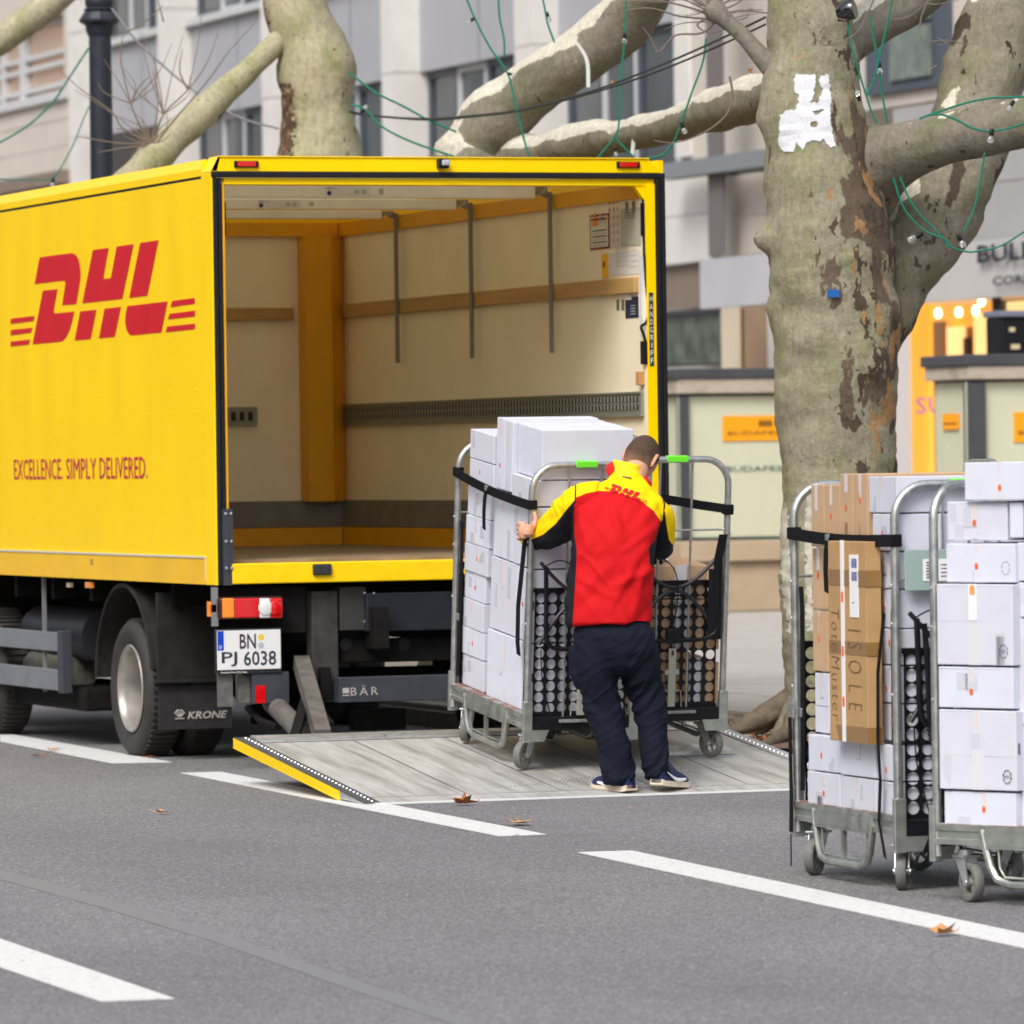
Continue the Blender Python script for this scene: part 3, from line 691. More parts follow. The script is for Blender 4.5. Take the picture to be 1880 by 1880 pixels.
limb(T1, 'limb', [(1560, 700, 60, 31.2), (1600, 600, 66, 31.3), (1640, 510, 76, 31.4), (1695, 425, 84, 31.5), (1745, 325, 84, 31.6), (1785, 220, 82, 31.7), (1830, 100, 80, 31.8), (1872, -10, 78, 31.9), (1910, -120, 74, 32), (1980, -420, 62, 32.2)], 31.3, 3, m=bark_mat('plane limb bark mottled', (.21, .19, .145), (.60, .56, .45), (.075, .055, .04), pale_top=.12, brown_amt=.575), n=48)
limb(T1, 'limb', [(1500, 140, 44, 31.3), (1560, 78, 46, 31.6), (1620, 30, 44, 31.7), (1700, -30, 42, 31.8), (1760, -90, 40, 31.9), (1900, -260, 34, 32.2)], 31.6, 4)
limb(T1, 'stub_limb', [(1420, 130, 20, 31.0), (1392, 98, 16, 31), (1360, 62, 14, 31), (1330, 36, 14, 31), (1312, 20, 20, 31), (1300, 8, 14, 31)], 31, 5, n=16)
tw = MB()
for pts in ([(1300, 20), (1260, 0), (1225, -20)], [(1310, 35), (1250, 30), (1190, 15), (1120, 25)], [(1320, 30), (1290, 60), (1240, 65), (1210, 95), (1195, 70), (1180, 50)], [(1315, 15), (1345, -5), (1370, -30)], [(1325, 25), (1370, 20), (1440, 28)], [(1318, 35), (1350, 20), (1400, 18)],
            [(1305, 30), (1280, 45), (1300, 60), (1330, 55)], [(1300, 12), (1250, -8), (1200, -12)], [(1310, 10), (1300, -20), (1310, -50)], [(1306, 26), (1215, 2), (1140, 4)], [(1310, 22), (1350, 8), (1395, -25)], [(1340, 140), (1345, 180), (1330, 215), (1290, 245), (1240, 262), (1200, 258)]):
    twig(tw, pts, 31, .007)
for i in range(26):
    x0, y0 = random.choice(((1305, 15), (1180, 5), (1250, -5), (1330, 40))); a = random.uniform(-.4, 3.6); l = random.uniform(40, 130); bend = random.uniform(-18, 18)
    twig(tw, [(x0, y0), (x0+math.cos(a)*l*.5+bend, y0-math.sin(a)*l*.35+bend*.4), (x0+math.cos(a)*l, y0-math.sin(a)*l*.6)], 31.3, .0045)
tw.build('twigs', twigm, T1)
tw = MB()
for pts in ([(1610, -15), (1595, 20), (1573, 60), (1540, 78), (1512, 83), (1494, 66), (1484, 50)], [(1708, -5), (1692, 30), (1690, 68), (1712, 76), (1740, 74), (1768, 80), (1795, 80)], [(1640, 36), (1670, 30), (1700, 5)], [(1700, 5), (1720, 8), (1760, 0)], [(1720, 120), (1708, 130), (1706, 142)], [(1722, 70), (1738, 80), (1722, 82)]):
    twig(tw, pts, 30.2, .005)
tw.build('twigs', twigm, T1)
bv1 = bvh_of(trunk1)
# torn paper patch and the peeled patch low down the trunk
whitepatch = mat('torn white paper', (.60, .61, .64), .7, var=.08, vs=20, bump=.002, bs=60)
PP = [(1460, 136), (1497, 137), (1496, 170), (1489, 186), (1502, 190), (1510, 168), (1503, 140), (1521, 136), (1526, 180), (1524, 205), (1528, 240), (1535, 268), (1524, 270), (1512, 257), (1500, 258), (1492, 258), (1480, 262), (1474, 277), (1463, 262), (1456, 278), (1440, 280), (1428, 262), (1432, 212), (1442, 205), (1462, 200), (1466, 172), (1456, 168)]
decal_grid(bv1, PP, 1.1, .006, rag=4, holes=[[(1492, 202), (1512, 200), (1504, 209), (1495, 211)], [(1489, 224), (1502, 224), (1500, 233), (1490, 234)]]).build('paper_patch', whitepatch, T1)
PP = [(1478, 905), (1500, 902), (1492, 960), (1506, 1020), (1490, 1080), (1498, 1150), (1482, 1160), (1478, 1050)]
decal_grid(bv1, PP, 1.4, .006, rag=10).build('peeled_patch', mat('peeled pale bark', (.43, .41, .34), .8, var=.15, vs=14), T1)
PP = [(1424, 940), (1444, 930), (1452, 1010), (1462, 1090), (1466, 1170), (1450, 1165), (1436, 1090), (1428, 1010)]
decal_grid(bv1, PP, 1.4, .006, rag=10).build('peeled_patch', mat('peeled pale bark', (.60, .58, .50), .8), T1)
q = decal(bv1, [(1519, 532), (1541, 532), (1541, 546), (1519, 546)], .008)
if q: MB().prism(q, -CW*.004).build('number_tag', mat('blue tree tag', (.01, .10, .38), .4), T1)
rt = MB()
for a in range(7):
    ang = a*2*PI/7+.3; pts = [(3.0+math.cos(ang)*r, -1.0+math.sin(ang)*r, z, rr) for r, z, rr in ((.06, .34, .07), (.30, .26, .065), (.46, .17, .045), (.62, .135, .03), (.85, .105, .012))]
    w_ = wood_tube(pts, 20+a, n=14, amp=.16, step=.03); rt.add(w_.v, w_.f)
rt.build('root_flare', mat('brown root bark', (.13, .10, .07), .9, var=.3, vs=8, bump=.01, bs=30), T1, smooth=True)
# tree two, left : trunk over the roof line
T2 = thing('plane_tree', 'plane tree with split brown bark edge, its trunk rising behind the truck roof', 'tree', (atd(590, 600, 40).x, atd(590, 600, 40).y, .12))
g = T2.location
p2 = PT([(510, -520, 48), (530, -140, 60), (538, 0, 62), (556, 60, 66), (572, 105, 76), (578, 150, 76), (580, 200, 72), (585, 250, 76), (592, 330, 84)], 40)
bb = p2[-1]; p2 += [(g.x, g.y, 2.2, .30), (g.x, g.y, .6, .33), (g.x, g.y, .05, .5)]
trunk2 = wood_tube(p2, 7, n=48, amp=.035, step=.05).build('trunk', barky, T2, smooth=True)
bv2 = bvh_of(trunk2)
PP = [(478, 2), (486, 2), (494, 40), (503, 90), (508, 150), (530, 152), (540, 170), (533, 190), (545, 215), (536, 240), (538, 285), (505, 285), (498, 160), (488, 80)]
decal_grid(bv2, PP, 2.2, .01, rag=12).build('bark_scar', mat('dark split bark', (.10, .055, .03), .9, var=.6, vs=14, bump=.02, bs=18, col2=(.32, .22, .14), mix_lo=.5, mix_hi=.6), T2)['kind'] = 'stuff'
limb(T2, 'limb', [(575, 10, 26, 40.1), (530, 55, 24, 40), (478, 108, 22, 39.8), (420, 162, 24, 39.6), (365, 214, 26, 39.4), (310, 262, 29, 39.2), (250, 325, 32, 39), (200, 380, 34, 38.9)], 39.5, 8, m=barky, n=24)
tw = MB()
random.seed(3)
for pts in ([(270, 262), (240, 190), (222, 110), (226, 60)], [(275, 262), (225, 235), (205, 205), (150, 165), (110, 130)], [(275, 265), (210, 262), (140, 250)], [(270, 268), (225, 272), (180, 280)], [(285, 258), (300, 210), (345, 165), (380, 115), (400, 60)], [(288, 262), (320, 220), (380, 150), (420, 95), (470, 40)],
            [(272, 262), (262, 235), (220, 215)], [(278, 258), (285, 230), (290, 180), (280, 130)], [(272, 265), (235, 240), (212, 236)], [(240, 190), (255, 160), (275, 140)], [(345, 165), (330, 130), (335, 90)], [(300, 40), (290, 0)], [(226, 60), (260, 45), (300, 10)]):
    twig(tw, pts, 38.6, .007)
for i in range(16):
    x0, y0 = random.choice(((275, 262), (240, 190), (345, 165), (300, 210))); a = random.uniform(.3, 2.9); l = random.uniform(60, 170); bend = random.uniform(-22, 22)
    twig(tw, [(x0, y0), (x0+math.cos(a)*l*.5+bend, y0-math.sin(a)*l*.5), (x0+math.cos(a)*l, y0-math.sin(a)*l)], 38.4, .0045)
for i in range(14):
    a = random.uniform(PI*.75, PI*1.9); l = random.uniform(20, 60); twig(tw, [(275, 262), (275+math.cos(a)*l*.5, 262+math.sin(a)*l*.5+random.uniform(-6, 6)), (275+math.cos(a)*l, 262+math.sin(a)*l)], 38.6, .006)
tw.build('twigs', twigm, T2)
# tree three, forking just above the truck roof
T3 = thing('plane_tree', 'plane tree forking behind the truck roof into two thick pale topped limbs', 'tree', (atd(875, 700, 36.8).x, atd(875, 700, 36.8).y, .12)); g = T3.location
p3 = PT([(1390, -340, 38, 35.2), (1230, -90, 46, 35.6), (1195, -35, 49, 35.8), (1152, 28, 51, 36), (1075, 98, 52, 36.2), (1010, 138, 52, 36.4), (960, 176, 54, 36.6), (915, 215, 62, 36.7), (885, 262, 66, 36.8), (870, 330, 74, 36.8)], 36)
p3 += [(g.x, g.y, 2.3, .28), (g.x, g.y, .6, .30), (g.x, g.y, .05, .5)]
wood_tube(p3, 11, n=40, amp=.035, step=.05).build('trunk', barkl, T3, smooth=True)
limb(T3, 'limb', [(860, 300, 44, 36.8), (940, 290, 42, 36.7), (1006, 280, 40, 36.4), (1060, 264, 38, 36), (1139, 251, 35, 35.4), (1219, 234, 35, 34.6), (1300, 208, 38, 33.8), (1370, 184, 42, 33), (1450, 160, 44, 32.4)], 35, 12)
# tree four, only a limb in view
T4 = thing('plane_tree', 'plane tree beyond the left edge, only one thick limb crossing the top left corner', 'tree', (atd(-190, 700, 47).x, atd(-190, 700, 47).y, .12)); g = T4.location
wood_tube([(g.x, g.y, 7, .25), (g.x, g.y, 4, .28), (g.x, g.y, 1, .32), (g.x, g.y, .05, .5)], 13, n=24, step=.12).build('trunk', barky, T4, smooth=True)
p4 = [(g.x, g.y, 3.9, .18)]+PT([(-60, 118, 28), (0, 75, 28), (60, 32, 28), (115, -12, 27), (180, -70, 26)], 46)
wood_tube(p4, 14, n=24, amp=.03, step=.08).build('limb', barky, T4, smooth=True)
# lamp post
LD = 43.7; lp0 = atd(187, 300, LD)
LP = thing('lamp_post', 'black cast iron lamp post with moulded collar rising behind the front of the truck', 'street lamp', (lp0.x, lp0.y, .12))
pxm = LD/CF
def lz(y): return atd(187, y, LD).z
MB().lathe((lp0.x, lp0.y, 0), (0, 0, 1), [(.16, .12), (.16, .5), (.13, .6), (.105, .8), (21*pxm, 1.2), (21.5*pxm, lz(330)), (20.5*pxm, lz(65)), (20.5*pxm, lz(60))], 32).build('shaft', lampiron, LP, smooth=True)
MB().lathe((lp0.x, lp0.y, 0), (0, 0, 1), [(21*pxm, lz(68)), (24*pxm, lz(62)), (26*pxm, lz(52)), (27*pxm, lz(47)), (38*pxm, lz(40)), (38*pxm, lz(36)), (30*pxm, lz(24)), (27*pxm, lz(21)), (30*pxm, lz(18)), (24*pxm, lz(14)), (26*pxm, lz(10)), (27*pxm, lz(2)), (24*pxm, lz(-8)), (12*pxm, lz(-15)), (9*pxm, lz(-60)), (9*pxm, 8)], 12).build('collar', lampiron, LP)
MB().lathe((lp0.x, lp0.y, 0), (0, 0, 1), [(.05, 8), (.18, 8.05), (.24, 8.4), (.22, 8.45), (.05, 8.6), (0, 8.7)], 16).build('lantern', lampiron, LP)

# ------------------------------------------------------------------ cables and bulbs
def bulb(t, x, y, D, ang=PI/2, s=1.0):
    p = atd(x, y, D); d = (CR*math.cos(ang)-CU*math.sin(ang)).normalized(); q = D/CF*s*.8
    k = MB().lathe(p, d, [(2.5*q, 0), (3.8*q, 3*q), (4.5*q, 11*q), (4.0*q, 13*q)], 12).build('lamp_socket', blackpl, t, smooth=True)
    MB().lathe(p+d*13*q, d, [(3.0*q, 0), (5.3*q, 4*q), (6.0*q, 8*q), (4.6*q, 12*q), (1.5*q, 14*q), (0, 14.2*q)], 12).build('bulb', bulbm, t, smooth=True)
def cable(pts, D, m=cablem, r=2.0, bulbs=(), label='', ends=None, cat='light string'):
    D2 = D if isinstance(D, (list, tuple)) else [D]*len(pts)
    Q = smooth_path([tuple(atd(x, y, d)) for (x, y), d in zip(pts, D2)], 6)
    l = Vector(Q[0]); t = thing('light_string' if cat == 'light string' else 'overhead_cable', label, cat, l, group='cables strung between the trees')
    dm = sum(D2)/len(D2); MB().tube([q[:3] for q in Q], r*dm/CF, 6).build('cable', m, t, smooth=True)
    for bq in bulbs: bulb(t, bq[0], bq[1], dm, *(bq[2:] if len(bq) > 2 else ()))
cable([(848, -25), (870, 30), (900, 88), (932, 135), (946, 190), (958, 240), (972, 292)], 34.5, bulbs=((872, 33, 2.6, .9), (931, 134, .3, .8)), label='green light string hanging across the fork limb, left of the others')
cable([(914, -25), (917, 30), (925, 70), (926, 105)], 35.5, label='short green cable hanging at the top left of the fork limb')
cable([(992, -25), (1000, 15), (1006, 45), (1018, 78)], 35.0, bulbs=((1004, 22, 1.3, .9),), label='green light string with one dark socket ending on top of the fork limb')
cable([(1149, -25), (1149, 20), (1146, 80), (1142, 120), (1138, 170), (1136, 230), (1126, 255), (1095, 292)], 34.2, bulbs=((1147, 60, 1.6, 1.0), (1130, 270, 1.5, .8)), label='green light string hanging in front of both limbs with a white bulb')
cable([(1126, 250), (1150, 275), (1175, 300)], 34.2, label='short green cable slanting down from the lower limb to the truck roof')
cable([(640, 133), (690, 170), (740, 195), (790, 222), (838, 242)], 36.5, label='upper green cable running from the split bark tree to the fork')
cable([(645, 192), (672, 202), (705, 235), (760, 262), (835, 288)], 36.2, bulbs=((662, 208, -.9, .9),), label='lower green light string leaving the split bark tree with a bulb at its trunk')
cable([(640, 205), (700, 214), (780, 218), (860, 213), (940, 204), (1010, 188), (1100, 163), (1200, 125), (1300, 82), (1405, 32)], [37, 37, 36.5, 35.5, 34.6, 34, 33.4, 32.8, 32, 31.2], cablek, 2.2, label='black double cable sagging from the split bark tree to the big tree', cat='cable')
cable([(650, 209), (780, 220), (860, 215), (940, 206), (1010, 191), (1100, 167), (1200, 134), (1300, 93), (1405, 45)], [37, 36.6, 35.6, 34.7, 34.1, 33.5, 32.9, 32.1, 31.3], cablek, 2.0, label='second black cable just under the first between the trees', cat='cable')
cable([(1296, 70), (1290, 115), (1270, 170), (1252, 222), (1236, 262), (1215, 285), (1180, 292)], 33.2, bulbs=((1250, 224, 1.2, 1.1),), label='green light string crossing the lower limb left of the big tree with a clear bulb')
cable([(1553, -5), (1556, 35), (1562, 80), (1575, 125), (1590, 175), (1600, 205), (1610, 228)], 30.3, bulbs=((1578, 186, -1.8, 1.0),), label='green cable dropping from the black floodlight to the limb joint')
cable([(1597, 28), (1604, 70), (1613, 120), (1621, 180), (1629, 226)], 30.2, bulbs=((1613, 112, 1.45, 1.2),), label='green light string with clear bulb right of the big trunk')
cable([(1642, -25), (1632, 30), (1617, 95), (1604, 148), (1591, 176)], 30.1, label='green cable slanting down to the left of the clear bulb')
cable([(1688, 218), (1712, 210), (1735, 212), (1760, 222), (1785, 235), (1815, 241), (1850, 236), (1895, 222)], 29.7, bulbs=((1822, 236, 1.75, 1.3),), label='green light string looped over the right limb with hanging bulb')
cable([(1700, 213), (1770, 190), (1820, 180), (1850, 179), (1895, 177)], 29.72, bulbs=((1862, 184, 2.1, 1.1),), label='green light string lying along the top of the right limb')
cable([(1640, 326), (1655, 372), (1672, 400), (1700, 425), (1736, 440), (1738, 455)], 30.2, label='green cable loop hanging below the right limb, inner one')
cable([(1652, 324), (1668, 362), (1690, 395), (1720, 425), (1745, 452), (1775, 462), (1800, 460), (1840, 450), (1895, 415)], 30.25, label='long green cable loop hanging below the right limb and running off right')
cable([(1808, 280), (1800, 330), (1788, 385), (1770, 425)], 30.4, bulbs=((1758, 430, 1.1, 1.3), (1695, 428, 2.65, 1.5)), label='green light string with two bulbs hanging under the right limb')
cable([(163, 88), (130, 138), (95, 190), (45, 235), (-20, 272)], 43, r=1.8, label='dark green cable from the lamp post down to the left edge')
cable([(164, 195), (152, 222), (130, 275), (98, 325), (60, 330), (-20, 328)], 43, r=1.2, bulbs=((98, 326, 1.7, .9),), label='thin green light string between lamp post and cream wall')
cable([(205, 15), (240, 62), (268, 92), (340, 155), (400, 195), (450, 220), (512, 236)], 41, cableg, 2.0, label='grey cable from the lamp post collar to the split bark tree', cat='cable')
fl = atd(1565, 20, 30.3)
F = thing('floodlight', 'small black floodlight strapped to the top of the big tree trunk', 'floodlight', fl)
MB().lathe(fl+CR*-.03, (.7, -.6, .2), [(.03, -.05), (.05, -.02), (.055, .03), (.05, .045), (0, .045)], 20).build('housing', mat('glossy black', (.01, .01, .012), .15, coat=1), F, smooth=True)
MB().box(fl+Vector((-.05, .02, -.05)), fl+Vector((.0, .08, .05)), bev=.006).build('bracket', blackpl, F)
tape_b = mat('pale cable tie', (.55, .57, .55), .5)
for (pts, D, lb) in (([(1055, 74), (1072, 98), (1079, 120), (1080, 160)], 35.75, 'pale strap wrapped round the thick upper limb'), ([(1163, 218), (1165, 240), (1160, 285)], 34.9, 'pale strap wrapped round the lower limb')):
    o = MB().ribbon([tuple(q) for q in smooth_path([tuple(atd(x, y, D)) for x, y in pts], 5)], .022, .004, CR); o = o.build('tie_strap', tape_b, org=atd(*pts[0], D)); tag(o, lb, 'strap')
o = leaf_mesh(.035, .9, 77).build('dead_leaf', leafm2); o.location = atd(1375, 133, 33.2); o.rotation_euler = (1.2, .3, .5); tag(o, 'orange dead leaf caught on the limb beside the big tree', 'leaf')
o = leaf_mesh(.022, .4, 78).build('dead_leaf', leafm2); o.location = atd(1122, 150, 34.5); o.rotation_euler = (1.4, 0, .5); tag(o, 'small orange leaf caught under the thick upper limb', 'leaf')

# ------------------------------------------------------------------ delivery truck
TR = thing('delivery_truck', 'yellow parcel box truck with open rear and lowered tail lift', 'truck', (1.27, 2.6, 0))
ZB, ZR, WT, LEN = .97, 3.213, 2.55, 5.35
MB().box((0, .16, 1.115), (.03, LEN, 3.106)).build('side_panel', yellow, TR)
MB().box((-.006, .175, ZB+.002), (.03, LEN, 1.108)).build('lower_rail', mat('yellow lower rail', (.86, .50, .01), .42, var=.05, vs=1.5, coat=.2), TR)
# reflective strip above the rail, interrupted pieces
st = MB(); y = .19
while y < 4.6:
    st.box((-.010, y, 1.110), (0, y+.27, 1.121)); y += .275
st.build('reflective_strip', mat('silver strip', (.62, .58, .48), .4), TR)
MB().box((-.010, .176, ZB+.02), (-.004, .182, 1.11)).build('rail_end_trim', mat('silver strip', (.62, .58, .48), .4), TR)
MB().box((0, .175, 3.121), (.03, LEN, ZR-.055)).build('roof_rail', yellow, TR)
MB().prism([(0, .175, ZR-.055), (.03, .175, ZR-.055), (.03, .175, ZR-.004), (.016, .175, ZR-.004)], (0, LEN-.175, 0)).build('roof_rail_edge', yellow, TR)
MB().box((.004, .18, 3.104), (.028, LEN, 3.124)).build('gap', mat('black gap', (.01, .01, .01), .8), TR)
MB().box((-.004, 0, ZB), (.03, .172, 3.135), bev=.003).build('corner_post', yellow, TR)
MB().prism([(-.004, 0, 3.137), (.03, 0, 3.137), (.05, 0, ZR-.003), (.037, 0, ZR-.003)], (0, .172, 0)).build('corner_cap', yellow, TR)
roofm = bpy.data.materials.new('translucent roof sheet'); roofm.use_nodes = True
_nt = roofm.node_tree; _tr = _nt.nodes.new('ShaderNodeBsdfTranslucent'); _tr.inputs[0].default_value = (.85, .74, .46, 1); _mx = _nt.nodes.new('ShaderNodeMixShader'); _mx.inputs[0].default_value = .25
_nt.nodes['Principled BSDF'].inputs['Base Color'].default_value = (.8, .78, .7, 1); _nt.links.new(_nt.nodes['Principled BSDF'].outputs[0], _mx.inputs[1]); _nt.links.new(_tr.outputs[0], _mx.inputs[2]); _nt.links.new(_mx.outputs[0], _nt.nodes['Material Output'].inputs[0])
MB().poly([(.03, .16, ZR-.03), (WT-.03, .16, ZR-.03), (WT-.03, LEN, ZR-.03), (.03, LEN, ZR-.03)]).build('roof', roofm, TR)
MB().box((.05, .145, ZR-.03), (WT-.05, .165, ZR-.008)).build('roof_edge', yellow, TR)
MB().box((WT-.03, .02, ZB), (WT, LEN, ZR-.006)).build('side_panel', yellow, TR)
MB().box((.03, LEN-.03, ZB), (WT-.03, LEN, ZR-.03)).build('front_wall', yellow, TR)
# rivets
rv = MB()
for z in (1.998, 1.88):
    for i in range(9): rv.lathe((-.001, .33+i*.455, z), (-1, 0, 0), [(.006, 0), (.006, .003), (.003, .005), (0, .005)], 8)
for y, z in ((.30, 3.03), (1.6, 3.03), (3.0, 3.03), (.30, 2.42), (1.9, 2.26), (3.3, 2.27), (.22, 1.4), (.22, 1.25), (.22, 2.9)): rv.lathe((-.001, y, z), (-1, 0, 0), [(.006, 0), (.006, .003), (0, .005)], 8)
rivo = rv.build('rivets', yellow, TR); rivo['kind'] = 'stuff'
MB().box((-.0015, 2.31, 1.05), (-.006-.0012, 2.36, 1.085)).build('small_mark', mat('faint mark', (.35, .24, .05), .6), TR)
# logo, crop pixels -> side plane
def LG(pts, X=-.0025, s=420/1880, ox=0, oy=250): return [atx(ox+x*s, oy+y*s, X) for x, y in pts]
lgp = [[(328, 996), (590, 960), (620, 972), (642, 1002), (656, 1050), (662, 1105), (662, 1170), (652, 1240), (628, 1379), (514, 1389), (541, 1208), (537, 1193), (522, 1186), (287, 1215)],
 [(355, 1270), (474, 1256), (444, 1430), (445, 1447), (455, 1457), (612, 1441), (594, 1530), (570, 1605), (545, 1652), (518, 1682), (500, 1688), (270, 1711)],
 [(766, 936), (895, 917), (850, 1172), (913, 1167), (962, 907), (1100, 887), (1007, 1336), (679, 1373)],
 [(662, 1440), (794, 1426), (747, 1667), (616, 1679)], [(862, 1418), (996, 1403), (944, 1648), (815, 1662)],
 [(1155, 877), (1304, 855), (1213, 1310), (1064, 1329)],
 [(1050, 1396), (1379, 1358), (1328, 1612), (1085, 1637), (1062, 1628), (1042, 1590), (1031, 1530), (1034, 1470)],
 [(90, 1500), (286, 1478), (275, 1519), (90, 1542)], [(90, 1593), (268, 1574), (257, 1615), (90, 1636)], [(90, 1689), (249, 1671), (238, 1712), (90, 1728)],
 [(1418, 1354), (1601, 1330), (1601, 1377), (1406, 1403)], [(1397, 1460), (1603, 1434), (1603, 1480), (1384, 1505)], [(1377, 1565), (1604, 1540), (1604, 1585), (1363, 1611)]]
for P_ in lgp: MB().prism(LG(P_, 0), (-.0025, 0, 0)).build('logo_shape', red_print, TR)
a = atx(26, 879, -.002); c = atx(272, 878.5, -.002)
for wd_, p0_, p1_ in (('EXCELLENCE.', 26, 115), ('SIMPLY', 122, 177), ('DELIVERED.', 183, 271)):
    a = atx(p0_, 879, -.002); c = atx(p1_, 879, -.002); a.z = c.z = 1.533
    text_mb(wd_, a, (c-a), (0, 0, 1), 1, width=(c-a).length, height=.118, ext=.001).build('slogan_word', mat('dull red print', (.50, .012, .06), .45), TR)
# rear frame
MB().prism([(.002, 0, 3.139), (.037, 0, ZR), (WT-.09, 0, ZR), (WT-.02, 0, 3.139)], (0, .14, 0)).build('header', yellow, TR)
MB().box((.037, -.008, ZR-.001), (WT-.09, .16, ZR+.005), bev=.002).build('header_lip', yellow, TR)
MB().box((-.002, -.012, 3.106), (WT+.0, .02, 3.137), bev=.006).build('top_seal', blackrub, TR)
MB().box((.006, -.014, .97), (.030, .02, 3.104), bev=.004).build('side_seal', blackrub, TR); MB().box((.034, -.008, .97), (.052, .02, 3.104), bev=.004).build('side_seal', blackrub, TR)
MB().box((WT-.055, -.012, .97), (WT-.028, .02, 3.104), bev=.004).build('side_seal', blackrub, TR); MB().box((WT-.024, -.01, .97), (WT, .02, 3.104), bev=.004).build('side_seal', blackrub, TR)
for x in (.058, WT-.108):
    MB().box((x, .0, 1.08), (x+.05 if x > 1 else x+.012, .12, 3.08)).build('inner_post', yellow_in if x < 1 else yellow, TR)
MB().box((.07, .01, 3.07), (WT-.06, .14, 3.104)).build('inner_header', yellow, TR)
MB().prism([(WT-.17, .015, 3.07), (WT-.11, .015, 3.07), (WT-.11, .015, 2.99)], (0, .05, 0)).build('corner_gusset', yellow, TR)
for x in (.056, WT-.125):
    MB().box((x, .03, 2.80), (x+.032, .05, 2.98), bev=.004).build('hinge_block', blackpl, TR)
hp = MB(); hp.box((.028, -.03, .97), (.06, -.013, 1.37)); hp.box((.060, -.026, .97), (.084, -.011, 1.37)); hpo = hp.build('hinge_plate', darkgrey, TR)
for z in (1.06, 1.2, 1.345):
    for x in (.043, .072): MB().lathe((x, -.03, z), (0, -1, 0), [(.009, 0), (.008, .005), (0, .006)], 8).build('bolt', boltm, hpo)
# sill
MB().box((.075, -.03, .975), (WT-.06, .10, 1.082), bev=.006).build('sill', yellow_dirty, TR)
a = aty(574, 1056, -.035); c = aty(608, 1035, -.035)
MB().box((a.x, -.05, a.z), (c.x, -.028, c.z), bev=.008).build('sill_latch', mat('scuffed black', (.03, .03, .03), .6, var=.5, vs=40), TR)
for (x0, x1) in ((430, 474), (1132, 1174)):
    a = aty(x0, 307.5 if x0 < 900 else 308.5, -.004); c = aty(x1, 295.5 if x0 < 900 else 297, -.004)
    ml = MB().box((a.x, -.012, a.z), (c.x, 0, c.z), bev=.002).build('marker_lamp', blackpl, TR)
    MB().box((a.x+.015, -.02, a.z+.004), (c.x-.015, -.010, c.z-.004), bev=.004).build('lens', lampred, ml)
a = aty(803, 309, -.02); c = aty(822, 292, -.02)
cb = MB().box((a.x, -.05, a.z), (c.x, 0, c.z), bev=.006).build('rear_camera', blackpl, TR); MB().box((a.x+.012, -.075, a.z+.012), (c.x-.004, -.05, c.z-.006), bev=.008).build('lens_housing', mat('grey camera shell', (.4, .41, .45), .4), cb)
# text on the right post
hb = aty(1203, 610, -.001); MB().box((WT-.10, -.0025, aty(1203, 672, 0).z), (WT-.076, -.0005, aty(1199, 537, 0).z)).build('sticker', mat('navy sticker', (.01, .02, .06), .5), TR)
zt1, zb1 = aty(1199, 541, 0).z, aty(1203, 669, 0).z
for i, ch in enumerate('HANDGRIFF'):
    hh = (zt1-zb1)/9; text_mb(ch, (WT-.088, -.0035, zt1-hh*(i+.88)), (1, 0, 0), (0, 0, 1), 1, width=.015 if ch != 'I' else .004, height=hh*.72, center=True, ext=.0003).build('lettering', labelw, TR)
# interior
MB().box((.06, .1, 1.06), (2.45, 5.2, 1.10)).build('cargo_floor', floorw, TR)
MB().box((2.44, .02, 1.10), (2.475, 5.2, 3.09)).build('wall_lining', wallpan, TR)
MB().box((.045, .02, 1.10), (.065, 5.2, 3.09)).build('wall_lining', wallpan, TR)
MB().box((.06, 5.17, 1.10), (2.44, 5.2, 3.09)).build('wall_lining', wallpan, TR)
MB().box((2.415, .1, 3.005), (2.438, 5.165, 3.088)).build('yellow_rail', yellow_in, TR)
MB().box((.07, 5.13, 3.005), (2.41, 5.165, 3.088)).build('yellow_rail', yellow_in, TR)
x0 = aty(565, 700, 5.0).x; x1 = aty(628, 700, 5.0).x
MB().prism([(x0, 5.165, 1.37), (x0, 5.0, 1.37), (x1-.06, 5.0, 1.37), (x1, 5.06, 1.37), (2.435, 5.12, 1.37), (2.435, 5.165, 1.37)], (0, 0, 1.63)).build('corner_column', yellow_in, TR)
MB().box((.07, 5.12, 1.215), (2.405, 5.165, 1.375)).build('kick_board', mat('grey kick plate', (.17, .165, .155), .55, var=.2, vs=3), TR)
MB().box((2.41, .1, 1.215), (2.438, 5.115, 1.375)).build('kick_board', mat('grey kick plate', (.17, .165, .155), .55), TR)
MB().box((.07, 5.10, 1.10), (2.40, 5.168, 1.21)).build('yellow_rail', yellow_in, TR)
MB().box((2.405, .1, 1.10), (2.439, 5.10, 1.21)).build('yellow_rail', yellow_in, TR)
y = .12; k = 0
for y2 in (.9, 1.34, 2.2, 2.64, 3.0, 3.98, 4.6, 5.12):
    MB().box((2.408, y+.002, 2.50), (2.439, y2-.002, 2.583), bev=.002).build('wood_batten', wood, TR); y = y2
a = aty(405, 588, 5.13); c = aty(540, 565, 5.13)
MB().box((.3, 5.13, a.z), (c.x, 5.169, c.z), bev=.003).build('wood_batten', wood, TR)
railm = mat('lashing rail', (.27, .28, .24), .5, .5, var=.15, vs=8)
lr = MB(); lr.box((2.42, .06, 1.832), (2.4385, 5.14, 1.965)); lr.box((2.412, .06, 1.955), (2.42, 5.14, 1.965)); lr.box((2.412, .06, 1.832), (2.42, 5.14, 1.842))
lro = lr.build('lashing_rail', railm, TR)
sl = MB(); sl2 = MB()
for z in (1.868, 1.912):
    y = .1
    while y < 5.1:
        sl.box((2.4165, y, z), (2.4195, y+.022, z+.03)); sl2.box((2.414, y+.023, z), (2.4195, y+.036, z+.03)); y += .052
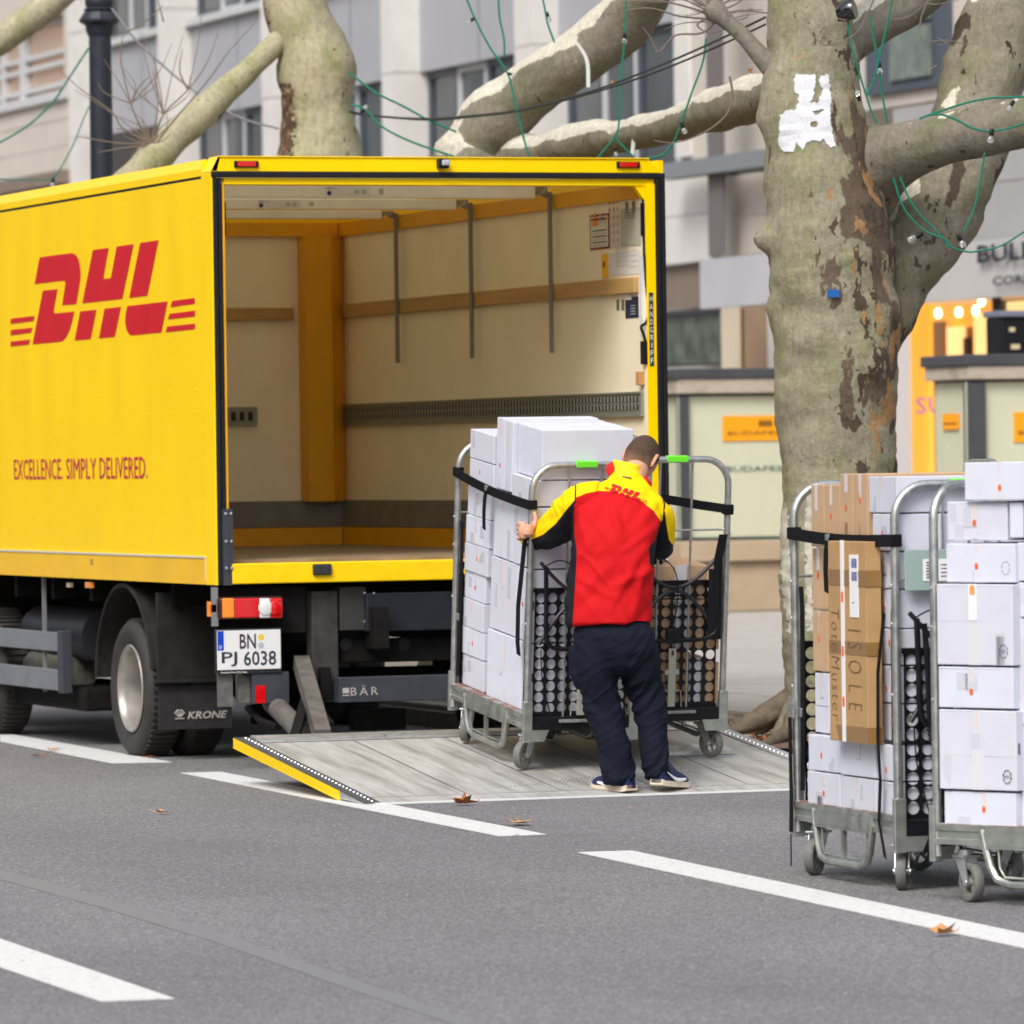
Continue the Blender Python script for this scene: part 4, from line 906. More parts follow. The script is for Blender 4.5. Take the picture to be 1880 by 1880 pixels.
so = sl.build('rail_slots', mat('slot dark', (.03, .03, .025), .8), lro); so['kind'] = 'stuff'; so = sl2.build('rail_ribs', mat('rail rib', (.42, .42, .38), .45, .5), lro); so['kind'] = 'stuff'
a = aty(400, 782, 5.12); c = aty(474, 747, 5.12)
lb = MB().box((.3, 5.14, a.z), (c.x, 5.168, c.z)).build('lashing_rail', railm, TR)
for i in range(6): MB().box((c.x-.06-i*.055, 5.135, a.z+.03), (c.x-.03-i*.055, 5.1395, c.z-.03)).build('slot', mat('slot dark', (.03, .03, .025), .8), lb)
for k, yy in enumerate((1.35, 2.665, 3.99)):
    MB().tube([(2.395, yy, 3.10), (2.395, yy, 2.20)], .014, 6).build('hanging_rail', mat('grey rail', (.22, .21, .19), .45, .4), TR)
barm = mat('aluminium load bar', (.80, .77, .69), .5, .15, var=.06, vs=3)
stk = mat('white bar label', (.66, .64, .62), .5)
for k, (yy, zt_, zb_) in enumerate(((1.35, aty(700, 341, 1.35).z, aty(700, 364, 1.35).z), (2.665, aty(700, 366, 2.665).z, aty(700, 385, 2.665).z), (3.99, aty(600, 387, 3.99).z, aty(600, 402, 3.99).z))):
    lbx = MB().box((.08, yy-.03, zb_), (2.30, yy+.03, zt_), bev=.005).build('load_bar', barm, TR)
    MB().prism([(2.302, yy-.025, zb_+.012), (2.34, yy-.02, zb_+.02), (2.38, yy, zb_+.004), (2.385, yy, zt_), (2.302, yy-.025, zt_-.004)], (0, .04, 0)).build('end_fitting', steel_dull, lbx)
    cx = {0: 636, 1: 510, 2: 435}[k]
    p = aty(cx, 352 if k == 0 else 374 if k == 1 else 393, yy-.032)
    if k < 2:
        MB().box((p.x-.12, yy-.0335, zb_+.012), (p.x+.14, yy-.031, zt_-.008)).build('label', stk, lbx)
        MB().lathe((p.x-.10, yy-.034, (zb_+zt_)/2-.008), (0, -1, 0), [(.013, 0), (.013, .001), (0, .001)], 12).build('mark', mat('navy print', (.02, .03, .10), .5), lbx)
        text_mb('KAT Z', (p.x-.11, yy-.0345, zt_-.022), (1, 0, 0), (0, 0, 1), 1, width=.05, height=.010, ext=.0003).build('lettering', inkm, lbx)
        for q in (.06, .10): MB().lathe((p.x+q, yy-.034, (zb_+zt_)/2-.002), (0, -1, 0), [(.014, 0), (.014, .001), (.010, .001), (0, .0011)], 12).build('mark', mat('pale grey print', (.42, .42, .41), .5), lbx)
        MB().box((p.x+.19, yy-.0335, zb_+.018), (p.x+.215, yy-.031, zt_-.018)).build('mark', mat('pale grey print', (.42, .42, .41), .5), lbx)
# rolled shutter bar at the rear
zt_, zb_ = aty(700, 328, .3).z, aty(700, 341, .3).z
sb = MB().box((.075, .27, zb_), (2.30, .33, zt_), bev=.004).build('load_bar', mat('grey violet bar', (.72, .70, .71), .5, .1), TR)
MB().prism([(2.302, .28, zb_+.008), (2.36, .28, zb_-.004), (2.39, .28, zt_-.01), (2.302, .28, zt_)], (0, .04, 0)).build('end_fitting', steel_dull, sb)
p = aty(790, 334, .268); MB().box((p.x-.12, .2665, zb_+.006), (p.x+.10, .269, zt_-.004)).build('label', stk, sb); MB().lathe((p.x-.135, .2665, (zb_+zt_)/2), (0, -1, 0), [(.011, 0), (.011, .001), (0, .001)], 12).build('mark', mat('navy print', (.02, .03, .10), .5), sb)
# posters on the right wall near the door
def wallq(x0, y0, x1, y1, m, name='notice', X=2.4385, par=TR, t=.0015):
    p = atx(x0, y0, X); q = atx(x1, y0, X); r_ = atx(x0, y1, X); s_ = atx(x1, y1, X)
    zA = (p.z+q.z)/2; zB = (r_.z+s_.z)/2; ya, yb = sorted((p.y, q.y))
    return MB().box((X-t, ya, zB), (X, yb, zA)).build(name, m, par), (ya, yb, zB, zA)
redb = mat('dark red print', (.25, .03, .02), .5); paperw = mat('cream paper', (.66, .62, .56), .5)
n1, (ya, yb, z0, z1) = wallq(1083, 393, 1119, 458, redb)
MB().box((2.434, ya+.02, z0+.012), (2.4365, yb-.02, z1-.012)).build('paper', paperw, n1)
MB().box((2.432, ya+.03, z1-.034), (2.4335, yb-.03, z1-.022)).build('print_line', redb, n1)
MB().prism([(2.433, yb-.04, z0+.13), (2.433, yb-.14, z0+.13), (2.433, yb-.09, z0+.21)], (-.001, 0, 0)).build('warning_triangle', mat('amber print', (.75, .25, .01), .5), n1)
for i in range(6): MB().box((2.4325, ya+.04, z0+.02+i*.016), (2.4338, yb-.05, z0+.026+i*.016)).build('print_line', inkm if i % 2 else mat('pale grey print', (.42, .42, .41), .5), n1)
for i in range(4): MB().box((2.4325, ya+.05+i*.035, z0+.135+.015*(i % 2)), (2.4338, ya+.07+i*.035, z0+.17+.01*(i % 3))).build('pictogram', mat('pale grey print', (.42, .42, .41), .5), n1)
n2, (ya, yb, z0, z1) = wallq(1120, 388, 1139, 455, mat('pinkish paper', (.64, .55, .50), .5))
for i in range(7):
    for j in range(3): MB().box((2.4355, ya+.025+j*.06, z0+.03+i*.042), (2.4365, ya+.05+j*.06, z0+.05+i*.042)).build('pictogram', mat('pale brown print', (.38, .30, .28), .5), n2)
n3, (ya, yb, z0, z1) = wallq(1140, 382, 1176, 452, mat('grey green paper', (.42, .42, .34), .5))
for j in (0, 1): MB().box((2.4355, ya+.08+j*.10, z0+.18), (2.4365, ya+.12+j*.10, z0+.24)).build('pictogram', mat('dark grey print', (.15, .15, .13), .5), n3)
for i in range(3): MB().box((2.4355, yb-.2, z1-.03-i*.012), (2.4365, yb-.06, z1-.025-i*.012)).build('print_line', mat('dark grey print', (.15, .15, .13), .5), n3)
n4, (ya, yb, z0, z1) = wallq(1117, 462, 1176, 505, mat('pale grey paper', (.66, .65, .62), .5))
for i in range(6): MB().box((2.4355, yb-.30, z0+.05+i*.024), (2.4365, yb-.12, z0+.052+i*.024)).build('print_line', mat('pale grey print', (.42, .42, .41), .5), n4)
for i in range(5): MB().box((2.4355, ya+.05, z0+.04+i*.03), (2.4365, ya+.05+.12*(1-.3*(i % 2)), z0+.043+i*.03)).build('print_line', mat('pale grey print', (.42, .42, .41), .5), n4)
for j in range(7): MB().box((2.4352, yb-.30+j*.029, z0+.05), (2.4362, yb-.298+j*.029, z0+.172)).build('print_line', mat('pale grey print', (.42, .42, .41), .5), n4)
n5, (ya, yb, z0, z1) = wallq(1105, 466, 1117, 511, mat('amber sticker', (.85, .45, .01), .5))
MB().box((2.4355, ya+.05, z0+.06), (2.4365, ya+.08, z1-.04)).build('print_line', redb, n5)
n6, (ya, yb, z0, z1) = wallq(1148, 545, 1172, 584, mat('navy sticker', (.01, .02, .06), .5))
MB().box((2.4355, (ya+yb)/2, z0+.10), (2.4365, (ya+yb)/2+.09, z0+.14)).build('mark', labelw, n6)
for i in range(4): MB().box((2.4355, ya+.04, z0+.02+i*.015), (2.4365, yb-.08, z0+.024+i*.015)).build('print_line', mat('pale grey print', (.42, .42, .41), .5), n6)
for x0 in (1132, 1141): wallq(x0, 550, x0+5, 570, mat('dark grey print', (.15, .15, .13), .5), 'mark')
hs_ = MB(); hs_.tube([(2.428, .30, 2.565), (2.415, .30, 2.555), (2.41, .28, 2.54), (2.42, .26, 2.55)], .004, 6); hs_.build('hook', steel, TR)
# right post gear: black coil cable, handset, strap, little wood block
cc = MB(); pts = []
for i in range(260):
    t = i/259; a_ = t*PI*2*34; c = aty(1181+3*t, 372+(470-372)*t, .03); pts.append((c.x+.010*math.cos(a_), c.y+.010*math.sin(a_), c.z))
cc.tube(pts, .0035, 4); cc.build('coil_cable', blackpl, TR)
MB().tube([tuple(aty(x, y, .03)) for x, y in ((1178, 335), (1181, 350), (1182, 372))], .010, 6).build('cable_top', blackpl, TR)
MB().tube([tuple(q) for q in smooth_path([tuple(aty(x, y, .02)) for x, y in ((1183, 468), (1186, 520), (1190, 570), (1186, 592), (1177, 600), (1182, 615), (1186, 630))], 5)], .008, 6).build('cable', blackpl, TR)
a = aty(1179, 669, .02); c = aty(1190, 626, .02); MB().box((a.x, .01, a.z), (c.x, .05, c.z), bev=.005).build('handset', blackpl, TR)
a = aty(1172, 707, .06); c = aty(1188, 682, .06); MB().box((a.x, .05, a.z), (c.x, .10, c.z), bev=.003).build('wood_block', mat('bare wood block', (.50, .26, .09), .6, var=.1), TR)
a = aty(1178, 620, .04); c = aty(1184, 470, .04); MB().box((a.x, .04, a.z), (c.x, .06, c.z)).build('white_strip', mat('pale strip', (.6, .6, .62), .4), TR)
# chassis
MB().box((.85, -.05, .62), (.93, 6.6, .84)).build('chassis_rail', dark, TR); MB().box((1.62, -.05, .62), (1.70, 6.6, .84)).build('chassis_rail', dark, TR)
for y in (.3, 1.1, 1.9, 2.7, 3.5, 4.3): MB().box((.1, y, .84), (2.45, y+.06, .965)).build('cross_member', dark, TR)
MB().box((.62, 1.60, .30), (1.93, 1.80, .46), bev=.04).build('rear_axle', dark, TR)
tyrem = mat('tyre rubber', (.035, .032, .031), .75, var=.2, vs=6, bump=.001, bs=50)
rimm = mat('dusty silver rim', (.36, .335, .31), .38, .55, var=.15, vs=5)
def wheel(x, y, sgn, w=.225, R_=.375):
    wv = MB().lathe((x, y, R_), (sgn, 0, 0), [(.235, .03), (.30, .006), (.335, .0), (.357, .012), (.371, .032), (R_, .06), (R_, w-.06), (.371, w-.032), (.35, w-.01), (.30, w-.006), (.235, w-.03), (.235, w*.5)], 56, closed=True).build('wheel', tyrem, TR, smooth=True)
    MB().lathe((x, y, R_), (sgn, 0, 0), [(.237, .024), (.243, .018), (.236, .010), (.226, .020), (.218, .050), (.212, .12), (.205, .185)], 48, closed=False, caps=False).build('rim', rimm, wv, smooth=True)
    MB().lathe((x, y, R_), (sgn, 0, 0), [(.205, .186), (.17, .175), (.13, .168), (.088, .165), (.084, .12), (.07, .11), (.0, .108)], 36).build('wheel_disc', mat('brake dust steel', (.10, .095, .09), .6, .4, var=.3, vs=9), wv, smooth=True)
    for k in range(8):
        a_ = k*PI/4; MB().lathe((x+sgn*.15, y+.105*math.cos(a_), R_+.105*math.sin(a_)), (-sgn, 0, 0), [(.012, 0), (.012, .022), (0, .024)], 6).build('wheel_nut', steel_dull, wv)
    g_ = MB()
    for k in range(60):
        a_ = 2*PI*k/60; cc_ = Vector((x+sgn*w/2, y+R_*math.cos(a_), R_+R_*math.sin(a_)))
        g_.box((cc_.x-.075, cc_.y-.006, cc_.z-.012), (cc_.x+.075, cc_.y+.006, cc_.z+.012), rot=Matrix.Rotation(a_+PI/2, 3, 'X'), c=cc_)
    g_.build('tread', tyrem, wv)['kind'] = 'stuff'
    return wv
wheel(.03, 1.785, 1); wheel(.285, 1.785, 1); wheel(WT-.03, 1.785, -1); wheel(WT-.285, 1.785, -1); wheel(.06, 4.92, 1); wheel(WT-.06, 4.92, -1)
for sx, xa, xb in ((0, .02, .53), (1, 2.02, 2.53)):
    pts = [(0, 1.82+.55*math.cos(t)*1.0, .40+.545*math.sin(t)) for t in [math.radians(v) for v in range(2, 172, 6)]]
    arch = MB()
    arch.ribbon([(xa+(xb-xa)/2, p[1], p[2]) for p in pts], xb-xa, .014, (1, 0, 0)); ao = arch.build('mudguard', dusty, TR, smooth=True)
    MB().tube([((xa+.004 if sx == 0 else xb-.004), p[1], p[2]) for p in pts], .014, 6).build('mudguard_lip', dusty, ao, smooth=True)
Yf = 1.16
def rq(x0, y0, x1, y1, Y, m, name, d=.02, bev=.0, par=TR):
    a = aty(x0, y1, Y); c = aty(x1, y0, Y); return MB().box((a.x, Y, a.z), (c.x, Y+d, c.z), bev=bev).build(name, m, par)
rq(290, 1085, 436, 1253, Yf+.0, dusty, 'mudguard_panel', .03, .006); rq(287, 1245, 440, 1256, Yf-.02, dusty, 'mudguard_edge', .05, .006)
mf = rq(292, 1256, 425, 1340, Yf+.02, mat('mud flap rubber', (.022, .02, .022), .7, var=.35, vs=9), 'mud_flap', .012)
silv = mat('silver print', (.42, .40, .37), .5)
a = aty(344, 1320, Yf+.016); c = aty(417, 1304, Yf+.016)
text_mb('KRONE', a, (1, 0, 0), (.0, 0, 1), 1, bold=.025, width=c.x-a.x, height=c.z-a.z, ext=.002, shear=.25).build('lettering', silv, mf)
cr = MB(); ca = aty(330, 1312, Yf+.016)
for k in range(5): an = math.radians(150-30*k); cr.tube([(ca.x+.006*math.cos(an), ca.y, ca.z-.012), (ca.x+.032*math.cos(an), ca.y, ca.z+.020*math.sin(an)), (ca.x+.012*math.cos(an), ca.y, ca.z+.026)], .0035, 5)
cr.box((ca.x-.026, ca.y-.002, ca.z-.024), (ca.x+.026, ca.y+.002, ca.z-.018)); cr.build('crown_emblem', silv, mf)
rq(470, 1085, 560, 1330, 1.7, dark, 'spring_hanger', .1)
# left under-run: rails
Xg = .03
def sq(x0, y0, x1, y1, m, name, X=Xg, d=.03, bev=0):
    a = atx(x0, y1, X); c = atx(x1, y0, X); ya, yb = sorted((a.y, c.y))
    return MB().box((X, ya, a.z), (X+d, yb, c.z), bev=bev).build(name, m, TR)
for (z0, z1) in ((.542, .652), (.318, .438)): MB().box((.03, 3.17, z0), (.06, 4.6, z1), bev=.004).build('side_guard_rail', guard, TR)
MB().box((.026, 3.10, .305), (.09, 3.19, .665), bev=.006).build('side_guard_post', mat('dark guard post', (.045, .045, .06), .5), TR)
MB().box((.05, 3.56, .30), (.07, 3.585, .965)).build('guard_bracket', mat('grey bracket', (.25, .26, .26), .5, .4), TR)
MB().box((.3, 2.45, .52), (.42, 3.1, .63)).build('reflector_board', mat('rusty red board', (.09, .03, .022), .7, var=.4, vs=8), TR)
MB().tube([(.35, 3.25, .62), (.35, 4.6, .62)], .16, 20).build('air_tank', mat('tank black', (.02, .02, .026), .5), TR, smooth=True)
MB().tube([(.28, 3.6, .40), (.28, 4.5, .42)], .1, 16).build('pipe', mat('grey dirty tank', (.12, .115, .10), .7, var=.4, vs=7), TR, smooth=True)
MB().box((.14, 3.05, .20), (.7, 4.55, .335), bev=.02).build('battery_box', dark, TR)
MB().box((.5, 2.6, .38), (.9, 4.55, .8)).build('fuel_tank', dark, TR)
sq(156, 1069, 166, 1079, lampor, 'side_marker', .0, .02); sq(122, 1070, 128, 1078, mat('pale lamp', (.5, .4, .3), .4), 'side_lamp', .02, .02)
# rear lights and plate
rq(390, 1078, 400, 1150, -.0, mat('grey bracket', (.25, .26, .26), .5, .4), 'lamp_bracket', .02); rq(398, 1076, 560, 1165, .06, dark, 'lamp_board', .02)
TLx = lambda x, y, Y=-.05: aty(x, y, Y)
a = TLx(404, 1138); c = TLx(522, 1094)
tl = MB().box((a.x, -.045, a.z), (c.x, .03, c.z), bev=.018).build('tail_lamp', mat('lamp housing', (.04, .008, .01), .4), TR)
segs = [(408, 430, lampor, 'indicator_lens'), (430, 476, lampred, 'brake_lens'), (476, 496, lampwh, 'reverse_lens'), (496, 518, lampred, 'brake_lens')]
for x0, x1, m_, nm in segs:
    a = TLx(x0, 1135, -.05); c = TLx(x1, 1098, -.05); MB().box((a.x+.001, -.058, a.z), (c.x-.001, -.043, c.z), bev=.007).build(nm, m_, tl)
for cx, m_ in ((505, lampred), (487, lampwh)):
    a = TLx(cx, 1116); MB().lathe((a.x, -.058, a.z), (0, -1, 0), [(.040, 0), (.038, .006), (.028, .009), (0, .010)], 24).build('lens_bulge', m_, tl, smooth=True)
rq(382, 1104, 388, 1132, .02, lampor, 'side_marker', .02); rq(389, 1110, 397, 1124, .0, mat('dark red lens', (.12, .005, .01), .3), 'side_marker', .02)
# number plate (slightly turned)
a = TLx(397, 1232, -.03); c = TLx(515, 1154, -.03)
pl = MB().box((a.x-.004, -.03, a.z-.018), (c.x+.006, -.018, c.z+.004), bev=.004).build('number_plate_holder', mat('plate holder', (.02, .022, .025), .5), TR)
MB().box((a.x+.005, -.036, a.z+.004), (c.x-.002, -.031, c.z-.004), bev=.0015).build('number_plate', platew, pl)
pw = c.x-a.x; ph = c.z-a.z
MB().box((a.x+.007, -.0375, a.z+ph*.50), (a.x+pw*.115, -.0362, c.z-.006)).build('country_band', bluep, pl)
text_mb('D', (a.x+pw*.065, -.0378, a.z+ph*.54), (1, 0, 0), (0, 0, 1), 1, width=.014, height=.018, center=True, ext=.0003).build('lettering', labelw, pl)
text_mb('BN', bold=.012, org=(a.x+pw*.36, -.037, a.z+ph*.53), xd=(1, 0, 0), yd=(0, 0, 1), size=1, width=pw*.25, height=ph*.36, ext=.0005).build('lettering', inkm, pl)
text_mb('PJ', bold=.012, org=(a.x+pw*.08, -.037, a.z+ph*.10), xd=(1, 0, 0), yd=(0, 0, 1), size=1, width=pw*.24, height=ph*.36, ext=.0005).build('lettering', inkm, pl)
text_mb('6038', bold=.012, org=(a.x+pw*.42, -.037, a.z+ph*.11), xd=(1, 0, 0), yd=(0, 0, 1), size=1, width=pw*.50, height=ph*.36, ext=.0005).build('lettering', inkm, pl)
for z_, m_ in ((.80, mat('yellow seal', (.75, .55, .02), .5)), (.60, mat('grey seal', (.40, .45, .50), .5))): MB().lathe((a.x+pw*.69, -.0365, a.z+ph*z_), (0, -1, 0), [(.0165, 0), (.0165, .0008), (0, .0009)], 18).build('seal', m_, pl)
text_mb('Deutsche Post DHL Fleet', (a.x+pw*.07, -.0312, a.z-.014), (1, 0, 0), (0, 0, 1), 1, width=pw*.40, height=.011, ext=.0005).build('lettering', labelw, pl)
# box with reflector beside the lift arm
rq(464, 1233, 531, 1293, -.02, darkgrey, 'underrun_bar_stub', .10, .004); rq(438, 1233, 463, 1290, .03, mat('dirty grey bracket', (.13, .12, .105), .7, var=.3, vs=9), 'bracket', .05)
rq(401, 1233, 427, 1298, .0, mat('grey bracket strip', (.12, .115, .11), .7, var=.3, vs=9), 'bracket', .02)
rq(470, 1258, 487, 1291, -.026, lampred, 'reflector', .004)
a = aty(448, 1240, .028)
for z in range(4): MB().box((a.x-.01+.012*z, .024, a.z-.005*z), (a.x-.004+.012*z, .0295, a.z+.016)).build('slot', inkm, TR)
# bumper with maker name
bb = MB(); b0 = aty(621, 1290, -.04); b1 = aty(1150, 1230, -.04); zt2 = aty(621, 1244, -.04).z
bb.box((b0.x, -.06, b0.z), (1.98, .04, zt2), bev=.004); bbo = bb.build('underrun_bar', darkgrey, TR)
a = aty(644, 1277, -.062); c = aty(694, 1261, -.062)
text_mb('BÄR', a, (1, 0, 0), (0, 0, 1), 1, width=c.x-a.x, height=(c.z-a.z)*1.25, ext=.001, spacing=1.4).build('lettering', silv, bbo)
a = aty(629, 1273, -.062); c = aty(641, 1263, -.062); MB().box((a.x, -.064, a.z), (c.x, -.0605, c.z), bev=.001).build('emblem', silv, bbo); MB().box((a.x, -.064, a.z-.014), (c.x, -.0605, a.z-.008)).build('emblem', silv, bbo)
ec = rq(673, 1077, 1230, 1160, .02, mat('coated box face', (.013, .015, .022), .45, var=.1, vs=5), 'control_box', .2, .006)
rq(625, 1077, 672, 1158, .05, mat('box flank', (.035, .033, .033), .6, var=.15, vs=6), 'control_box_side', .15, .004)
for (x, y) in ((686, 1089), (686, 1141), (669, 1089), (669, 1141)):
    p = aty(x, y, .018 if x > 672 else .048); MB().lathe(p, (0, -1, 0), [(.007, 0), (.006, .004), (0, .005)], 8).build('bolt', boltm, ec)
rq(625, 1165, 1000, 1218, .12, dark, 'lift_beam', .12, .01)
for x in (635, 690, 742): p = aty(x, 1183, .118); MB().lathe(p, (0, -1, 0), [(.035, 0), (.035, .003), (0, .004)], 16).build('hole', mat('black gap', (.01, .01, .01), .8), TR)
rq(575, 1085, 620, 1290, .06, mat('dirty steel column', (.04, .036, .036), .6, var=.3, vs=6), 'lift_column', .1, .006)
rq(590, 1225, 608, 1285, .0, dark, 'lift_column', .06, .006)
# tail lift arms
armm = mat('dirty lift arm', (.12, .11, .10), .6, var=.3, vs=5)
def arm(x0, y0, Y0, x1, y1, Y1, w, t, m=armm, name='lift_arm'):
    a = aty(x0, y0, Y0); c = aty(x1, y1, Y1); MB().ribbon([a, c], w, t, (1, 0, 0)).build(name, m, TR)
arm(553, 1215, .1, 592, 1352, -1.28, .085, .07); arm(575, 1240, .25, 540, 1356, -1.3, .05, .05, dark)
a = aty(500, 1290, .15); MB().tube([a, aty(560, 1350, -.7)], .055, 14).build('lift_cylinder', armm, TR, smooth=True)
MB().tube([aty(455, 1300, .2), aty(480, 1325, .0), aty(510, 1335, -.2)], .02, 8).build('hose', dark, TR, smooth=True)
arm(1020, 1215, .1, 1060, 1340, -1.28, .085, .07)
rq(652, 1300, 745, 1342, 1.9, tyrem, 'hidden_tyre', .1)
# cab (out of frame)
MB().box((.12, 5.45, .40), (2.43, 7.1, .96)).build('cab_underside', dark, TR)
MB().box((.08, 5.5, .97), (2.47, 7.25, 2.75), bev=.12).build('cab', yellow, TR, smooth=True)
MB().box((.3, 7.24, 1.55), (2.25, 7.27, 2.45), bev=.01).build('windscreen', glassd, TR)
for x in (.065, 2.455): MB().box((x, 6.1, 1.55), (x+.03, 6.95, 2.35), bev=.01).build('side_window', glassd, TR)
for x in (.2, 1.95): MB().box((x, 7.24, .8), (x+.4, 7.28, 1.0), bev=.01).build('headlight', lampwh, TR)

# ------------------------------------------------------------------ tail lift platform
RX0, RX1, RY0, RY1, RSL = -.36, 2.23, -3.44, -1.39, .1127
def rz_(y): return max(.004, RSL*(y+3.43))
plf = MB()
th = .046
def rp(x, y, h=0): return (x, y, RSL*(y+3.43)+h)
yk = -3.05
plf.add([rp(RX0+.05, RY0, .006), rp(RX1-.05, RY0, .006), rp(RX1-.05, RY1, 0), rp(RX0+.05, RY1, 0), rp(RX0+.05, RY0, -.0), rp(RX1-.05, RY0, 0), rp(RX1-.05, RY1, -.05), rp(RX0+.05, RY1, -.05), rp(RX0+.05, yk, -.038), rp(RX1-.05, yk, -.038)],
        [(0, 1, 2, 3), (4, 8, 9, 5), (8, 7, 6, 9), (0, 4, 5, 1), (3, 2, 6, 7), (0, 3, 7, 8, 4), (1, 5, 9, 6, 2)])
plo = plf.build('tail_lift_platform', alu, TR)
b = MB(); b.add([rp(RX0, yk, .006), rp(RX0, RY1, .004), rp(RX0, RY1, -.046), rp(RX0, yk, -.080), rp(RX0+.045, yk, .006), rp(RX0+.045, RY1, .004), rp(RX0+.045, RY1, -.046), rp(RX0+.045, yk, -.080)][:], [(0, 1, 2, 3), (4, 7, 6, 5), (0, 4, 5, 1), (3, 2, 6, 7), (0, 3, 7, 4), (1, 5, 6, 2)])
for v in b.v: v.z = max(v.z, .004)
b.build('yellow_edge', yellow, plo)
b = MB(); b.add([rp(RX0+.002, RY0+.01, .004), rp(RX0+.002, yk-.002, .005), rp(RX0+.002, yk-.002, -.03), rp(RX0+.045, RY0+.01, .004), rp(RX0+.045, yk-.002, .005), rp(RX0+.045, yk-.002, -.03)], [(0, 1, 2), (3, 5, 4), (0, 3, 4, 1), (1, 4, 5, 2), (0, 2, 5, 3)])
b.build('tip_plate', alu_edge, plo)
def strip(x0, x1, y0, y1, h, m, name, t=.006):
    b = MB(); b.add([rp(x0, y0, h), rp(x1, y0, h), rp(x1, y1, h), rp(x0, y1, h), rp(x0, y0, h+t), rp(x1, y0, h+t), rp(x1, y1, h+t), rp(x0, y1, h+t)], [(0, 3, 2, 1), (4, 5, 6, 7), (0, 1, 5, 4), (1, 2, 6, 5), (2, 3, 7, 6), (3, 0, 4, 7)]); return b.build(name, m, plo)
es1 = strip(RX0+.004, RX0+.085, RY0+.04, RY1, .0055, mat('dark grip strip', (.06, .065, .075), .5), 'grip_strip', .003)
es2 = strip(RX1-.085, RX1-.004, RY0+.04, RY1, .0055, mat('pale grip strip', (.35, .36, .37), .5), 'grip_strip', .003)
st0 = None
for i in range(38):
    for sx, par in ((RX0+.055, es1), (RX1-.055, es2)):
        y = RY0+.07+i*.0525
        if st0 is None:
            st0 = MB().lathe((0, 0, 0), (0, 0, 1), [(.009, 0), (.007, .004), (0, .005)], 8).build('stud', boltm, par, local=True); st0.location = Vector(rp(sx, y, .009))-TR.location
        else: link_copy(st0, par, Vector(rp(sx, y, .009))-TR.location)
strip(RX0+.05, RX1-.02, RY0-.012, RY0+.012, .004, mat('bright lip', (.78, .79, .80), .3, .15), 'front_lip', .006)
strip(RX0+.09, RX1-.09, RY0+.165, RY0+.180, .004, alu_edge, 'seam_ridge', .005)
strip(RX0+.09, RX1-.09, RY0+.182, RY0+.19, .0065, mat('seam dark', (.10, .10, .10), .7), 'seam', .001)
strip(RX0+.09, RX1-.09, RY1-.10, RY1, .004, alu_edge, 'rear_rail', .012); strip(RX0+.09, RX1-.09, RY1-.16, RY1-.13, .004, alu_edge, 'rear_rail', .007)
for i in range(1, 5): strip(RX0+.09+i*.48, RX0+.094+i*.48, RY0+.2, RY1-.17, .0063, mat('seam dark', (.10, .10, .10), .7), 'seam', .0008)
p = atz(705, 1461, .02); b = MB(); b.lathe((p.x, p.y, .024), (0, 0, 1), [(.055, 0), (.055, .003), (.045, .004), (0, .004)], 20); ho = b.build('recessed_handle', alu_edge, plo)
for v in ho.data.vertices: v.co.y = (v.co.y-(p.y-TR.location.y))*1.0+(p.y-TR.location.y)
MB().tube([(p.x-.02, p.y-.03, .031), (p.x+.04, p.y-.03, .033), (p.x+.04, p.y+.03, .034), (p.x-.02, p.y+.03, .033)], .006, 6, closed=True).build('handle_ring', darkgrey, ho)
MB().box((p.x-.03, p.y+.1, .03), (p.x-.01, p.y+.12, .055)).build('pin', blackpl, plo)
tread = MB()
for i in range(34):
    for j in range(14):
        x = .35+i*.022+j*.05; y = -3.12+j*.020+i*.004
        tread.box((x, y, RSL*(y+3.43)+.0055), (x+.010, y+.004, RSL*(y+3.43)+.0075))
to = tread.build('tread_pattern', alu_edge, plo); to['kind'] = 'stuff'
# fold-out foot plates on the lift seen behind the worker
strip(1.55, 1.95, -2.35, -2.15, .006, alu_edge, 'folded_foot_plate', .02)

# ------------------------------------------------------------------ roll cages
CWD, CLN, CHT = .55, 1.06, 1.49
zincg = mat('weathered zinc beam', (.40, .42, .385), .38, .75, var=.22, vs=7, col2=(.20, .19, .165), mix_lo=.56, mix_hi=.75, bump=.0015, bs=25)
castm = mat('grey caster tyre', (.15, .15, .14), .7, var=.2, vs=20)
casth = mat('dirty caster hub', (.26, .25, .22), .7, var=.3, vs=25)
def shared(): return {}
CM = {}
def cm(key, fn):
    if key not in CM: CM[key] = fn()
    return CM[key]
def place_mesh(me_ob_fn, key, name, m, parent, loc=(0, 0, 0), rot=None, smooth=False):
    """part whose mesh data is shared between the cages"""
    if key in CM:
        o = CM[key].copy(); COL.objects.link(o); o.parent = parent; o.location = loc; o.name = name
    else:
        o = me_ob_fn().build(name, m, parent, smooth=smooth, local=True); CM[key] = o; o.location = loc
    o.rotation_euler = rot or (0, 0, 0)
    return o
def uframe(): 
    r = .13; pts = [(0, 0, .16), (0, 0, .5), (0, 0, .9), (0, 0, CHT-r)]
    for k in range(1, 8): a = PI-k*PI/16; pts.append((r+r*math.cos(a), 0, CHT-r+r*math.sin(a)))
    pts.append((r, 0, CHT)); pts.append((CWD-r, 0, CHT))
    for k in range(1, 8): a = PI/2-k*PI/16; pts.append((CWD-r+r*math.cos(a), 0, CHT-r+r*math.sin(a)))
    pts += [(CWD, 0, CHT-r), (CWD, 0, .9), (CWD, 0, .5), (CWD, 0, .16)]
    return MB().tube(pts, .0165, 12, up=(0, 1, 0))
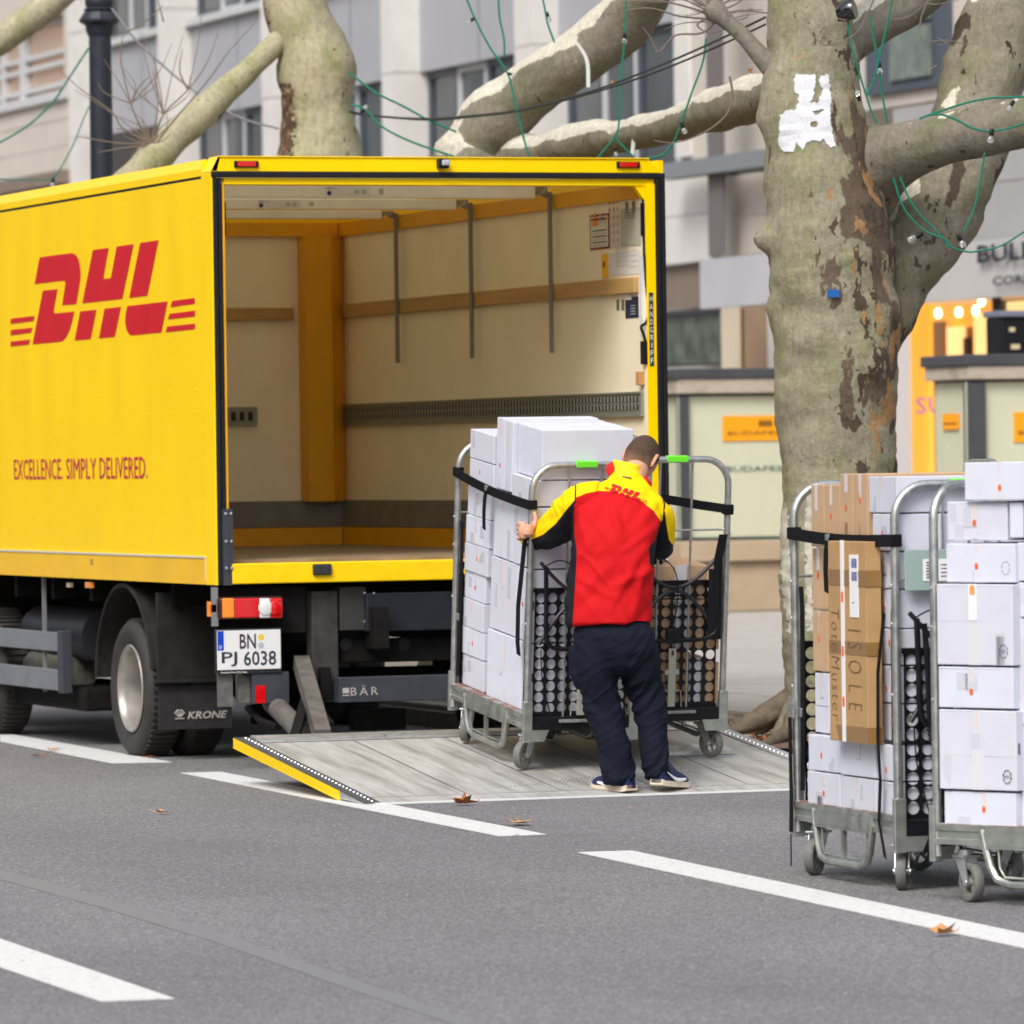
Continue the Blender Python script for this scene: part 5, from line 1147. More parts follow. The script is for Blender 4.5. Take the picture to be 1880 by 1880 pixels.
def grid_panel():
    b = MB(); x0, x1, z0, z1 = .035, CWD-.035, .275, .87; p = .0535; nx = int((x1-x0)/p); nz = int((z1-z0)/p); p = (x1-x0)/nx; pz = (z1-z0)/nz; n = 12; r = .0246
    for i in range(nx):
        for j in range(nz):
            cx, cz = x0+(i+.5)*p, z0+(j+.5)*pz
            cir = []; sq = []
            for k in range(n):
                a = 2*PI*(k+.5)/n; c, s = math.cos(a), math.sin(a); m_ = max(abs(c), abs(s)); cut = .94
                cir.append((cx+r*c, cz+r*s)); ex, ez = cx+c/m_*p/2, cz+s/m_*pz/2
                sq.append((ex, ez))
            for yy in (0, .012):
                pass
            vs = [(x, 0, z) for x, z in cir]+[(x, 0, z) for x, z in sq]+[(x, .005, z) for x, z in cir]+[(x, .005, z) for x, z in sq]
            fs = []
            for k in range(n):
                k2 = (k+1) % n; fs += [(k, k2, n+k2, n+k), (2*n+k, 3*n+k, 3*n+k2, 2*n+k2), (k, 2*n+k, 2*n+k2, k2)]
            b.add(vs, fs)
    b.box((x0-.006, -.003, z0-.03), (x1+.006, .015, z0)); b.box((x0-.006, -.003, z1), (x1+.006, .015, z1+.02))
    return b
def side_beam():   # along y, pressed profile with two raised bands
    b = MB(); b.prism([(-.012, 0, .205), (.03, 0, .205), (.03, 0, .275), (-.012, 0, .275)], (0, CLN, 0))
    b.prism([(-.019, .0, .256), (-.012, 0, .25), (-.012, 0, .277), (-.019, 0, .277)], (0, CLN, 0)); b.prism([(-.017, 0, .205), (-.012, 0, .205), (-.012, 0, .228), (-.017, 0, .224)], (0, CLN, 0)); return b
def side_loop():   # bridge of the beam with two openings
    b = MB(); y0, y1 = .24, .82
    b.tube([(-.014, y0-.02, .262), (-.014, y0, .19), (-.014, y0+.02, .13), (-.014, y0+.05, .088), (-.014, y0+.11, .070), (-.014, y1-.11, .070), (-.014, y1-.05, .088), (-.014, y1-.02, .13), (-.014, y1, .19), (-.014, y1+.02, .262)], .0155, 8, up=(1, 0, 0))
    b.box((-.024, y0-.01, .205), (-.004, y1+.01, .255)); b.box((-.022, .518, .07), (-.006, .542, .21)); b.box((-.026, y0, .196), (-.008, y1, .204))
    b.tube([(-.012, y0+.055, .20), (-.012, y0+.06, .13), (-.012, y0+.085, .096), (-.012, .50, .094)], .005, 6, up=(1, 0, 0)); b.tube([(-.012, .56, .094), (-.012, y1-.085, .096), (-.012, y1-.06, .13), (-.012, y1-.055, .20)], .005, 6, up=(1, 0, 0))
    return b
def caster(cage, x, y, ang, k):
    R_ = .070
    fk = MB(); fk.box((-.038, -.045, .158), (.038, .045, .168), bev=.003)
    for s in (-1, 1):
        fk.prism([(s*.023, -.035, .16), (s*.023, .035, .16), (s*.023, .060, R_+.012), (s*.023, .052, R_-.014), (s*.023, .032, R_-.014)], (s*.004, 0, 0))
    fk.lathe((-.032, .045, R_), (1, 0, 0), [(.010, 0), (.010, .064), (0, .065)], 8); fk.lathe((0, 0, .165), (0, 0, 1), [(.03, 0), (.03, .02), (0, .021)], 14)
    f = place_mesh(lambda: fk, 'caster', 'caster', mat('bright zinc fork', (.55, .57, .57), .35, .8, var=.15, vs=20), cage, (x, y, 0), (0, 0, ang))
    w = place_mesh(lambda: MB().lathe((-.018, .045, R_), (1, 0, 0), [(.050, .0), (.065, .0), (R_, .006), (R_, .032), (.065, .038), (.050, .038)], 28, closed=True), 'wheel', 'wheel', castm, f, smooth=True)
    def hub():
        b = MB(); b.lathe((-.014, .045, R_), (1, 0, 0), [(.014, 0), (.014, .028), (0, .028)], 12); b.lathe((-.008, .045, R_), (1, 0, 0), [(.043, 0), (.052, 0), (.052, .016), (.043, .016)], 24, closed=True)
        for q in range(5): a = q*2*PI/5; b.tube([(0, .045+.012*math.cos(a), R_+.012*math.sin(a)), (0, .045+.047*math.cos(a), R_+.047*math.sin(a))], .007, 4)
        return b
    place_mesh(hub, 'hub', 'hub', casth, f)
def ribbon_local(pts, w, t, side): return MB().ribbon(pts, w, t, side)
def cage(loc, rot, label, straps=(), green=True, angs=(.4, .2, -.3, .6), belts=True, nearset='full', arcs=True, scale=1):
    c = thing('roll_cage', label, 'roll cage', loc, rot, 'parcel roll cages'); c.scale = (scale,)*3
    place_mesh(uframe, 'uf', 'end_frame', steel, c, (0, 0, 0), smooth=True); place_mesh(uframe, 'uf', 'end_frame', steel, c, (0, CLN, 0))
    for yy in (.004, CLN-.004):
        for dx in (-.085, .085): place_mesh(lambda: MB().tube([(0, 0, .2), (0, 0, CHT)], .0058, 8), 'vb', 'upright_bar', steel, c, (CWD/2+dx, yy, 0), smooth=True)
        place_mesh(lambda: MB().tube([(0, 0, 0), (CWD, 0, 0)], .0055, 8), 'hb', 'cross_bar', steel, c, (0, yy, 1.14), smooth=True)
        place_mesh(grid_panel, 'gp', 'grid_panel', blackpl, c, (0, yy+.008, 0))
        place_mesh(lambda: MB().box((.0, -.02, .195), (CWD, .03, .262), bev=.006), 'eb', 'end_bar', blackpl, c, (0, yy, 0))
    for xx, r_ in ((0, 0), (CWD, PI)):
        place_mesh(side_beam, 'sb', 'side_beam', zincg, c, (xx, 0 if r_ == 0 else CLN, 0), (0, 0, r_)); place_mesh(side_loop, 'sl', 'beam_loop', zincg, c, (xx, 0 if r_ == 0 else CLN, 0), (0, 0, r_), smooth=True)
    place_mesh(lambda: MB().box((.03, .03, .24), (CWD-.03, CLN-.03, .268)), 'dk', 'deck', mat('dark deck board', (.06, .05, .045), .8, var=.2), c)
    place_mesh(lambda: MB().box((-.014, .02, .2765), (.03, CLN-.02, .280)), 'dl', 'deck_lip', mat('red brown lip', (.23, .12, .10), .6, var=.4, vs=12, col2=(.30, .30, .28), mix_lo=.5, mix_hi=.55), c)
    for k, (x, y) in enumerate(((.05, .09), (.05, CLN-.09), (CWD-.05, .09), (CWD-.05, CLN-.09))): caster(c, x, y, angs[k], k)
    for x in (0, CWD):
        for y in (0, CLN):
            s = 1 if x == 0 else -1; t_ = 1 if y == 0 else -1
            place_mesh(lambda: MB().box((-.022, -.022, .14), (.024, .006, .34), bev=.003), 'ft', 'corner_shoe', zincg, c, (x, y+(0 if y == 0 else .016), 0))
            place_mesh(lambda: MB().prism([(-.0, -.024, .20), (.11, -.024, .20), (.085, -.024, .145), (.015, -.024, .145)], (0, .02, 0)), 'ft2', 'foot_bracket', zincg, c, (x if x == 0 else x-.11, y+(0 if y == 0 else .028), 0))
            for z in (.22, .33, .72, .98, 1.12):
                place_mesh(lambda: MB().lathe((0, 0, 0), (-1, 0, 0), [(.007, 0), (.006, .004), (0, .006)], 8), 'rv', 'rivet', boltm, c, (x-.0165 if x == 0 else x+.0165, y, z), (0, 0, 0 if x == 0 else PI))
    if green: MB().box((CWD/2-.055, -.0185, CHT-.012), (CWD/2+.055, .0185, CHT+.0185), bev=.003).build('green_sticker', greenm, c, local=True)
    if belts:
        for y, t_ in ((0, 1), (CLN, -1)):
            MB().ribbon([(.012, y+t_*.035, 1.10), (.010, y+t_*.05, 1.02), (.008, y+t_*.05, .7), (.004, y+t_*.045, .32)], .042, .004, (0, 1, 0)).build('hanging_belt', webm, c, local=True)
            MB().box((-.002, y+t_*.03-.02 if t_ > 0 else y-.05, .60), (.016, y+t_*.03+.03 if t_ > 0 else y-.01, .635), bev=.002).build('buckle', steel, c, local=True)
    if arcs:   # flexible hoops and cable hung on the near end
        y = -.022; sm = [(.045+(CWD-.09)*t, y, 1.02-.16*math.sin(PI*t)) for t in [i/14 for i in range(15)]]
        fr_ = [(.045+(CWD-.09)*t, y, .62+.225*math.sin(PI*t)) for t in [i/14 for i in range(15)]]
        hp_ = MB(); hp_.tube(sm, .0095, 8, up=(0, 1, 0)); hp_.tube(fr_, .0095, 8, up=(0, 1, 0)); hp_.build('rubber_hoop', mat('black hoop', (.02, .02, .024), .45), c, smooth=True, local=True)
        lo = MB(); lo.tube([tuple(q) for q in smooth_path([(.07, y-.01, 1.0), (.075, y-.012, .8), (.08, y-.015, .65), (.13, y-.015, .60), (.25, y-.012, .60), (.36, y-.012, .60), (.45, y-.012, .61), (.50, y-.012, .66), (.49, y-.01, .8), (.49, y-.01, 1.0)], 5)], .011, 8)
        lo.box((.23, y-.022, .585), (.31, y+.002, .66), bev=.004); lo.build('handle_loop', blackpl, c, smooth=True, local=True)
        wi = MB(); wi.tube([tuple(q) for q in smooth_path([(.06, y-.01, 1.0), (.15, y-.02, 1.03), (.26, y-.024, .95), (.28, y-.026, .8), (.26, y-.026, .68)], 6)], .0032, 5); wi.tube([tuple(q) for q in smooth_path([(.05, y-.02, .60), (.06, y-.025, .45), (.10, y-.025, .3), (.11, y-.03, .2)], 6)], .003, 5); wi.build('thin_cable', blackpl, c, local=True)
        pl_ = MB(); pl_.box((CWD/2-.028, y-.012, .27), (CWD/2+.012, y-.004, .56), bev=.003); pl_.box((CWD/2-.045, y-.010, .43), (CWD/2+.03, y-.005, .455)); pl_.tube([(CWD/2-.06, y-.01, .27), (CWD/2-.055, y-.012, .35), (CWD/2+.04, y-.012, .35), (CWD/2+.045, y-.01, .27)], .003, 5)
        po = pl_.build('coupling_plate', mat('cream coupling metal', (.36, .37, .32), .5, .3), c, local=True); MB().box((CWD/2-.014, y-.0135, .525), (CWD/2-.002, y-.0115, .55)).build('slot', inkm, po, local=True)
        MB().box((.16, y-.012, .235), (.40, y+.01, .25), bev=.003).build('coupling_bar', steel_dull, c, local=True)
    for st_ in straps:
        z0_, z1_, tail = st_
        n = 12; pts = []
        for i in range(n+1):
            t = i/n; pts.append((-.021-.004*math.sin(PI*t), CLN+.005-(CLN+.01)*t, z0_+(z1_-z0_)*t-.012*math.sin(PI*t)))
        MB().ribbon(pts, .046, .004, (0, 0, 1)).build('belt', webm, c, local=True)
        for yy, zz in ((CLN, z0_), (0, z1_)): MB().box((-.024, yy-.022, zz-.023), (.022, yy+.022, zz+.023), bev=.004).build('belt_loop', webm, c, local=True)
        ty = CLN*(1-tail); zt0 = z0_+(z1_-z0_)*tail-.012
        MB().ribbon([(-.03, ty, zt0+.01), (-.034, ty+.012, zt0-.05), (-.03, ty+.03, zt0-.12), (-.03, ty+.022, zt0-.2)], .04, .004, (0, 1, .2)).build('belt_tail', webm, c, local=True)
        MB().box((-.036, ty-.012, zt0-.005), (-.024, ty+.018, zt0+.02), bev=.003).build('buckle', steel, c, local=True)
    return c
def frame(c): return Matrix.LocRotScale(c.location, c.rotation_euler, c.scale)
ATH = math.atan(RSL)
def on_ramp(x, y): return (x, y, RSL*(y+3.43)+.010)
cA = cage(on_ramp(.718, -2.675), (ATH, 0, 0), 'roll cage on the tail lift gripped by the worker, left one of the pair', straps=((1.345, 1.30, .47),), angs=(2.2, 2.6, 2.9, 2.6))
cB = cage(on_ramp(1.262, -2.50), (ATH, 0, 0), 'roll cage with brown boxes behind black grid, right one on the tail lift', straps=(), angs=(2.6, 2.9, -2.7, 2.9), green=True)
rC = math.radians(-2.6)
cC = cage((-.462+.03, -9.745, .001), (0, 0, rC), 'roll cage on the road holding brown cartons and a tall brown box', straps=((1.305, 1.285, .42),), angs=(2.7, 2.4, .3, .6))
rD = math.radians(25)
cD = cage((-.055-.0, -11.21, .001), (0, 0, rD), 'roll cage cut by the right edge of the photo, stacked with large white cartons', straps=(), angs=(.5, 2.75, .2, 2.5), green=False)
pe = atd(1706, 900, 27.8)
cE = cage((pe.x+.05, pe.y-.30, .137), (0, 0, math.radians(-97)), 'empty roll cage on the pavement with only its top showing behind the cartons', arcs=False, belts=False, green=False, scale=.958)
# belt on the open far side of cart B (seen through the frame)
MB().ribbon([(-.0, .02, 1.36), (.10, .2, 1.31), (.22, .5, 1.27), (.45, .1, 1.25), (CWD, .02, 1.24)], .045, .004, (0, 0, 1)).build('belt', webm, cB, local=True)
MB().ribbon([(.19, .10, 1.27), (.20, .10, 1.1), (.22, .09, .98), (.24, .09, .92)], .05, .004, (1, 0, 0)).build('belt_tail', webm, cB, local=True)
MB().box((CWD-.024, -.026, 1.215), (CWD+.024, .024, 1.265), bev=.004).build('belt_loop', webm, cB, local=True)
MB().box((.18, .07, 1.28), (.22, .09, 1.31), bev=.003).build('buckle', steel, cB, local=True)
MB().ribbon([(CWD-.03, -.03, 1.12), (CWD-.055, -.035, 1.0), (CWD-.055, -.035, .6)], .045, .004, (1, 0, 0)).build('hanging_belt', webm, cB, local=True)
MB().ribbon([(CWD-.075, -.032, .95), (CWD-.075, -.034, .60)], .055, .008, (1, 0, 0)).build('plastic_post', blackpl, cB, local=True)
# belts falling down beside cart C and cart A near posts
MB().ribbon([(-.03, .04, 1.02), (-.034, .10, .8), (-.03, .12, .55), (-.034, .09, .4), (-.03, .12, .25), (-.034, .05, .12)], .026, .003, (0, 1, .3)).build('belt_tail', webm, cC, local=True)
MB().ribbon([(-.025, .01, 1.16), (-.03, .03, 1.0), (-.035, .06, .8), (-.03, .07, .62), (-.03, .05, .56)], .05, .004, (0, 1, .1)).build('belt_tail', webm, cA, local=True)
MB().ribbon([(-.028, CLN-.0, .60), (-.03, CLN-.01, .3), (-.03, CLN, .16)], .03, .004, (0, 1, 0)).build('belt_tail', webm, cC, local=True)
MB().tube([(-.03, CLN, .15), (-.034, CLN-.01, .12), (-.03, CLN, .08), (-.032, CLN-.004, .03)], .003, 5).build('cord_end', webm, cC, local=True)
bx_ = MB(); bx_.box((-.034, CLN-.045, .60), (-.026, CLN-.035, .68)); bx_.box((-.034, CLN-.005, .60), (-.026, CLN+.005, .68)); bx_.box((-.036, CLN-.045, .63), (-.022, CLN+.005, .65)); bx_.build('buckle', steel, cC, local=True)
MB().box((.03, -.025, 1.10), (.35, -.018, 1.25), bev=.002).build('sign_holder', mat('sea green plastic', (.30, .40, .38), .4), cC, local=True)
MB().box((.10, -.0275, 1.135), (.33, -.025, 1.215)).build('label', labelw, cC, local=True)
lbb = MB()
for k in range(6): lbb.box((.112, -.0285, 1.145+k*.011), (.145, -.0275, 1.151+k*.011))
for k in range(4): lbb.box((.17, -.0285, 1.150+k*.014), (.31-.02*(k % 2), -.0275, 1.154+k*.014))
lbb.build('print_line', mat('dark grey print', (.15, .15, .13), .5), cC, local=True)
# corrugated hose loops on the near end of cart C
hz = MB(); Q = smooth_path([(.10, -.03, .98), (.11, -.035, .8), (.115, -.04, .6), (.14, -.04, .52), (.20, -.04, .49), (.3, -.035, .50)], 14)
for i, q in enumerate(Q): pass
hz.tube([tuple(q) for q in Q], [.011+(.004 if (i % 2 and i > 28) else 0) for i in range(len(Q))], 8); hz.build('corrugated_hose', blackpl, cC, smooth=True, local=True)

# ------------------------------------------------------------------ parcels
def lp(F, x, y, axis, val):
    Fi = F.inverted(); o = Fi @ CC; d = Fi.to_3x3() @ ray(x, y); t = (val-o[axis])/d[axis]; return o+d*t
PN = [0]
def parcel(F, x0, x1, y0, y1, z0, z1, m, label, tape=True, mark=True, jit=1.0, side='x', extra=None, group='parcels in the roll cages', top_tape=True):
    PN[0] += 1; rnd = random.Random(PN[0]*17)
    w, d, h = x1-x0, y1-y0, z1-z0
    b = MB(); b.box((-w/2, -d/2+.0022, 0), (w/2, d/2-.0022, h-.0035), bev=min(.0035, w*.1, d*.1))
    for v in b.v:   # soft dents and sagging of card
        k = noise.noise(Vector((v.x*3+PN[0], v.y*3, v.z*3)))*.004; v.x += k; v.y += k*.6; v.z += -abs(k)*.3
    white = m in (cardw, cardw2)
    o = b.build('parcel', m); M_ = F @ Matrix.Translation(((x0+x1)/2+rnd.uniform(-.003, .003)*jit, (y0+y1)/2, z0)) @ Matrix.Rotation(rnd.uniform(-.012, .012)*jit, 4, 'Z')
    o.matrix_world = M_; tag(o, label, 'parcel', group)
    X = -w/2
    tm = tapem if white else tapeb
    if tape:
        u = rnd.uniform(-.06, .1)*d
        L0 = h*rnd.uniform(.25, .55)
        MB().box((X-.0012, u-.014, h-L0), (X+.001, u+.014, h-.004)).build('tape', tm if white else mat('pale tape', (.60, .58, .60), .35), o, local=True)
        if rnd.random() < .45: MB().box((X-.0013, u-.013, .006), (X+.001, u+.013, h*.22)).build('tape', tm if white else tapeb, o, local=True)
        if mark:
            pr = MB(); zz = h-L0*.5
            for k in range(int(L0*.8/.009)): pr.box((X-.0022, u-.0022, h-.012-k*.009), (X-.0012, u+.0022, h-.0165-k*.009))
            pr.build('tape_print', orangepale, o, local=True)
            if rnd.random() < .55:
                em = MB(); ez = h*rnd.uniform(.3, .6); s = min(.012, h*.10)
                for k in (-1, 0, 1): em.box((X-.0026, u+k*s*.42-s*.15, ez-s), (X-.0014, u+k*s*.42+s*.15, ez+s*(.9-.25*abs(k))))
                em.box((X-.0027, u-s*.6, ez-s*.2), (X-.0014, u+s*.6, ez+s*.05)); em.build('orange_emblem', orangep, o, local=True)
    # flap seam around the closed lid seen as a dark hairline
    if side in ('x', 'both') and d > .1 and white and rnd.random() < .7:
        MB().box((X-.0006, -d/2+.006, h-.010), (X+.001, d/2-.006, h-.0088)).build('lid_edge', mat('lid seam grey card', (.42, .43, .48), .8), o, local=True)
    if white and h > .2 and rnd.random() < .9:
        zc = h*rnd.uniform(.35, .6); MB().box((X-.0004, -d/2+.004, zc), (X+.001, d/2-.004, zc+.0012)).build('crease', mat('crease grey', (.50, .51, .57), .7), o, local=True)
    if d > .22 and white:
        for q_ in range(rnd.randint(1, 3)):
            yy = rnd.uniform(-.4, .35)*d; ww = rnd.uniform(.03, .06); z0 = 0 if rnd.random() < .5 else h*rnd.uniform(.3, .5)
            MB().box((X-.0008, yy, z0), (X+.001, yy+ww, z0+h*rnd.uniform(.3, .5))).build('clear_tape', mat('clear tape', (.545, .55, .615), .18, coat=.5), o, local=True)
    if w > .2 and h > .17 and rnd.random() < .5:
        for s in (-1, 1): MB().box((s*(w/2-.014)-.003, -d/2-.0008, h*.45), (s*(w/2-.014)+.003, -d/2+.001, h*.45+min(.04, h*.25))).build('hand_slot', inkm, o, local=True)
    if extra: extra(o, w, d, h)
    return o
def ppx(F, xl, xr, yt, yb, m, label, xp=.02, dep=.46, **k):
    ym = (yt+yb)/2; xm = (xl+xr)/2; a = lp(F, xl, ym, 0, xp); c = lp(F, xr, ym, 0, xp); t = lp(F, xm, yt, 0, xp); bt = lp(F, xm, yb, 0, xp)
    y0, y1 = sorted((a.y, c.y)); y0 = max(y0, .022); y1 = min(y1, CLN-.012); return parcel(F, xp, xp+dep, y0+.001, y1-.001, bt.z, t.z, m, label, **k)
ORD = ['topmost', 'second from top', 'third from top', 'fourth from top', 'fifth from top', 'sixth from top', 'seventh from top', 'eighth from top', 'lowest']
FA = frame(cA); fb = lambda o: o
ycs = [791, 845, 897, 951, 1003, 1056, 1107, 1160, 1212, 1262]; xcs = [(863, 907), (861, 906), (856, 898), (855, 897), (852, 895), (850, 889), (848, 888), (844, 887), (844, 886)]
for i in range(9):
    zt_ = lp(FA, 885, ycs[i], 0, .03).z; zb_ = lp(FA, 885, ycs[i+1], 0, .03).z
    if i == 8: zb_ = .281
    a = lp(FA, xcs[i][0], ycs[i]+25, 0, .02); c = lp(FA, xcs[i][1], ycs[i]+25, 0, .02)
    parcel(FA, .02+.004*(i % 3), .50, c.y+.001, min(a.y, 1.02), zb_, zt_, cardw if i % 2 else cardw2, f'low white parcel, {ORD[i]} in the far column of the worker gripped cage')
zs = {k: lp(FA, 925, k, 0, .03).z for k in (900, 1025, 1032, 1160)}
parcel(FA, .03, .52, .485, .60, zs[900], lp(FA, 919, 766, 0, .03).z, cardw, 'hindmost thin white box standing on edge atop the worker gripped cage')
parcel(FA, .035, .52, .38, .483, zs[900], lp(FA, 938, 771, 0, .03).z-.006, cardw2, 'second thin white box from behind standing on edge atop the worker gripped cage')
zz_ = lp(FA, 990, 789, 1, .02).z
parcel(FA, .06, .53, .025, .375, zs[900]+.10, zz_, cardw, 'big white box on top of the gripped cage above the green sticker', tape=False)
parcel(FA, .035, .525, .03, .377, zs[900]-.03, zs[900]+.098, cardw2, 'white box hidden half behind the tube below the big slotted top box')
parcel(FA, .022, .50, .30, .60, zs[1025], zs[900]-.032, cardw, 'big plain white box behind the grip of the left hand, rear half')
parcel(FA, .020, .52, .03, .297, zs[1025], zs[900]-.034, cardw2, 'big plain white box right behind the left hand of the worker', tape=True)
parcel(FA, .018, .50, .24, .61, zs[1160], zs[1025]-.003, cardw2, 'rear white box in the second row from below of the gripped cage')
parcel(FA, .018, .52, .03, .238, zs[1160]+.0, zs[1025]-.004, cardw, 'front white box in the second row from below of the gripped cage')
parcel(FA, .016, .51, .13, .62, .281, zs[1160]-.003, cardw, 'wide tall white box at the bottom of the gripped cage with two orange marks')
parcel(FA, .020, .52, .03, .128, .281, zs[1160]-.006, cardw2, 'narrow white box standing at the bottom front corner of the gripped cage')
FB = frame(cB)
def papers(o, w, d, h):
    rr = random.Random(4)
    for k in range(5):
        M2 = Matrix.Rotation(rr.uniform(-.5, .5), 3, 'Z'); b = MB(); cx, cy = rr.uniform(-w*.25, w*.25), rr.uniform(-d*.4, d*.35)
        b.box((cx-.10, cy-.14, h+.001+k*.002), (cx+.10, cy+.14, h+.0025+k*.002), rot=M2); b.build('paper_sheet', mat('pale blue paper', (.55, .62, .74), .6) if k == 2 else mat('sheet paper', (.74, .74, .78), .6), o, local=True)
    MB().box((w*.12, -d/2-.001, .0), (w*.26, -d/2+.001, h)).build('tape', mat('pale tape', (.60, .58, .60), .35), o, local=True)
parcel(FB, .02, .47, .03, .95, .80, .965, cardb, 'brown carton with loose white papers on top in the right cage on the tail lift', tape=False, extra=papers)
parcel(FB, .03, .30, .03, .9, .54, .798, cardb, 'brown carton behind the black grid of the right lift cage, upper left', tape=False)
parcel(FB, .305, .37, .03, .7, .54, .795, cardw2, 'slim white box between brown cartons behind the grid, upper row')
parcel(FB, .375, .535, .03, .8, .54, .79, cardb, 'brown carton behind the black grid of the right lift cage, upper right', tape=False)
parcel(FB, .03, .26, .03, .9, .281, .538, cardb, 'brown carton behind the black grid of the right lift cage, lower left', tape=False)
parcel(FB, .265, .38, .03, .8, .281, .535, cardb2, 'tan carton in the middle of the lower row behind the grid', tape=False)
parcel(FB, .385, .45, .03, .8, .281, .50, cardw2, 'slim white box in the lower row behind the grid')
parcel(FB, .455, .535, .03, .8, .281, .48, cardb, 'small brown carton lowest right behind the grid of the right lift cage', tape=False)
FC = frame(cC)
brn = []
ppx(FC, 1489, 1513, 888, 1003, cardb, 'narrow brown carton in the top left corner of the cage with the tall box'); ppx(FC, 1514, 1541, 888, 1003, cardb, 'narrow brown carton, second from left along the top of the road cage')
ppx(FC, 1490, 1517, 1005, 1118, cardb, 'brown carton at the left edge of the road cage, second row'); ppx(FC, 1491, 1518, 1120, 1232, cardb, 'brown carton at the left edge of the road cage, third row')
ppx(FC, 1495, 1522, 1234, 1345, cardw, 'white carton at the left edge of the road cage under the brown ones')
ppx(FC, 1542, 1566, 868, 985, cardb, 'tallest reaching brown carton in the top middle of the road cage, left half'); ppx(FC, 1567, 1593, 868, 985, cardb, 'brown carton in the top middle of the road cage, right half beside the white ones')
ppx(FC, 1524, 1592, 1006, 1345, cardb, 'brown carton mostly hidden behind the tall tan box', tape=False, xp=.05, dep=.4)
rows = [872, 941, 1011, 1080, 1152, 1220, 1290, 1360]; lab = ['first', 'second', 'third', 'fourth', 'fifth', 'sixth', 'seventh']
xl = [1594, 1603, 1597, 1596, 1612, 1613, 1616]
for i in range(7): ppx(FC, xl[i], 1661, rows[i]+1, rows[i+1], cardw if i % 2 else cardw2, f'white parcel, {lab[i]} from top right of the tall tan carton', dep=.5)
for i, (a_, b_) in enumerate(((1484, 1542), (1544, 1608), (1610, 1662))):
    ppx(FC, a_, b_, 1349+i*9, 1416+i*9, cardw, ['left', 'middle', 'right'][i]+' white parcel in the upper of the two bottom rows under the tall tan box', dep=.5, xp=-.004)
    o = ppx(FC, a_, b_, 1417+i*9, 1484+i*9, cardw2, ['left', 'middle', 'right'][i]+' white parcel in the lowest row of the road cage with the tall box', dep=.5, xp=-.004)
# the tall tan box
def tall(o, w, d, h):
    X = -w/2
    tb_ = mat('tan tape', (.27, .15, .05), .3, coat=.3)
    for z0, z1 in ((h-.17, h-.11), (h*.5-.05, h*.5), (.0, .06)): MB().box((X-.0012, -d/2-.0012, z0), (w/2, d/2*.98, z1)).build('tape_band', tb_, o, local=True)
    MB().box((X-.0022, d*.07, 0), (X+.001, d*.16, h)).build('white_tape', labelw, o, local=True)
    em = MB()
    for z in (h*.72, h*.45, h*.2): 
        for k in (-1, 0, 1): em.box((X-.003, d*.115+k*.008-.003, z-.02), (X-.002, d*.115+k*.008+.003, z+.02-.004*abs(k)))
    em.build('orange_emblem', orangep, o, local=True)
    lb_ = MB().box((X-.0025, -d*.30, h*.62), (X+.001, -d*.08, h*.93)).build('shipping_label', labelw, o, local=True)
    bc = MB()
    for z0 in (h*.80, h*.865):
        for k in range(9): bc.box((X-.0035, -d*.28+k*.0065, z0), (X-.0024, -d*.28+k*.0065+.0035*(.5+.5*((k*7) % 3)/2), z0+h*.045))
    bc.box((X-.0035, -d*.2, h*.69), (X-.0024, -d*.15, h*.695)); bc.build('barcode', mat('blue black ink', (.06, .07, .25), .5), lb_, local=True)['kind'] = 'stuff'
    # handwriting running down the box
    def hand(txt, y, zt, width, height):
        text_mb(txt, (X-.002, y, zt), (0, 0, -1), (0, -1, 0) if False else (0, 1, 0), 1, width=width, height=height, ext=-.0012, shear=.15, spacing=1.15).build('handwriting', pencilm, o, local=True)
    t1 = text_mb('TotoMuster', (X-.0022, d*.42, h*.66), (0, 0, -1), (0, -1, 0), 1, width=h*.56, height=d*.2, ext=0, shear=.1, spacing=1.2, bold=-.02)
    t2 = text_mb('ISOLE', (X-.0022, -d*.02, h*.56), (0, 0, -1), (0, -1, 0), 1, width=h*.40, height=d*.34, ext=0, shear=.05, spacing=1.9, bold=-.024)
    # thin the strokes like a pen by keeping the outline only
    for t_ in (t1, t2):
        seen = {}
        for f in t_.f:
            for i in range(len(f)): e_ = (f[i], f[(i+1) % len(f)]); k_ = tuple(sorted(e_)); seen[k_] = seen.get(k_, 0)+1
        n_ = MB()
        cnt = 0
        pass
        n_.v = list(t_.v); n_.f = list(t_.f); n_.m = list(t_.m)
        n_.build('handwriting', pencilm, o, local=True)['kind'] = 'stuff'
ppx(FC, 1521, 1592, 992, 1362, cardb2, 'tall tan carton with handwriting and white tape on the open side of a cage', xp=-.062, dep=.06, tape=False, extra=tall)
FD = frame(cD)
def rec(o, w, d, h):
    X = -w/2; r = .019; em = MB(); y = -d/2+.045; z = .05
    for k in range(8): a = k*PI/4; a2 = a+.55; em.tube([(X-.0015, y+r*math.cos(a), z+r*1.25*math.sin(a)), (X-.0015, y+r*math.cos(a2), z+r*1.25*math.sin(a2))], .0016, 4)
    em.build('recycling_mark', inkm, o, local=True); text_mb('RESY', (X-.0012, y+.013, z-.006), (0, -1, 0), (0, 0, 1), 1, width=.028, height=.011, ext=.0002).build('lettering', inkm, o, local=True)
    MB().box((X-.001, d*.0-.03, .0), (X+.001, d*.0+.03, h*.5)).build('tape', tapem, o, local=True)
def tag_w(o, w, d, h):
    X = -w/2; y = d*.02
    MB().box((X-.0022, y-.018, h*.55), (X+.001, y+.018, h-.002)).build('white_tape', labelw, o, local=True)
    em = MB()
    for k in (-1, 0, 1): em.box((X-.0034, y+k*.008-.003, h*.86), (X-.0022, y+k*.008+.003, h*.98-.003*abs(k)))
    em.build('orange_emblem', mat('amber print', (.75, .25, .01), .5), o, local=True); rec(o, w, d, h)
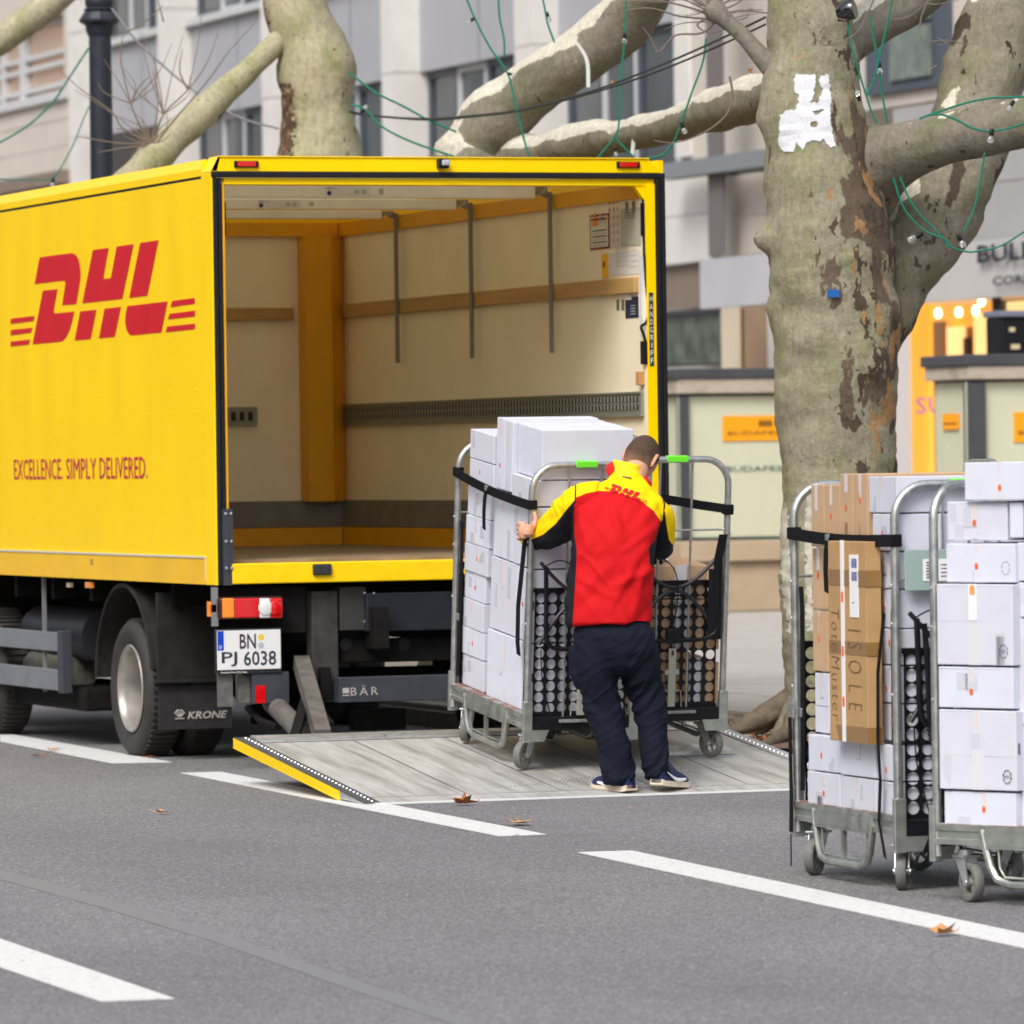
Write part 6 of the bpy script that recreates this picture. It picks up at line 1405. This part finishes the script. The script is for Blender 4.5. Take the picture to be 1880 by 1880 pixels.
ppx(FD, 1769, 1905, 846, 918, cardw, 'white carton crowning the stack at the right edge', dep=.4, xp=-.0)
ppx(FD, 1737, 1849, 919, 992, cardw2, 'white carton second from the top at the right edge, wide one', dep=.45); ppx(FD, 1851, 1878, 920, 987, cardw, 'slim white carton beside the second one from the top at the right edge', dep=.45, tape=False)
ppx(FD, 1879, 1960, 880, 985, cardw, 'white carton cut by the picture edge in the second row', dep=.45, tape=False)
ppx(FD, 1735, 1864, 996, 1069, cardw, 'white carton with round recycling mark, third row at the right edge', dep=.45, xp=.0, extra=rec); ppx(FD, 1866, 1960, 994, 1066, cardw2, 'white carton cut by the picture edge in the third row', dep=.45, tape=False)
ppx(FD, 1720, 1863, 1071, 1221, cardw2, 'largest white carton at the right edge with a white tape strip and recycling mark', dep=.5, xp=-.02, tape=False, extra=tag_w)
ppx(FD, 1865, 1960, 1068, 1133, cardw, 'white carton cut by the picture edge beside the largest one, upper', dep=.45, tape=False); ppx(FD, 1865, 1960, 1135, 1330, cardw2, 'tall white carton cut by the picture edge below the middle', dep=.45, tape=False)
ppx(FD, 1722, 1862, 1223, 1300, cardw, 'flat white carton under the largest one at the right edge', dep=.45, xp=-.02)
ppx(FD, 1724, 1868, 1302, 1450, cardw2, 'big square white carton in the lower part of the right edge stack', dep=.45, xp=-.02, extra=rec); ppx(FD, 1874, 1960, 1332, 1535, cardw, 'white carton with orange mark cut by the picture edge at the bottom', dep=.45, tape=False)
o = ppx(FD, 1733, 1866, 1452, 1526, cardw, 'lowest white carton standing on the deck of the right edge cage', dep=.45, xp=-.01)
MB().box((-.0, -.0, 0), (.01, .01, .01))

# ------------------------------------------------------------------ the worker
FWH = Vector((math.sin(CYAW), math.cos(CYAW), 0)); RTH = Vector((math.cos(CYAW), -math.sin(CYAW), 0)); UPV = Vector((0, 0, 1)); BD = 28.2; PXM = BD/CF
def Mp(x, y, b=0): return atd(x, y, BD+b)
base = Vector((1.06, -3.37, .012))
PERSON = thing('person', 'worker seen from behind in red, yellow and black jacket and dark trousers, gripping a cage', 'person', base)
def loft(b, rings, n=28, power=2.3):
    """rings: (x px, y px, depth offset, half width m, half depth m, tilt)"""
    vs = []
    for (x, y, bo, hw, hd) in [r[:5] for r in rings]:
        c = Mp(x, y, bo)
        for k in range(n):
            a = 2*PI*k/n; ca, sa = math.cos(a), math.sin(a)
            vs.append(c+RTH*(hw*math.copysign(abs(ca)**(2/power), ca))+FWH*(hd*math.copysign(abs(sa)**(2/power), sa)))
    m = len(rings); fs = [(i*n+j, i*n+(j+1) % n, (i+1)*n+(j+1) % n, (i+1)*n+j) for i in range(m-1) for j in range(n)]
    fs += [list(range(n))[::-1], [(m-1)*n+j for j in range(n)]]
    b.add(vs, fs)
def limb_m(b, pts, n=18):
    Q = smooth_path([tuple(Mp(*p[:3]))+(p[3],) for p in pts], 6); b.tube([q[:3] for q in Q], [q[3] for q in Q], n)
def remesh(b, name, voxel, smooth_it=3, fn=None):
    me = bpy.data.meshes.new('tmp'); me.from_pydata(b.v, [], b.f); bm = bmesh.new(); bm.from_mesh(me); bmesh.ops.recalc_face_normals(bm, faces=bm.faces[:]); bm.to_mesh(me); bm.free()
    ob = bpy.data.objects.new('tmp', me); COL.objects.link(ob)
    md = ob.modifiers.new('r', 'REMESH'); md.mode = 'VOXEL'; md.voxel_size = voxel
    if smooth_it: sm = ob.modifiers.new('s', 'SMOOTH'); sm.iterations = smooth_it; sm.factor = .5
    bpy.context.view_layer.update(); dg = bpy.context.evaluated_depsgraph_get(); out = bpy.data.meshes.new_from_object(ob.evaluated_get(dg))
    bpy.data.objects.remove(ob); bpy.data.meshes.remove(me); out.name = name; out.materials.clear()
    if fn:
        nrm = [v.normal.copy() for v in out.vertices]
        for v, nn in zip(out.vertices, nrm): v.co = fn(v.co.copy(), nn)
    return out
def add_mesh(name, me, m, parent, org):
    me.transform(Matrix.Translation(-org)); me.materials.append(m)
    for p in me.polygons: p.use_smooth = True
    o = bpy.data.objects.new(name, me); COL.objects.link(o); o.parent = parent; return o
def topx(v): d = v-CC; z = d.dot(CW); return 940+CF*d.dot(CR)/z, 940-CF*d.dot(CU)/z
def interp(P, t):
    if t <= P[0][0]: return P[0][1]
    for (a, va), (c, vc) in zip(P, P[1:]):
        if t <= c: return va+(vc-va)*(t-a)/(c-a)
    return P[-1][1]
# trousers
b = MB()
loft(b, [(1121, 1100, .03, .140, .09), (1122, 1132, .02, .165, .10), (1128, 1165, .01, .190, .118), (1132, 1195, .01, .192, .118), (1134, 1222, .02, .16, .10), (1136, 1240, .02, .07, .06)])
limb_m(b, [(1092, 1175, .0, .095), (1095, 1220, .01, .106), (1101, 1268, .03, .092), (1116, 1330, .02, .079), (1132, 1398, .0, .075), (1138, 1432, .0, .069)])
limb_m(b, [(1170, 1175, .02, .090), (1174, 1215, .04, .098), (1183, 1268, .08, .083), (1197, 1330, .07, .069), (1204, 1390, .04, .068), (1208, 1427, .03, .060)])
limb_m(b, [(1060, 1190, .0, .035), (1062, 1235, .01, .045), (1070, 1262, .02, .035)], 10)
def ridge(x, y, z): return (1-abs(noise.noise(Vector((x, y, z))))*2.2)
def tr_fold(v, n):
    x, y = topx(v); s_ = 1 if x < 1155 else -1
    k = noise.noise(Vector((v.x*4.5, v.y*4.5, v.z*9+v.x*9*s_)))*.010+max(-.2, ridge(v.x*4+s_*3, v.y*4, v.z*9+v.x*13*s_)-.35)*.010+max(0, ridge(v.x*8+9, v.y*7, v.z*19-v.x*12)-.4)*.006
    k *= .85+1.2*max(0, (y-1360)/80)-.5*max(0, min(1, (1170-y)/25))+1.0*math.exp(-((y-1285)/38)**2); return v+n*k
me = remesh(b, 'trousers', .0065, 7, tr_fold); add_mesh('trousers', me, trous, PERSON, base)
pk = MB(); 
for pts in ([(1042, 1178), (1062, 1176), (1072, 1262), (1060, 1266), (1048, 1240)],):
    pass
# shoes
def shoe(px, py, bo, dirv, lift, L=.285):
    h = Mp(px, py, bo); h.z = max(rz_(h.y), .0)+.014+lift; f = (RTH*dirv[0]+FWH*dirv[1]).normalized(); s = f.cross(UPV)
    f3 = (f-UPV*(lift*1.0/L)).normalized(); u3 = s.cross(f3).normalized()
    up_ = MB(); so_ = MB(); n = 16; prof = [(0, .03, .075), (.08, .038, .115), (.25, .040, .125), (.42, .042, .095), (.6, .047, .066), (.78, .048, .052), (.92, .038, .042), (1.0, .016, .03)]
    vs = []; vs2 = []
    for (t, w, hh) in prof:
        c = h+f3*(t*L)
        for k in range(n):
            a = 2*PI*k/n; r_ = math.sin(a); vs.append(c+s*(w*math.cos(a)*(1 if r_ < .3 else .82))+u3*((max(0, r_)*hh)+.018 if r_ > 0 else .018+r_*.004))
            vs2.append(c+s*((w+.006)*math.cos(a))+u3*((.026 if r_ > 0 else -.0)*min(1, abs(r_)*3)+(0 if r_ > 0 else .0)+(.006 if t > .9 or t < .05 else 0)))
    m_ = len(prof); fs = [(i*n+j, i*n+(j+1) % n, (i+1)*n+(j+1) % n, (i+1)*n+j) for i in range(m_-1) for j in range(n)]+[list(range(n))[::-1], [(m_-1)*n+j for j in range(n)]]
    up_.add(vs, fs); so_.add(vs2, fs); o = up_.build('shoe', shoe_m, PERSON, smooth=True); so_.build('sole', sole_m, o, smooth=True)
    for sg in (-1, 1):   # curved tick stripe on each side
        st_ = MB(); pts = [h+f3*(L*t)+s*(sg*(.0455-.008*(zz_ > .05)))+u3*zz_ for t, zz_ in ((.70, .040), (.55, .034), (.42, .033), (.28, .045), (.14, .066))]
        st_.tube(pts, [.006, .009, .010, .006, .002], 6); st_.build('curved_stripe', labelw, o, smooth=True)
    return o
shoe(1160, 1462, -.04, (-.62, .78), 0); shoe(1205, 1460, -.02, (.52, .85), .026)
# jacket
b = MB()
loft(b, [(1119, 1143, .03, .199, .145), (1119, 1110, .04, .203, .148), (1121, 1060, .06, .200, .15), (1126, 1010, .08, .203, .155), (1131, 975, .11, .213, .155), (1135, 945, .14, .213, .148), (1138, 922, .165, .200, .135), (1142, 905, .18, .172, .115), (1147, 890, .19, .125, .095), (1151, 878, .20, .085, .08), (1151, 868, .205, .072, .075)], n=36)
limb_m(b, [(1100, 918, .15, .085), (1072, 922, .17, .088), (1046, 942, .24, .090), (1022, 967, .33, .078), (997, 981, .41, .062), (976, 988, .46, .047), (963, 987, .49, .040)])
limb_m(b, [(1178, 925, .16, .08), (1203, 937, .16, .068), (1212, 962, .20, .064), (1211, 992, .26, .062), (1213, 1008, .36, .052), (1216, 998, .46, .042), (1218, 990, .50, .036)])
def jfold(v, n):
    x, y = topx(v); arm_ = 1.0 if x < 1050 else 0
    k = noise.noise(Vector((v.x*5+1, v.y*5, v.z*3.0+v.x*4)))*.015+noise.noise(Vector((v.x*8, v.y*8+2, v.z*14-v.x*12)))*.011+arm_*noise.noise(Vector((v.x*18, v.y*10, v.z*9+v.x*20)))*.010+max(0, ridge(v.x*4+2, v.y*4, v.z*4+v.x*7)-.45)*.012+arm_*max(0, ridge(v.x*12, v.y*9, v.z*6+v.x*14)-.3)*.009
    # diagonal drape folds from the right arm pit across the back
    if x > 1060:
        for (x0, y0, x1, y1, wd, am) in ((1200, 968, 1150, 1010, 8, .010), (1195, 985, 1120, 1120, 9, .010), (1125, 935, 1140, 990, 9, .009), (1197, 1045, 1130, 1075, 9, .008), (1065, 940, 1080, 1010, 8, .006), (1060, 1060, 1130, 1100, 8, .006), (1188, 1010, 1165, 1120, 8, .007)):
            dx, dy = x1-x0, y1-y0; L2 = dx*dx+dy*dy; t = max(0, min(1, ((x-x0)*dx+(y-y0)*dy)/L2)); dd = math.hypot(x-x0-t*dx, y-y0-t*dy); k += 1.5*am*math.exp(-(dd/wd)**2)*math.sin(PI*(.15+.7*t))
    return v+n*k
me = remesh(b, 'jacket', .0065, 3, jfold)
YK = [(1040, 930), (1057, 914), (1075, 906), (1100, 901), (1120, 902), (1150, 909), (1180, 922), (1200, 938), (1212, 955), (1222, 965)]
AB = [(940, 1008), (962, 1000), (975, 991), (998, 981), (1020, 962), (1040, 936), (1057, 916)]
LB = [(880, 1056), (915, 1056), (950, 1053), (985, 1055), (1010, 1059), (1060, 1057), (1150, 1051)]
RB = [(925, 1222), (950, 1218), (967, 1210), (991, 1203), (1005, 1191), (1035, 1193), (1045, 1203), (1150, 1222)]
YR = [(920, 1216), (940, 1221), (965, 1224), (990, 1228), (1000, 1234), (1010, 1250)]
yel = me.attributes.new('yel', 'FLOAT', 'POINT'); blk = me.attributes.new('blk', 'FLOAT', 'POINT')
for v in me.vertices:
    x, y = topx(v.co)
    ye = (interp(AB, x)-y) if x < 1057 else (interp(YK, x)-y); bl = min(y-interp(AB, x), interp(LB, y)-x)
    yr = x-interp(YR, y); b2 = min(x-interp(RB, y), y-925)
    if x > 1150: ye = max(ye, min(yr, 1004-y, y-915)); bl = max(bl, min(b2, -yr))
    if abs(x-(1057-(y-885)*.02)) < 4 and y < 925: bl = max(bl, 1.4-abs(x-(1057-(y-885)*.02)))
    if y > 1139: bl = max(bl, -1)
    if 1205 < x < 1240 and y < 952: bl = max(bl, 1.5-abs(x-interp([(900, 1214), (925, 1220), (950, 1218)], y)))
    if x > 1120 and x < 1185 and y < 885: ye = 10; bl = -10
    yel.data[v.index].value = ye; blk.data[v.index].value = bl
jm = bpy.data.materials.new('jacket cloth'); jm.use_nodes = True; nt = jm.node_tree; N = nt.nodes; L = nt.links; bs_ = N['Principled BSDF']; bs_.inputs['Roughness'].default_value = .75; bs_.inputs['Specular IOR Level'].default_value = .12
def attr_fac(nm, lo, hi):
    a = N.new('ShaderNodeAttribute'); a.attribute_name = nm; r = N.new('ShaderNodeMapRange'); r.inputs[1].default_value = lo; r.inputs[2].default_value = hi; L.new(a.outputs['Fac'], r.inputs[0]); return r.outputs[0]
m1 = N.new('ShaderNodeMix'); m1.data_type = 'RGBA'; m1.inputs[6].default_value = (.50, .007, .010, 1); m1.inputs[7].default_value = (.86, .60, .003, 1); L.new(attr_fac('yel', -.2, .5), m1.inputs[0])
m2 = N.new('ShaderNodeMix'); m2.data_type = 'RGBA'; m2.inputs[7].default_value = (.012, .012, .016, 1); L.new(m1.outputs[2], m2.inputs[6]); L.new(attr_fac('blk', -.2, .4), m2.inputs[0]); L.new(m2.outputs[2], bs_.inputs['Base Color'])
tc_ = N.new('ShaderNodeTexCoord'); nz_ = N.new('ShaderNodeTexNoise'); nz_.inputs['Scale'].default_value = 240; bp_ = N.new('ShaderNodeBump'); bp_.inputs['Distance'].default_value = .0006; L.new(tc_.outputs['Object'], nz_.inputs[0]); L.new(nz_.outputs[0], bp_.inputs['Height']); L.new(bp_.outputs[0], bs_.inputs['Normal'])
jack = add_mesh('jacket', me, jm, PERSON, base)
bvj = BVHTree.FromPolygons([v.co+base for v in jack.data.vertices], [list(p.vertices) for p in jack.data.polygons])
for P_ in lgp:
    q = []
    for (x, y) in P_:
        yy = y+(x-270)*.128; u = (x-270)/1110; vv = (yy-990)/730; q.append((1122+58*u-3.5*vv, 886.5+19.5*u+14*vv))
    dq = decal(bvj, q, .007)
    if dq: MB().poly(dq).build('logo_shape', mat('logo red', (.50, .01, .015), .6, spec=.15), jack)
dq = decal(bvj, [(1142, 873.5), (1150, 875), (1160, 877), (1159, 879.5), (1150, 877.5), (1143, 876)], .005)
if dq: MB().poly(dq).build('hanger_loop', mat('dark red loop', (.08, .01, .01), .7), jack)
# stand up collar and red fleece collar
b = MB(); loft(b, [(1151, 882, .19, .078, .075), (1152, 872, .195, .072, .070), (1152, 860, .205, .070, .066), (1153, 849, .21, .068, .063)], n=30)
for v in b.v: x, y = topx(v); v.z -= (x-1152)*PXM*.22
add_mesh('collar', remesh(b, 'collar', .006, 2, lambda v, n: v+n*noise.noise(v*18)*.005), jy, PERSON, base)
b = MB(); loft(b, [(1158, 890, .215, .095, .085), (1155, 876, .225, .107, .09), (1150, 864, .235, .096, .085), (1150, 855, .24, .075, .07)], n=30)
for v in b.v: x, y = topx(v); v.z -= (x-1152)*PXM*.26
add_mesh('fleece_collar', remesh(b, 'fleece_collar', .007, 2, lambda v, n: v+n*noise.noise(v*14)*.008), mat('red fleece', (.72, .012, .012), .9), PERSON, base)
# head
HC = Mp(1177, 843, .29)
Rh = Matrix((RTH, FWH, UPV)).transposed() @ Matrix.Rotation(math.radians(13), 3, 'Y') @ Matrix.Rotation(math.radians(-30), 3, 'Z') @ Matrix.Rotation(math.radians(-24), 3, 'X')
def hp_(x, y, z): return HC+Rh @ Vector((x, y, z))
def head_pt(dv, k=1.0):
    x, y, z = dv; w = .078; dpt = .098; hh = .118
    if z < 0: w *= 1-.28*(-z)**1.5*(1 if y > 0 else .7); dpt *= 1-.12*(-z) if y > 0 else 1-.35*(-z)
    return Vector((x*w*k, y*dpt*k, z*hh*k))
def sphere(b, fn, nu=36, nv=24, keep=None):
    vs = []; 
    for i in range(nv+1):
        for j in range(nu):
            th = PI*i/nv; ph = 2*PI*j/nu; vs.append(fn(Vector((math.sin(th)*math.cos(ph), math.sin(th)*math.sin(ph), math.cos(th)))))
    fs = [(i*nu+j, i*nu+(j+1) % nu, (i+1)*nu+(j+1) % nu, (i+1)*nu+j) for i in range(nv) for j in range(nu)]; b.add(vs, fs)
bd = MB()
sphere(bd, lambda d: HC+Rh @ head_pt(d))
def blob(b, c, r): sphere(b, lambda d: HC+Rh @ (Vector(c)+Vector((d.x*r[0], d.y*r[1], d.z*r[2]))), 16, 10)
blob(bd, (0, .098, -.012), (.014, .022, .022)); blob(bd, (0, .094, .035), (.045, .012, .010)); blob(bd, (0, .090, -.052), (.024, .012, .008)); blob(bd, (0, .078, -.092), (.028, .022, .020))
for s in (-1, 1):
    for k in range(9):
        a = -1.3+k*2.9/8; blob(bd, (s*(.080+.008*math.sin(a+1.3)), -.008-.016*math.cos(a*1.0), .002+.030*math.sin(a)), (.007, .0075, .0085))
    blob(bd, (s*.078, -.006, -.020), (.006, .008, .010)); blob(bd, (s*.076, -.004, .0), (.004, .016, .024))
limb_m(bd, [(1170, 858, .25, .058), (1162, 880, .20, .060), (1152, 905, .17, .068)])
loft(bd, [(1122, 1170, .01, .120, .08), (1122, 1140, .02, .140, .09), (1123, 1080, .05, .150, .105), (1130, 1000, .09, .165, .11), (1136, 945, .14, .165, .105), (1142, 912, .17, .12, .08), (1150, 885, .19, .06, .055)])
limb_m(bd, [(1090, 920, .17, .05), (1046, 944, .25, .05), (1020, 968, .34, .044), (990, 982, .43, .034), (974, 984, .475, .029), (968, 978, .49, .028)])
limb_m(bd, [(1190, 930, .16, .05), (1212, 962, .20, .045), (1212, 1000, .28, .04), (1216, 1000, .42, .032), (1219, 988, .52, .028)])
limb_m(bd, [(1100, 1165, .0, .065), (1104, 1268, .03, .065), (1122, 1340, .02, .055), (1134, 1380, .0, .045), (1138, 1410, .0, .040)]); limb_m(bd, [(1155, 1165, .01, .065), (1181, 1268, .07, .06), (1196, 1340, .07, .05), (1201, 1375, .04, .042), (1204, 1402, .03, .038)])
# left hand round the tube : palm on the near side, four fingers to the left, thumb up on the right
TBD = (Vector((.718, -2.82, 0))-CC).dot(CW)-BD      # depth offset of the tube
limb_m(bd, [(968, 984, TBD-.055, .027), (969, 974, TBD-.050, .030), (968, 964, TBD-.046, .026)], 14)
limb_m(bd, [(962, 988, TBD-.045, .020), (960, 976, TBD-.046, .023), (961, 964, TBD-.042, .020)], 12)
for k in range(4):
    y = 962+8.6*k; w = 1-.06*k
    limb_m(bd, [(965, y-1, TBD-.045, .0115*w), (956, y-1, TBD-.042, .0105*w), (951.5, y+.5, TBD-.022, .0098*w), (952, y+2.2, TBD+.004, .009*w), (958, y+3, TBD+.024, .008*w), (966, y+3.2, TBD+.027, .0072*w)], 10)
limb_m(bd, [(971, 975, TBD-.045, .018), (979, 966, TBD-.034, .015), (983, 955, TBD-.026, .012), (982, 945, TBD-.020, .0105), (980, 940, TBD-.017, .008)], 10)
# right hand on the other cage
limb_m(bd, [(1219, 990, .53, .026), (1220, 982, .56, .028), (1220, 974, .58, .024)], 12)
for k in range(4):
    y = 970+8*k; limb_m(bd, [(1221, y, .57, .0108), (1228, y, .60, .010), (1230, y+1, .625, .0094), (1226, y+2, .65, .0085)], 8)
limb_m(bd, [(1214, 984, .56, .014), (1211, 972, .58, .011), (1212, 962, .60, .009)], 8)
body = add_mesh('body', remesh(bd, 'body', .0042, 2), skin, PERSON, base)
# hair : cropped cap
hb_ = MB(); nu, nv = 48, 32; vs = []; keep = []
for i in range(nv+1):
    for j in range(nu):
        th = PI*i/nv; ph = 2*PI*j/nu; d = Vector((math.sin(th)*math.cos(ph), math.sin(th)*math.sin(ph), math.cos(th))); vs.append(HC+Rh @ head_pt(d, 1.035 if d.z > -.2 else 1.02)); keep.append(d)
fs = []
for i in range(nv):
    for j in range(nu):
        f = (i*nu+j, i*nu+(j+1) % nu, (i+1)*nu+(j+1) % nu, (i+1)*nu+j); d = keep[f[0]]
        lim = -.60 if d.y < -.15 else (-.60+(d.y+.15)*2.2)
        if d.z > lim: fs.append(f)
hb_.add(vs, fs)
hh = bark_mat('cropped hair', (.075, .048, .030), (.2, .12, .08), (.05, .03, .02)); 
hm = bpy.data.materials.new('cropped hair fade'); hm.use_nodes = True; nt = hm.node_tree; N = nt.nodes; L = nt.links; b2_ = N['Principled BSDF']; b2_.inputs['Roughness'].default_value = .85; b2_.inputs['Specular IOR Level'].default_value = .2
tcn = N.new('ShaderNodeTexCoord'); nzn = N.new('ShaderNodeTexNoise'); nzn.inputs['Scale'].default_value = 260; nzn.inputs['Detail'].default_value = 3; L.new(tcn.outputs['Object'], nzn.inputs[0])
rr = N.new('ShaderNodeValToRGB'); rr.color_ramp.elements[0].position = .35; rr.color_ramp.elements[0].color = (.035, .022, .015, 1); rr.color_ramp.elements[1].position = .7; rr.color_ramp.elements[1].color = (.14, .09, .06, 1); L.new(nzn.outputs[0], rr.inputs[0])
at = N.new('ShaderNodeAttribute'); at.attribute_name = 'fade'; mxx = N.new('ShaderNodeMix'); mxx.data_type = 'RGBA'; mxx.inputs[7].default_value = (.26, .155, .105, 1); L.new(rr.outputs[0], mxx.inputs[6]); L.new(at.outputs['Fac'], mxx.inputs[0]); L.new(mxx.outputs[2], b2_.inputs['Base Color'])
bpn = N.new('ShaderNodeBump'); bpn.inputs['Distance'].default_value = .003; L.new(nzn.outputs[0], bpn.inputs['Height']); L.new(bpn.outputs[0], b2_.inputs['Normal'])
ho_ = hb_.build('hair', hm, PERSON, smooth=True); fa = ho_.data.attributes.new('fade', 'FLOAT', 'POINT')
for v, d in zip(ho_.data.vertices, keep): fa.data[v.index].value = max(0, min(1, (-.02-d.z)/.5+(.25 if abs(d.x) > .75 else 0)))
for o in list(bpy.data.objects):
    if o.type == 'MESH' and not o.data.materials: print('no material', o.name)
bpy.data.materials.remove(hh)
